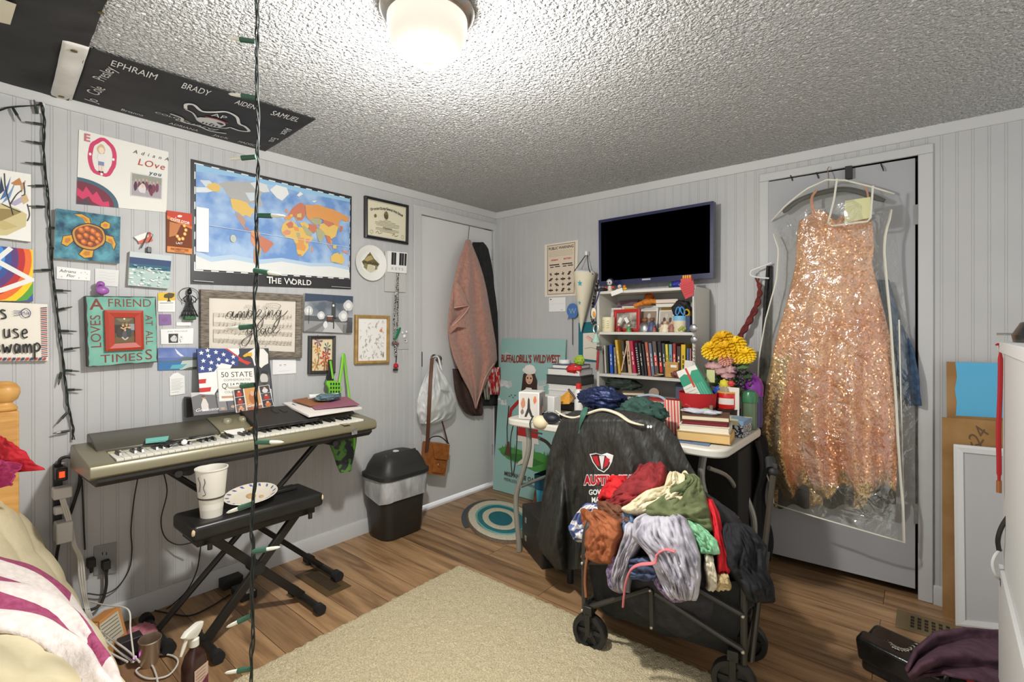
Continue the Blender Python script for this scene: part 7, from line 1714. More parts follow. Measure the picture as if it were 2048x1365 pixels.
t=T('red_cap_bottle','white bottle with a red cap behind the navy sequin bundle','bottle',(1.07,-.5,TZ));g=G(M((220,218,212),.4));g.lathe([(0,.0005),(.025,.0005),(.025,.12),(.012,.14)],X=at((1.06,-.48,TZ)),n=18);g.build('body',t);g=G(M((206,40,36),.4));g.lathe([(.016,.14),(.016,.17),(0,.17)],X=at((1.06,-.48,TZ)),n=18);g.build('cap',t)
pc=Vector((.945,-.80,TZ));pcq=at((.95,-.775,TZ+.074),rz=.35)
t=T('photo_cube','white photo cube with a tower drawing at the left end of the table','photo cube',(.95,-.79,TZ));g=G(M((228,226,220),.45));g.box((0,0,0),(.115,.115,.145),X=pcq);g.build('cube',t,bevel=.003)
a=Art([pcq@Vector(p)for p in((-.05,-.0585,.066),(.05,-.0585,.066),(.05,-.0585,-.066),(-.05,-.0585,-.066))]);a.rect(0,0,1,1,(206,200,192));a.P([(.45,.75),(.5,.85),(.55,.75),(.58,.4),(.75,.05),(.62,.05),(.5,.25),(.38,.05),(.25,.05),(.42,.4)],(46,44,44));a.ell(.2,.6,.14,.2,(190,130,100),10,0,.5);a.ell(.85,.75,.1,.14,(206,120,70),10,0,.5);a.ell(.15,.25,.1,.1,(120,110,104),10,0,.5);a.build('drawing',t,smooth=0)
a=Art([pcq@Vector(p)for p in((.0585,-.05,.066),(.0585,.05,.066),(.0585,.05,-.066),(.0585,-.05,-.066))]);a.rect(0,0,1,1,(170,168,166));a.ell(.4,.5,.3,.3,(110,108,110),12,0,.5);a.ell(.5,.3,.2,.15,(200,150,120),10,0,.5);a.build('side_drawing',t,smooth=0)
t=T('headphones','dark headphones with a cream ear pad hanging off the left front of the table','headphones',(1.03,-.85,TZ));c=Vector((1.075,-.865,TZ+.005));g=G(M((224,210,174),.6));g.ball(c,(.045,.035,.035),nu=18,nv=12);g.build('ear_pad',t);g=G(M((30,32,44),.5));g.ball(c+Vector((.05,.02,.025)),(.05,.035,.028),nu=18,nv=12);g.build('ear_cup',t);g=G(M((44,50,44),.5));g.tube(spline([c+Vector((-.04,-.01,.03)),c+Vector((-.055,-.02,-.01)),c+Vector((-.03,-.03,-.045)),c+Vector((.03,-.03,-.05))],5),.004,n=6);g.build('wire',t)
bx('patterned_case','black and white patterned case behind the headphones','case',.98,1.16,-.76,-.70,TZ,TZ+.035,0,.1,.004,NM('bw_pattern',(24,24,24),(226,224,220),90,.5,detail=0,lo=.5,hi=.53))
bx('red_pen','short red stick beside the headphones','pen',1.02,1.09,-.80,-.785,TZ+.002,TZ+.016,(196,40,36))
cord('black cable hanging in a loop from the left end of the table',[Vector((.845,-.80,TZ-.02)),Vector((.835,-.82,.60)),Vector((.85,-.82,.42)),Vector((.875,-.82,.55)),Vector((.868,-.80,.70))],.0032)
t=T('blue_gift_bag','turquoise gift bag with a dark open top on the floor beside the table','gift bag',(.80,-.36,0));g=G(M((70,168,200),.5));loft(g,[(rr(.86,-.40,.10,.06,.01),.002),(rr(.86,-.40,.12,.075,.01),.28)],cap1=False);g.build('bag',t,smooth=30);g=G(M((20,84,106),.6));loft(g,[(rr(.86,-.40,.122,.077,.01),.24),(rr(.86,-.40,.125,.08,.01),.33)],cap0=False,cap1=False);g.build('rim',t,smooth=30)
crumple((.66,-.27,.10),(.07,.05,.10),77,NM('brown_bag',(112,74,40),(136,96,58),12,.8,.3,40),.15).build('brown_paper_bag',label='crumpled brown paper bag on the floor next to the turquoise gift bag',cat='paper bag',smooth=50)
t=T('black_case','black hard case with silver latches on the floor at the left of the chair','case',(.99,-.72,0));bkc=M((36,36,33),.45);g=G(bkc);X=at((1.00,-.74,0),rz=-.55);g.box2((-.15,-.07,.002),(.15,.07,.24),X=X);g.build('shell',t,bevel=.008);g=G(M((200,196,186),.3,.9));
for z_ in(.17,.07):g.box((-.08,-.072,z_),(.02,.006,.03),X=X)
g.build('latch',t,bevel=.002)
t=T('oval_rug','small oval braided rug with teal rings on the floor near the corner','rug',(.53,-.50,0))
rc_=Vector((.50,-.52,.0));cols_=[((34,108,118),.34),((210,200,172),.52),((44,122,128),.66),((122,178,170),.72),((212,204,180),.93),((112,96,78),1.0)]
r0=0
for k,(c,r1)in enumerate(cols_):
 g=G(NM('braid_%d'%k,tuple(int(v*.88)for v in c),c,120,.95,.8,160))
 g.grid(lambda u,v:rc_+Matrix.Rotation(-.62,3,'Z')@Vector((.36*lerp(r0,r1,v)*math.cos(2*math.pi*u)*(1+.03*nz((math.cos(u*6.28),math.sin(u*6.28),k),2)),.215*lerp(r0,r1,v)*math.sin(2*math.pi*u)*(1+.03*nz((math.cos(u*6.28),math.sin(u*6.28),k+9),2)),.013+.003*math.sin(math.pi*v)-(.012*v*v if r1==1 else 0))),56,5,closeu=True)
 g.build('braid_ring',t,smooth=180);r0=r1
g=G(M((70,78,82),.9));g.grid(lambda u,v:rc_+Matrix.Rotation(-.62,3,'Z')@Vector((.385*math.cos(lerp(2.9,4.9,u))*lerp(.9,1.0,v),.24*math.sin(lerp(2.9,4.9,u))*lerp(.9,1.02,v),.004)),20,2);g.build('backing',t,smooth=180)
# ================================================================ chair with jacket
t=T('desk_chair','dark upholstered chair in front of the table, covered by the black jacket','chair',(1.48,-.78,0));chm=NM('charcoal_cloth',(44,44,44),(66,66,66),60,.9,.4,160)
g=G(chm);g.box2((1.24,-.92,.40),(1.70,-.50,.48));g.build('seat',t,bevel=.03)
g=G(chm);g.box((0,0,.60),(.42,.05,.40),X=at((1.47,-.885,0),rx=.06));g.build('backrest',t,bevel=.02)
for x in(1.27,1.67):
 for y in(-.89,-.53):G(M((30,30,30),.5)).tube([(x,y,.41),(x,y,.002)],.016,n=8).build('leg',t)
jm=NM('black_softshell',(38,37,34),(50,49,45),50,.55,.9,10,(2.4,1,.8),bdist=.022)
JR=[(822,1150,1250),(832,1128,1300),(850,1118,1332),(880,1106,1356),(920,1096,1374),(960,1090,1398),(1000,1084,1415),(1040,1080,1424),(1075,1074,1424),(1100,1078,1350),(1120,1098,1300),(1140,1112,1260)]
def jrow(py):
 for a_,b_ in zip(JR,JR[1:]):
  if py<=b_[0]:f_=(py-a_[0])/(b_[0]-a_[0]);return lerp(a_[1],b_[1],f_),lerp(a_[2],b_[2],f_)
 return JR[-1][1:]
def jrel(px,py):
 xl,xr=jrow(py);u=(px-xl)/max(1,xr-xl);v=(py-822)/318
 an=math.atan2(px-1190,py-730)
 f_=.034*math.sin(an*26+2*v)*min(1,max(0,v-.12)*2.2)+.026*ridge((px*.012-py*.005,py*.0035,0),1,5)*min(1,v*3)
 f_+=-.05*math.exp(-((px-(1128+10*v))/7)**2)*min(1,max(0,v-.22)*4)
 f_*=1-.88*math.exp(-((px-1214)/52)**4-((py-945)/62)**4)
 return.045+.05*math.sin(math.pi*min(1,max(0,u)))**.7+.05*v+f_-.05*max(0,.06-v)/.06+.003*nz((px*.05,py*.05,1))
def jack(px,py,l=0):return R(px,py,.94+jrel(px,py)+l)
t=T('marching_band_jacket','black marching band jacket draped over the chair back, red and white lettering','jacket',(1.48,-1.02,.42))
def jf(u,v):
 py=lerp(822,1140,v);xl,xr=jrow(py);return jack(lerp(xl,xr,u),py)
g=G(jm);g.grid(jf,110,110);g.build('shell',t,smooth=180,solid=.004)
g=G(M((206,196,172),.8));pts=[(1112,822,0),(1128,832,.01),(1150,836,.02),(1175,828,.02),(1205,820,.01),(1235,828,.03),(1258,843,.06),(1276,849,.07),(1288,851,.06)]
P_=spline([R(x,y,.985+o)for x,y,o in pts],5);g.tube(P_,[.004+.007*math.sin(math.pi*i/len(P_))for i in range(len(P_))],n=8,flat=.6);g.build('collar_lining',t)
class JA(Art):
 def pt(s,a,b):return jack(lerp(s.b[0],s.b[2],a),lerp(s.b[3],s.b[1],b),.004+s.k*.0004)
def ja(b):a=JA([R(b[0],b[1],1),R(b[2],b[1],1),R(b[2],b[3],1),R(b[0],b[3],1)]);a.b=b;return a
a=ja((1166,944,1282,1008));REDJ=(178,22,36)
a.text('AUSTIN',.27,.74,.28,(214,210,206),w=.53,bold=.10,rot=-.0);a.text('AUSTIN',.27,.74,.26,REDJ,w=.51,bold=.05);a.text('PEAY',.79,.74,.28,(214,210,206),w=.36,bold=.10);a.text('PEAY',.79,.74,.26,REDJ,w=.34,bold=.05)
a.text("GOVERNOR'S OWN",.53,.36,.16,(222,220,214),w=.86,bold=.03);a.text('MARCHING BAND',.53,.12,.16,(222,220,214),w=.76,bold=.03);a.build('lettering',t,smooth=0)
a=ja((1178,886,1228,946));sh=[(.02,.62),(.28,.66),(.5,.60),(.72,.66),(.98,.58),(.92,.36),(.78,.14),(.60,.0),(.36,.1),(.14,.36)]
a.P(sh,(214,210,206));a.P([(.5+(x-.5)*.9,.36+(y-.36)*.88)for x,y in sh],(36,34,34));a.P([(.12,.54),(.34,.56),(.44,.2),(.3,.26)],REDJ);a.P([(.88,.54),(.66,.56),(.58,.14),(.74,.24)],REDJ);a.P([(.40,.56),(.62,.56),(.54,.12),(.5,.12)],(206,204,200));a.build('shield_emblem',t,smooth=0)
a=ja((1292,850,1306,858));a.ell(.3,.5,.18,.4,(214,212,208),8);a.ell(.7,.5,.18,.4,(214,212,208),8);a.build('small_logo',t,smooth=0)
g=G(NM('black_webbing',(40,42,40),(56,58,56),90,.8));P_=spline([R(1100,1095,1.0),Z(1108,1118,.05),Z(1122,1140,.008),Z(1142,1152,.006)],6);g.tube(P_,.022,n=8,flat=.12);g.build('waist_strap',t)
g=G(M((46,92,76),.7));g.tube(spline([R(1172,815,1.0),R(1166,830,1.035),R(1160,852,1.04),R(1158,868,1.04)],5),[.008+.006*math.sin(i*.4)for i in range(16)],n=6,flat=.3);g.build('teal_ribbon',label='teal ribbon hanging over the collar of the black jacket',cat='ribbon')
crumple(R(1100,1085,.86)+Vector((.02,.02,0)),(.10,.06,.10),81,chm,.15).build('grey_fleece',label='dark grey fleece bundle hanging below the jacket by the chair',cat='fleece',smooth=180)
nav=NM('navy_sequin',(26,34,62),(52,64,104),160,.3,.5,220,metal=.4)
crumple(R(1205,800,.80),(.11,.07,.058),83,nav,.25,2.4,60,36).build('sequin_bundle',label='navy sequined garment bundled behind the jacket collar',cat='clothing',smooth=180)
crumple(R(1285,826,.86),(.10,.06,.055),85,NM('dark_teal_cloth',(36,62,54),(54,84,74),30,.85,.3,200),.3,2.2,60,36).build('teal_shirt',label='dark teal cloth bundled behind the right of the jacket collar',cat='clothing',smooth=180)
# ================================================================ folding wagon
PA,PB=Vector((1.575,-1.258,0)),Vector((2.125,-1.183,0));wx=(PB-PA).normalized();wy=Vector((-wx.y,wx.x,0));WN=-wy
def W(px,py,o=0):
 d=ray(px,py);p0=PA+WN*o;return CAM+d*((p0-CAM).dot(WN)/d.dot(WN))
t=T('folding_wagon','black folding utility wagon heaped with laundry, parked on the rug edge','wagon',(1.85,-1.0,0));fr=M((62,60,55),.4,.3)
def wloc_(a_,b_,z):return PA+wx*a_+wy*b_+Vector((0,0,z))
WL,WD=.56,.31
g=G(NM('black_canvas',(28,29,28),(36,37,35),40,.75,.25,160));secs=[]
def ring_(e,z,sag=0):
 out=[]
 for k in range(40):
  u=k/10;s_=int(u);f_=u-s_;a_,b_=[(f_,0),(1,f_),(1-f_,1),(0,1-f_)][s_]
  p=wloc_(lerp(e,WL-e,a_),lerp(e,WD-e,b_),z-sag*math.sin(math.pi*f_)+.012*nz((a_*5,b_*5,z*9)))+WN*.012*nz((a_*6,z*12,4))
  out.append(p)
 return out
vs=ring_(.012,.40,.07)+ring_(.016,.28,.01)+ring_(.03,.17,0)+ring_(.06,.115,-.0)
fs=[(i*40+k,i*40+(k+1)%40,(i+1)*40+(k+1)%40,(i+1)*40+k)for i in range(3)for k in range(40)]+[tuple(120+k for k in range(40))]
g.add(vs,fs);g.build('canvas_bin',t,smooth=60)
for a_,b_ in((0,0),(WL,0),(WL,WD),(0,WD)):
 G(fr).tube(spline([wloc_(a_,b_,.135),wloc_(a_,b_,.40),wloc_(a_+.006*(1 if a_==0 else-1),b_+.03*(1 if b_==0 else-1),.47),wloc_(a_,b_+.09*(1 if b_==0 else-1),.485)],5),.011,n=8).build('corner_post',t)
for b_ in(0,WD):
 o=-.012 if b_==0 else.012
 for p0,p1 in(((.0,.15),(.255,.30)),((.275,.29),(WL,.185)),((.42,.345),(WL,.30)),((.0,.33),(.12,.36)),((.262,.30),(.265,.17))):
  G(fr).tube([wloc_(p0[0],b_+o,p0[1]),wloc_(p1[0],b_+o,p1[1])],.0095,n=8).build('brace_bar',t)
 g=G(M((190,184,170),.3,.8))
 for a_,z in((0,.15),(.26,.30),(.265,.17),(WL,.185),(WL,.30),(0,.33)):g.ball(wloc_(a_,b_+o*1.9,z),.0065,nu=10,nv=6)
 g.build('rivet',t)
for a_ in(0,WL):
 for z in(.15,.33):G(fr).tube([wloc_(a_,0,z),wloc_(a_,WD,z)],.009,n=8).build('side_bar',t)
for a_,b_,r in((.025,-.005,.068),(WL-.03,.0,.070),(WL-.02,WD-.06,.070),(.03,WD-.03,.068)):
 c=wloc_(a_,b_,r+.002);X=frame(c,wx,(0,0,1));wh=G(M((30,30,29),.5)).lathe([(r*.72,-.017),(r*.95,-.017),(r,-.010),(r,.010),(r*.95,.017),(r*.72,.017),(r*.70,0)],n=32,X=X).build('wheel',t)
 G(M((70,70,68),.6)).lathe([(0,-.018),(.014,-.018),(.014,.018),(0,.018)],n=16,X=X).build('hub',wh);g=G(M((36,36,35),.5))
 for k in range(6):g.box((r*.42,0,0),(r*.62,r*.22,.012),X=X@Matrix.Rotation(k*math.pi/3,4,'Z'))
 g.build('spokes',wh);g=G(M((34,34,33),.45));g.box((0,r*.55,.026),(.02,r*1.3,.006),X=X);g.box((0,r*.55,-.026),(.02,r*1.3,.006),X=X);g.box((0,r*1.3,0),(.034,.035,.058),X=X);g.build('fork',t,bevel=.003)
hb,ht=wloc_(WL+.018,.03,.13),D(1549,928,1.80);g=G(M((64,58,48),.4,.4));g.tube([hb,ht],.010,n=8);g.build('handle_pole',t)
g=G(fr);d_=(ht-hb).normalized();g.tube([hb+d_*.28,hb+d_*.35],.019,n=12);g.build('pole_sleeve',t);g=G(M((26,26,26),.6));g.tube([ht-RGT*.012+Vector((0,0,-.02)),ht+Vector((0,0,.01))+FWD*.03],.017,n=10);g.ball(ht-d_*.03,.017,nu=12,nv=8);g.build('grip',t)
# ---- laundry: garments draped on one heap
HC,HA,HB,HZ=Vector((1.83,-1.02,.36)),.33,.25,.315
def hf(p):return((p.x-HC.x)/HA)**2+((p.y-HC.y)/HB)**2+(max(0,p.z-HC.z)/HZ)**2
def heap(px,py):
 d=ray(px,py);best=None;t_=1.35;pf=None
 while t_<2.5:
  f_=hf(CAM+d*t_)
  if best is None or f_<best[0]:best=(f_,t_)
  if f_<1:
   a_,b_=t_-.03,t_
   for _ in range(7):
    m_=(a_+b_)/2
    if hf(CAM+d*m_)<1:b_=m_
    else:a_=m_
   t_=b_;break
  t_+=.03
 else:t_=best[1]
 p=CAM+d*t_;n=Vector(((p.x-HC.x)/HA**2,(p.y-HC.y)/HB**2,max(0,p.z-HC.z)/HZ**2)).normalized()
 return p,(n*.4-d.normalized()*.9).normalized()
def garment(name,label,rows,mat,lift,seed,fold=(3,1.2),amp=.02,nu=46,nv=46,cat='clothing',solid=.004):
 rows=sorted(rows)
 def fn(u,v):
  y=lerp(rows[0][0],rows[-1][0],v)
  for a_,b_ in zip(rows,rows[1:]):
   if y<=b_[0]+1e-6:
    f_=(y-a_[0])/max(1e-6,b_[0]-a_[0]);xl,xr=lerp(a_[1],b_[1],f_),lerp(a_[2],b_[2],f_);break
  k=nz((u*4,v*4,seed),1)*5
  p,n=heap(lerp(xl,xr,u)+k*.6,y+k)
  e=max(abs(2*u-1),abs(2*v-1));r_=(u*fold[0]+.4*nz((u*2,v*2,seed)),v*fold[1],seed)
  w=(amp*ridge(r_,1.0,seed)+amp*.6*ridge(r_,2.3,seed+2)+amp*.42*ridge(r_,4.7,seed+4))*(1-e**5)
  return p+n*(lift+w-(lift+.02)*max(0,(e-.8)/.2)**2)
 return G(mat).grid(fn,nu,nv).build(name,label=label,cat=cat,smooth=180,solid=solid)
cm=lambda nm,a_,b_,bs=240:NM(nm,a_,b_,26,.85,.35,bs)
dk_=crumple((HC.x,HC.y,HC.z-.02),(HA*.9,HB*.9,HZ*.9),91,cm('dark_laundry',(40,38,40),(56,54,58)),.06,nu=40,nv=24);dk_.build('laundry_core',label='dark clothes at the bottom of the laundry heap in the wagon',cat='clothing',smooth=180)
garment('striped_shirt','white shirt with blue stripes at the left of the laundry heap',[(1008,1185,1204),(1030,1160,1210),(1055,1140,1205),(1085,1155,1195)],None or(lambda m:m)(NM('blue_stripes',(226,226,224),(90,108,156),14,.85,.3,200,(1.2,1.2,3.2),detail=0,lo=.52,hi=.56)),.03,2)
garment('maroon_shirt','maroon shirt rolled at the top of the laundry heap',[(926,1285,1322),(945,1272,1336),(970,1250,1334),(990,1225,1318),(1010,1205,1280),(1024,1206,1250)],cm('maroon_jersey',(116,28,32),(146,44,46)),.03,4,(2,3.2),.026)
garment('red_shirt','bright red shirt left of the maroon one on the laundry heap',[(956,1226,1252),(970,1215,1262),(985,1203,1255),(1002,1196,1240)],cm('bright_red',(190,20,28),(222,46,48)),.03,5,(2,2.4),.018,34,34)
garment('cream_blouse','crumpled cream blouse on top of the laundry heap',[(952,1344,1368),(965,1336,1380),(980,1326,1386),(990,1288,1386),(1005,1262,1380),(1025,1246,1330),(1034,1262,1290)],cm('cream_cotton',(204,190,152),(230,220,188)),.062,6,(3.4,3.0),.024)
garment('olive_trousers','olive green trousers right of the cream blouse on the heap',[(956,1362,1378),(975,1372,1400),(1000,1330,1412),(1020,1288,1420),(1045,1296,1426),(1068,1372,1424)],cm('olive_twill',(84,92,58),(108,116,78)),.085,7,(1.6,3),.02)
garment('brown_cloth','dark brown cloth tucked above the rust shirt on the heap',[(1006,1200,1240),(1020,1198,1256),(1040,1215,1268),(1052,1240,1262)],cm('brown_knit',(92,56,38),(120,76,52)),.04,8,(2,2),.016,30,30)
garment('rust_shirt','rust brown shirt hanging over the left side of the wagon',[(1020,1176,1206),(1045,1176,1248),(1068,1180,1252),(1095,1178,1242),(1115,1172,1238),(1130,1190,1236)],cm('rust_cotton',(138,76,42),(166,98,60)),.07,9,(2.2,2.2),.024)
cord('rust brown drawstring hanging from the rust shirt down the wagon corner',[W(1178,1105,.03),W(1172,1130,.03),W(1170,1165,.025),W(1172,1195,.025)],.005,M((150,90,56),.8),'brown_drawstring','drawstring')
garment('denim_cloth','small patch of blue denim between the rust and grey shirts',[(1026,1252,1266),(1045,1248,1275),(1068,1252,1268)],cm('denim_blue',(70,98,130),(100,128,158)),.045,10,(2,1),.01,22,22)
tie=NM('grey_tie_dye',(88,84,94),(190,186,194),12,.85,.4,220,lo=.3,hi=.55)
garment('grey_shirt','large grey tie dyed shirt hanging over the front of the wagon',[(1026,1300,1345),(1045,1270,1380),(1075,1268,1395),(1110,1300,1402),(1150,1318,1404),(1180,1335,1398),(1200,1352,1388)],tie,.105,11,(4.4,1.4),.034,70,70)
garment('grey_shirt','narrow grey tie dyed sleeve hanging left of the navy cloth',[(1045,1262,1300),(1080,1256,1290),(1115,1242,1272),(1150,1234,1262),(1185,1240,1258)],tie,.095,12,(3,1.2),.024,40,50)
garment('mint_shirt','mint green shirt right of the grey one on the heap',[(1043,1368,1384),(1062,1372,1412),(1085,1392,1432),(1110,1400,1436)],cm('mint_jersey',(116,176,132),(152,206,164)),.085,13,(2,2),.018,34,34)
garment('red_jersey','red cloth running down the right side of the laundry heap',[(996,1402,1416),(1030,1412,1434),(1070,1424,1442),(1110,1432,1452),(1150,1430,1458)],cm('scarlet',(186,20,32),(216,40,50)),.065,14,(1.6,1),.014,26,50)
garment('black_sweats','black cloth bundle at the right corner of the wagon',[(1046,1448,1476),(1070,1436,1500),(1095,1438,1522),(1130,1444,1520),(1160,1470,1530),(1205,1492,1528)],cm('black_jersey',(22,23,26),(36,37,42)),.07,15,(2.4,1.4),.03,44,44)
garment('navy_cloth','navy cloth opening below the pink drawstring',[(1112,1262,1300),(1130,1262,1326),(1158,1268,1316)],cm('navy_jersey',(40,46,68),(84,96,124)),.075,16,(1,3),.02,30,30)
lace=NM('purple_lace',(92,74,104),(150,132,160),90,.85,.6,140)
garment('purple_lace','purple lace edge left of the narrow grey sleeve',[(1108,1226,1244),(1140,1220,1240),(1170,1226,1246),(1185,1238,1252)],lace,.06,17,(2,2),.014,24,34)
garment('purple_lace','purple lace edge below the large grey shirt',[(1140,1308,1330),(1165,1312,1345),(1190,1332,1362),(1203,1350,1372)],lace,.062,18,(2,2),.014,24,34)
garment('khaki_cloth','khaki cloth at the front right corner of the wagon',[(1143,1432,1450),(1160,1426,1456),(1176,1428,1452)],cm('khaki',(172,148,104),(196,174,130)),.07,19,(2,2),.014,24,24)
garment('cream_strap','cream cloth strip hanging right of the grey shirt',[(1105,1406,1420),(1135,1408,1428),(1165,1414,1430),(1178,1412,1424)],cm('cream_strip',(190,180,156),(216,208,186)),.08,20,(1,2),.012,20,34)
P_=[]
for x,y in((1350,1104),(1330,1100),(1314,1110),(1310,1126),(1280,1130),(1262,1140),(1252,1165),(1248,1192),(1246,1214)):p,n=heap(x,y);P_.append(p-ray(x,y).normalized()*.165)
G(M((204,112,116),.8)).tube(spline(P_,6),.0075,n=8,flat=.5).build('pink_drawstring',label='pink drawstring looping over the grey shirt and hanging down the wagon front',cat='drawstring')
# ================================================================ dress in a clear garment bag on the closet door
def seq(name,c1,c2,metal):
 m=NM(name,c1,c2,5,.28,0,metal=metal);nt=m.node_tree;b=nt.nodes['Principled BSDF'];tc=nt.nodes['Texture Coordinate']
 v=nt.nodes.new('ShaderNodeTexVoronoi');v.inputs['Scale'].default_value=150;nt.links.new(tc.outputs['Object'],v.inputs['Vector'])
 ge=nt.nodes.new('ShaderNodeNewGeometry');a1=nt.nodes.new('ShaderNodeVectorMath');a1.operation='SUBTRACT';a1.inputs[1].default_value=(.5,.5,.5);nt.links.new(v.outputs['Color'],a1.inputs[0])
 a2=nt.nodes.new('ShaderNodeVectorMath');a2.operation='MULTIPLY_ADD';a2.inputs[1].default_value=(.95,.95,.95);nt.links.new(a1.outputs[0],a2.inputs[0]);nt.links.new(ge.outputs['Normal'],a2.inputs[2])
 a3=nt.nodes.new('ShaderNodeVectorMath');a3.operation='NORMALIZE';nt.links.new(a2.outputs[0],a3.inputs[0]);nt.links.new(a3.outputs[0],b.inputs['Normal']);return m
sq_=seq('peach_sequins',(220,144,92),(244,186,136),.38);gold_s=seq('gold_sequins',(180,140,84),(220,184,120),.6)
DRW=[(428,1602,1742),(460,1596,1746),(500,1592,1748),(528,1592,1744),(545,1588,1748),(600,1575,1762),(680,1552,1782),(760,1534,1792),(840,1522,1796),(900,1526,1796),(960,1540,1794),(1000,1560,1790)]
def drow(y):
 for a_,b_ in zip(DRW,DRW[1:]):
  if y<=b_[0]:f_=(y-a_[0])/(b_[0]-a_[0]);return lerp(a_[1],b_[1],f_),lerp(a_[2],b_[2],f_)
 return DRW[-1][1:]
def drel(u,v):
 s_=max(0,(v-.17)/.83)
 r=.075+.05*math.sin(math.pi*min(1,max(0,u)))+.03*s_
 r+=s_*(.036*math.sin(u*21+1.2*math.sin(v*4))+.014*math.sin(u*47+2*v))+.005*nz((u*14,v*20,0))
 if v<.17:r+=.018*math.exp(-((u-.27)/.14)**2-((v-.05)/.06)**2)+.018*math.exp(-((u-.72)/.14)**2-((v-.05)/.06)**2)
 return r-.006*math.exp(-((v-.165)/.012)**2)
def dtop(u):return 428+22*abs(math.sin(u*2*math.pi+.0))*(1 if.1<u<.9 else.6)*-1+14
def df(u,v):
 bot=985+14*math.sin(u*19);y=lerp(dtop(u),bot,v);xl,xr=drow(y);return R(lerp(xl,xr,u),y,drel(u,v))
t=T('sequin_dress','long peach gold sequined dress inside the clear garment bag on the closet door','dress',R(1665,1000,.05))
g=G(sq_);g.grid(df,120,110,matfn=lambda u,v:gold_s if v>.96+.02*math.sin(u*40)or(u<.14 and v>.5)else sq_);g.build('gown',t,smooth=180,solid=.003)
g=G(M((222,150,112),.5))
for pts in(((1628,436),(1622,400),(1632,380)),((1634,436),(1624,400),(1634,380)),((1732,440),(1736,395),(1730,370))):g.tube(spline([R(x,y,.11)for x,y in pts],5),.004,n=6)
g.build('shoulder_straps',t)
g=G(M((56,50,44),.8))
def hemf(u,v):y=lerp(978,1014+5*math.sin(u*30),v);return R(lerp(1548,1792,u),y,.10+.02*math.sin(u*21+1)-.01*v)
g.grid(hemf,90,6,matfn=lambda u,v:gold_s if math.sin(u*17+2)>.55 else g.mats[0]if g.mats else M((56,50,44),.8));g.build('lace_hem',t,smooth=180)
t=T('coat_hanger','black broad shouldered coat hanger inside the garment bag','hanger',R(1670,400,.06));g=G(M((44,46,42),.5));g.tube(spline([R(1566,425,.07),R(1600,400,.075),R(1650,384,.08),R(1700,380,.08),R(1770,402,.07)],6),[.008]+[.013]*22+[.012,.008],n=8);g.build('arms',t);g=G(stl);g.tube(spline([R(1657,384,.08),R(1657,352,.06),R(1655,340,.045),R(1658,334,.03)],4),.0025,n=6);g.build('hook',t)
den=NM('denim_dark',(48,66,92),(72,96,126),40,.85,.4,200)
rows=[(560,1745,1776,.035),(640,1765,1800,.045),(700,1775,1826,.05),(760,1780,1838,.05),(812,1815,1842,.04)]
G(den).grid(hang(rows,0,0,lambda u,v:.014*math.sin(u*9+v*6),wall=R),24,40).build('denim_jacket',label='blue denim jacket hanging behind the garment bag on the closet door',cat='jacket',smooth=180,solid=.008)
rows=[(532,1534,1544,.03),(600,1528,1543,.03),(680,1524,1541,.03),(745,1520,1538,.03),(900,1518,1538,.03)]
G(NM('black_strap',(34,34,34),(52,52,52),60,.7)).grid(hang(rows,0,0,lambda u,v:.008*math.sin(u*9),wall=R),10,30).build('black_straps',label='black straps hanging at the left edge of the closet door',cat='straps',smooth=180,solid=.006)
G(M((226,226,224),.4)).tube(spline([R(1543,526,.05),R(1520,535,.06),R(1503,542,.065),R(1502,551,.065),R(1515,555,.06),R(1538,557,.05)],5),.0045,n=7).build('plastic_hanger',label='small white plastic hanger end sticking out left of the closet door',cat='hanger')
t=T('braided_cord','dark red braided cord curving down from the white hanger to the flowers','cord',R(1475,690,.05));P_=spline([R(1514,556,.05),R(1520,580,.05),R(1514,610,.05),R(1500,640,.06),R(1484,668,.07),R(1470,695,.08)],10);g=G(NM('maroon_braid',(84,26,26),(128,48,42),60,.7,.3,90))
for k in range(2):g.tube([p+Vector((math.cos(i*.5+k*math.pi)*.007,0,math.sin(i*.5+k*math.pi)*.007))for i,p in enumerate(P_)],[.004+.007*min(1,i/25)for i in range(len(P_))],n=7)
g.build('strands',t)
vm=bpy.data.materials.new('clear_vinyl');vm.use_nodes=True;nt=vm.node_tree;b=nt.nodes['Principled BSDF'];b.inputs['Base Color'].default_value=rgb((226,228,206));b.inputs['Roughness'].default_value=.08;b.inputs['Alpha'].default_value=.10;b.inputs['Specular IOR Level'].default_value=.9
tc=nt.nodes.new('ShaderNodeTexCoord');n1=nt.nodes.new('ShaderNodeTexNoise');n1.inputs['Scale'].default_value=13;n1.inputs['Detail'].default_value=3;n1.inputs['Distortion'].default_value=1.2;bp=nt.nodes.new('ShaderNodeBump');bp.inputs['Strength'].default_value=.8;bp.inputs['Distance'].default_value=.025
nt.links.new(tc.outputs['Object'],n1.inputs['Vector']);nt.links.new(n1.outputs[0],bp.inputs['Height']);nt.links.new(bp.outputs[0],b.inputs['Normal'])
gl=nt.nodes.new('ShaderNodeBsdfGlossy');gl.inputs['Roughness'].default_value=.13;nt.links.new(bp.outputs[0],gl.inputs['Normal']);ms=nt.nodes.new('ShaderNodeMixShader');ms.inputs[0].default_value=.12
nt.links.new(b.outputs[0],ms.inputs[1]);nt.links.new(gl.outputs[0],ms.inputs[2]);nt.links.new(ms.outputs[0],nt.nodes['Material Output'].inputs[0])
BW=[(350,1543,1788),(385,1543,1788),(410,1543,1784),(440,1543,1779),(465,1546,1771),(500,1557,1768),(560,1553,1773),(640,1531,1781),(720,1517,1786),(800,1514,1792),(880,1517,1796),(940,1530,1800),(980,1544,1803),(1012,1548,1806),(1086,1570,1808)]
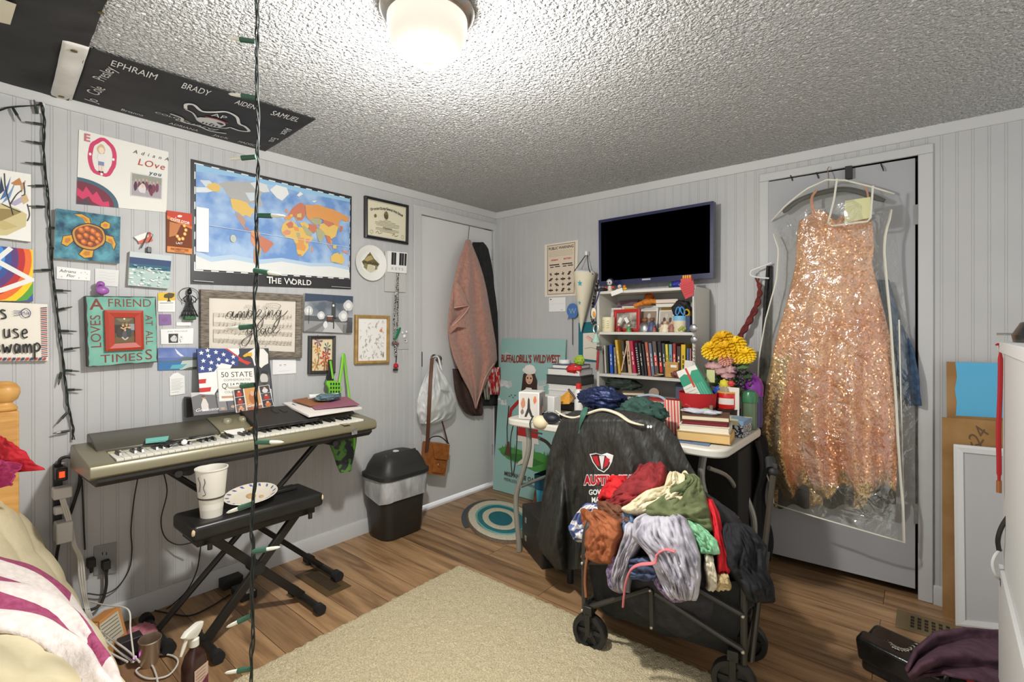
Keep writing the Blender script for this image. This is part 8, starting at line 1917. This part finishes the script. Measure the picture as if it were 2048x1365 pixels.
def brow(y):
 for a_,b_ in zip(BW,BW[1:]):
  if y<=b_[0]:f_=(y-a_[0])/(b_[0]-a_[0]);return lerp(a_[1],b_[1],f_),lerp(a_[2],b_[2],f_)
 return BW[-1][1:]
def spl1(pts,u):
 for a_,b_ in zip(pts,pts[1:]):
  if u<=b_[0]:return lerp(a_[1],b_[1],(u-a_[0])/(b_[0]-a_[0]))
 return pts[-1][1]
def bagp(u,v,l=0):
 bot=lerp(1008,1086,u**.9);tp_=spl1([(0,440),(.12,408),(.28,376),(.45,357),(.6,358),(.8,370),(1,385)],u);y=lerp(tp_,bot,v);xl,xr=brow(y)
 r=.19+.03*math.sin(math.pi*u)-.08*(2*u-1)**6-.10*max(0,.06-v)/.06+.016*ridge((u*2.2+v,v*2.6,0),1.4,3)+.008*nz((u*9,v*16,0))
 return R(lerp(xl,xr,u),y,r+l)
t=T('garment_bag','clear plastic garment bag with white piping hanging on the closet door','garment bag',R(1670,1080,.1));g=G(vm);g.grid(bagp,50,80);g.grid(lambda u,v:bagp(1,v).lerp(R(lerp(1790,1838,min(1,max(0,v-.1)*1.8)),lerp(388,1040,v),.03+.012*nz((u*4,v*14,2))),u),8,60);g.build('clear_front',t,smooth=180)
pip=M((226,224,208),.5);g=G(pip)
g.tube([bagp(1,i/40,.003)for i in range(2,41)],.0055,n=6);g.tube([bagp(0,i/40,.003)for i in range(2,41)],.0035,n=6);g.tube([bagp(i/20,1,.003)for i in range(21)],.0035,n=6);g.tube([bagp(i/20,.004,.003)for i in range(21)],.0045,n=6);g.build('piping',t)
g=G(pip);kk=[(1674,358),(1668,400),(1656,447),(1664,452),(1735,443),(1741,436),(1746,372)];g.tube([R(x,y,.225)for x,y in kk],.0045,n=6);g.build('pocket_piping',t)
G(pip).tube([R(1814-16+k*1.5,y,.10)for k,y in enumerate((640,700,760,820,880,940,1000,1060))],.003,n=6).build('back_piping',t)
o=slab([R(1690,402,.215),R(1741,394,.215),R(1740,436,.215),R(1689,446,.215)],.003,M((216,214,160),.6)).build('yellow_sheet',label='pale yellow paper in the pocket of the garment bag',cat='paper',smooth=0)
for k,(x,y)in enumerate(((1582,348),(1634,343),(1764,328))):
 G(M((70,66,60),.4,.6)).tube(spline([R(x-2,y,.0),R(x-1,y+3,.012),R(x+2,y+10,.022),R(x+3,y+14,.018)],4),.003,n=6).build('coat_hook',label=['dark metal hook on the closet door, leftmost of the row','dark metal hook on the closet door just left of the garment bag hanger','dark metal hook near the right end of the closet door'][k],cat='hook')
slab(quadR((1690,333),(1704,331),(1704,356),(1690,358),off=.035),.03,M((40,40,38),.6)).build('black_tape',label='black strap over the top of the closet door',cat='strap',bevel=.002)
# ================================================================ right side: boards, white unit, bag on the floor
cb=NM('cardboard',(150,112,66),(168,130,84),8,.85,.1,60)
def board(name,lab,cat,tl,tr,br,bl,o0,o1,th,mat):
 q_=[R(*tl,o0),R(*tr,o0),R(*br,o1),R(*bl,o1)]
 return slab(q_,th,mat).build(name,label=lab,cat=cat,smooth=0),Art(q_)
o,a=board('blue_board','cardboard sheet painted sky blue leaning on the wall at the right','cardboard',(1893,724),(2050,728),(2058,1248),(1897,1225),.03,.05,.008,cb);a.P([(.12,1),(1,1),(1,.785),(.12,.785),(.135,.84),(.11,.89),(.14,.94)],(88,176,216));finish(a,o)
o,a=board('cardboard_sheet','plain brown cardboard sheet with scribbled writing leaning under the blue one','cardboard',(1884,835),(2050,847),(2060,1262),(1885,1236),.065,.10,.008,cb);a.text('24',.45,.92,.06,(96,72,44),rot=1.1,shear=.2);a.text('16',.40,.86,.05,(96,72,44),rot=1.1);finish(a,o)
q_=[R(1907,889,.10),R(2060,903,.10),R(2068,1275,.16),R(1911,1252,.16)];t=T('framed_whiteboard','large white framed grey board leaning against the cardboard at the right','framed board',sum(q_,Vector())/4*1.0);g,i_,n_=framing(q_,.03,.02,M((216,216,214),.45),.003);g.build('frame',t);slab([p-n_*.008 for p in i_],.004,M((182,182,182),.5)).build('panel',t,smooth=0)
t=T('white_cabinet','tall white cabinet cut off by the right picture edge','cabinet',(3.0,-1.2,0));wc2=M((214,214,212),.5);X=at((2.752,-.80,0),rz=-.02)
g=G(wc2,X);g.box2((.012,-1.0,.0),(.55,0,1.155));g.build('body',t,bevel=.002);g=G(wc2,X);g.box2((0,-1.02,1.157),(.58,.01,1.188));g.build('top_board',t,bevel=.002);g=G(wc2,X);g.box2((.002,-1.0,.10),(.012,-.01,.515));g.build('lower_panel',t,bevel=.001)
g=G(M((60,58,56),.6),X);g.lathe([(0,0),(.012,0)],X=frame((.0015,-.08,.485),(0,-1,0),(0,0,1)),n=14,cap=False);g.build('cable_hole',t)
c=X@Vector((.10,-.10,1.189));t=T('steel_bowl','upturned steel pot with a small handle on top of the white cabinet','pot',c);g=G(M((120,120,118),.25,1.0));g.lathe([(.075,.0),(.078,.02),(.06,.055),(.02,.07),(0,.072)],X=at(c),n=28);g.build('bowl',t);g=G(chrome);g.tube([c+Vector((-.07,.02,.022)),c+Vector((-.105,.03,.022))],.004,n=6);g.build('handle',t)
t=T('red_tassel','red cord with a wooden bead tassel hanging down the edge of the white cabinet','tassel',D(1999,985,1.49));g=G(M((168,26,34),.7));g.tube(spline([D(1992,690,1.46),D(2000,696,1.46),D(2000,780,1.46),D(1997,860,1.46),D(1998,930,1.46),D(1998,962,1.46)],6),[.003]*8+[.006]*20+[.004]*3,n=7);g.build('cord',t);g=G(M((150,92,44),.6));g.tube([D(1998,962,1.46),D(1998,986,1.46)],.006,n=8);g.build('bead',t)
cord('thick black cable bowing out past the edge of the white cabinet',[D(2052,975,1.40),D(2030,1015,1.42),D(2005,1052,1.44),D(1996,1080,1.45),D(1998,1102,1.47)],.006)
G(M((216,216,212),.4)).tube(spline([D(2002,1100,1.47),D(1990,1112,1.46),D(1985,1130,1.46),D(1992,1152,1.46),D(2002,1160,1.47)],5),.004,n=7).build('cable_tie',label='white plastic loop on the edge of the white cabinet',cat='cable tie')
t=T('black_handbag','black quilted handbag with a silver chain lying on the floor by the vent','handbag',Z(1800,1345));hb_=NM('black_patent',(18,19,18),(30,31,30),20,.2,.3,50);c=Z(1815,1372,.0);X=at((c.x,c.y,.075),rz=-.35,rx=.25)
g=G(hb_);g.box((0,0,0),(.26,.12,.14),X=X,taper=.85);g.build('body',t,bevel=.018,bseg=3);g=G(hb_);g.box((0,-.045,.03),(.25,.06,.09),X=X);g.build('flap',t,bevel=.014,bseg=3)
g=G(M((206,204,196),.2,1.0));P_=spline([Z(1772,1282,.13),Z(1790,1296,.14),Z(1815,1302,.14),Z(1838,1288,.15)],8);
for i in range(0,len(P_)-1):g.tube([P_[i]+Vector((.006*math.cos(a_),.006*math.sin(a_)*(i%2),.006*math.sin(a_)*(1-i%2)))for a_ in[k*math.pi/4 for k in range(8)]],.0018,n=5,closed=True)
P_=spline([Z(1742,1290,.06),Z(1728,1304,.03),Z(1732,1316,.012),Z(1746,1312,.03)],6)
for i in range(0,len(P_)-1):g.tube([P_[i]+Vector((.006*math.cos(a_),.006*math.sin(a_)*(i%2),.006*math.sin(a_)*(1-i%2)))for a_ in[k*math.pi/4 for k in range(8)]],.0018,n=5,closed=True)
g.build('chain',t)
pu=NM('plum_jersey',(74,48,60),(94,64,78),30,.9,.3,220)
def pf(u,v):
 a_=[(1812,1340),(1830,1300),(1870,1266),(1930,1256),(2010,1262)];b_=[(1822,1362),(1850,1352),(1890,1350),(1950,1362),(2030,1390)]
 p0,p1=pl2(a_,u),pl2(b_,u);z=.10+.09*math.sin(math.pi*u*.7+.3)+.02*math.sin(v*12+u*3)+.012*ridge((u*2,v*3,1),1.5,4)-.07*max(0,v-.75)*4*.5
 return Z(lerp(p0[0],p1[0],v),lerp(p0[1],p1[1],v),max(.01,z))
G(pu).grid(pf,60,40).build('plum_shirt',label='plum coloured shirt crumpled over the black handbag on the floor',cat='clothing',smooth=180,solid=.008)
c=Z(1900,1372,.05);crumple((c.x,c.y,.05),(.10,.06,.05),95,M((60,62,56),.2),.2).build('dark_plastic_bag',label='dark glossy bag peeking out under the plum shirt',cat='bag',smooth=180)
c=Z(1940,1360,.1);g=G(M((206,40,40),.5));g.box(c,(.02,.02,.012));g.build('red_tag',label='small red tag under the plum shirt',cat='tag',bevel=.002)
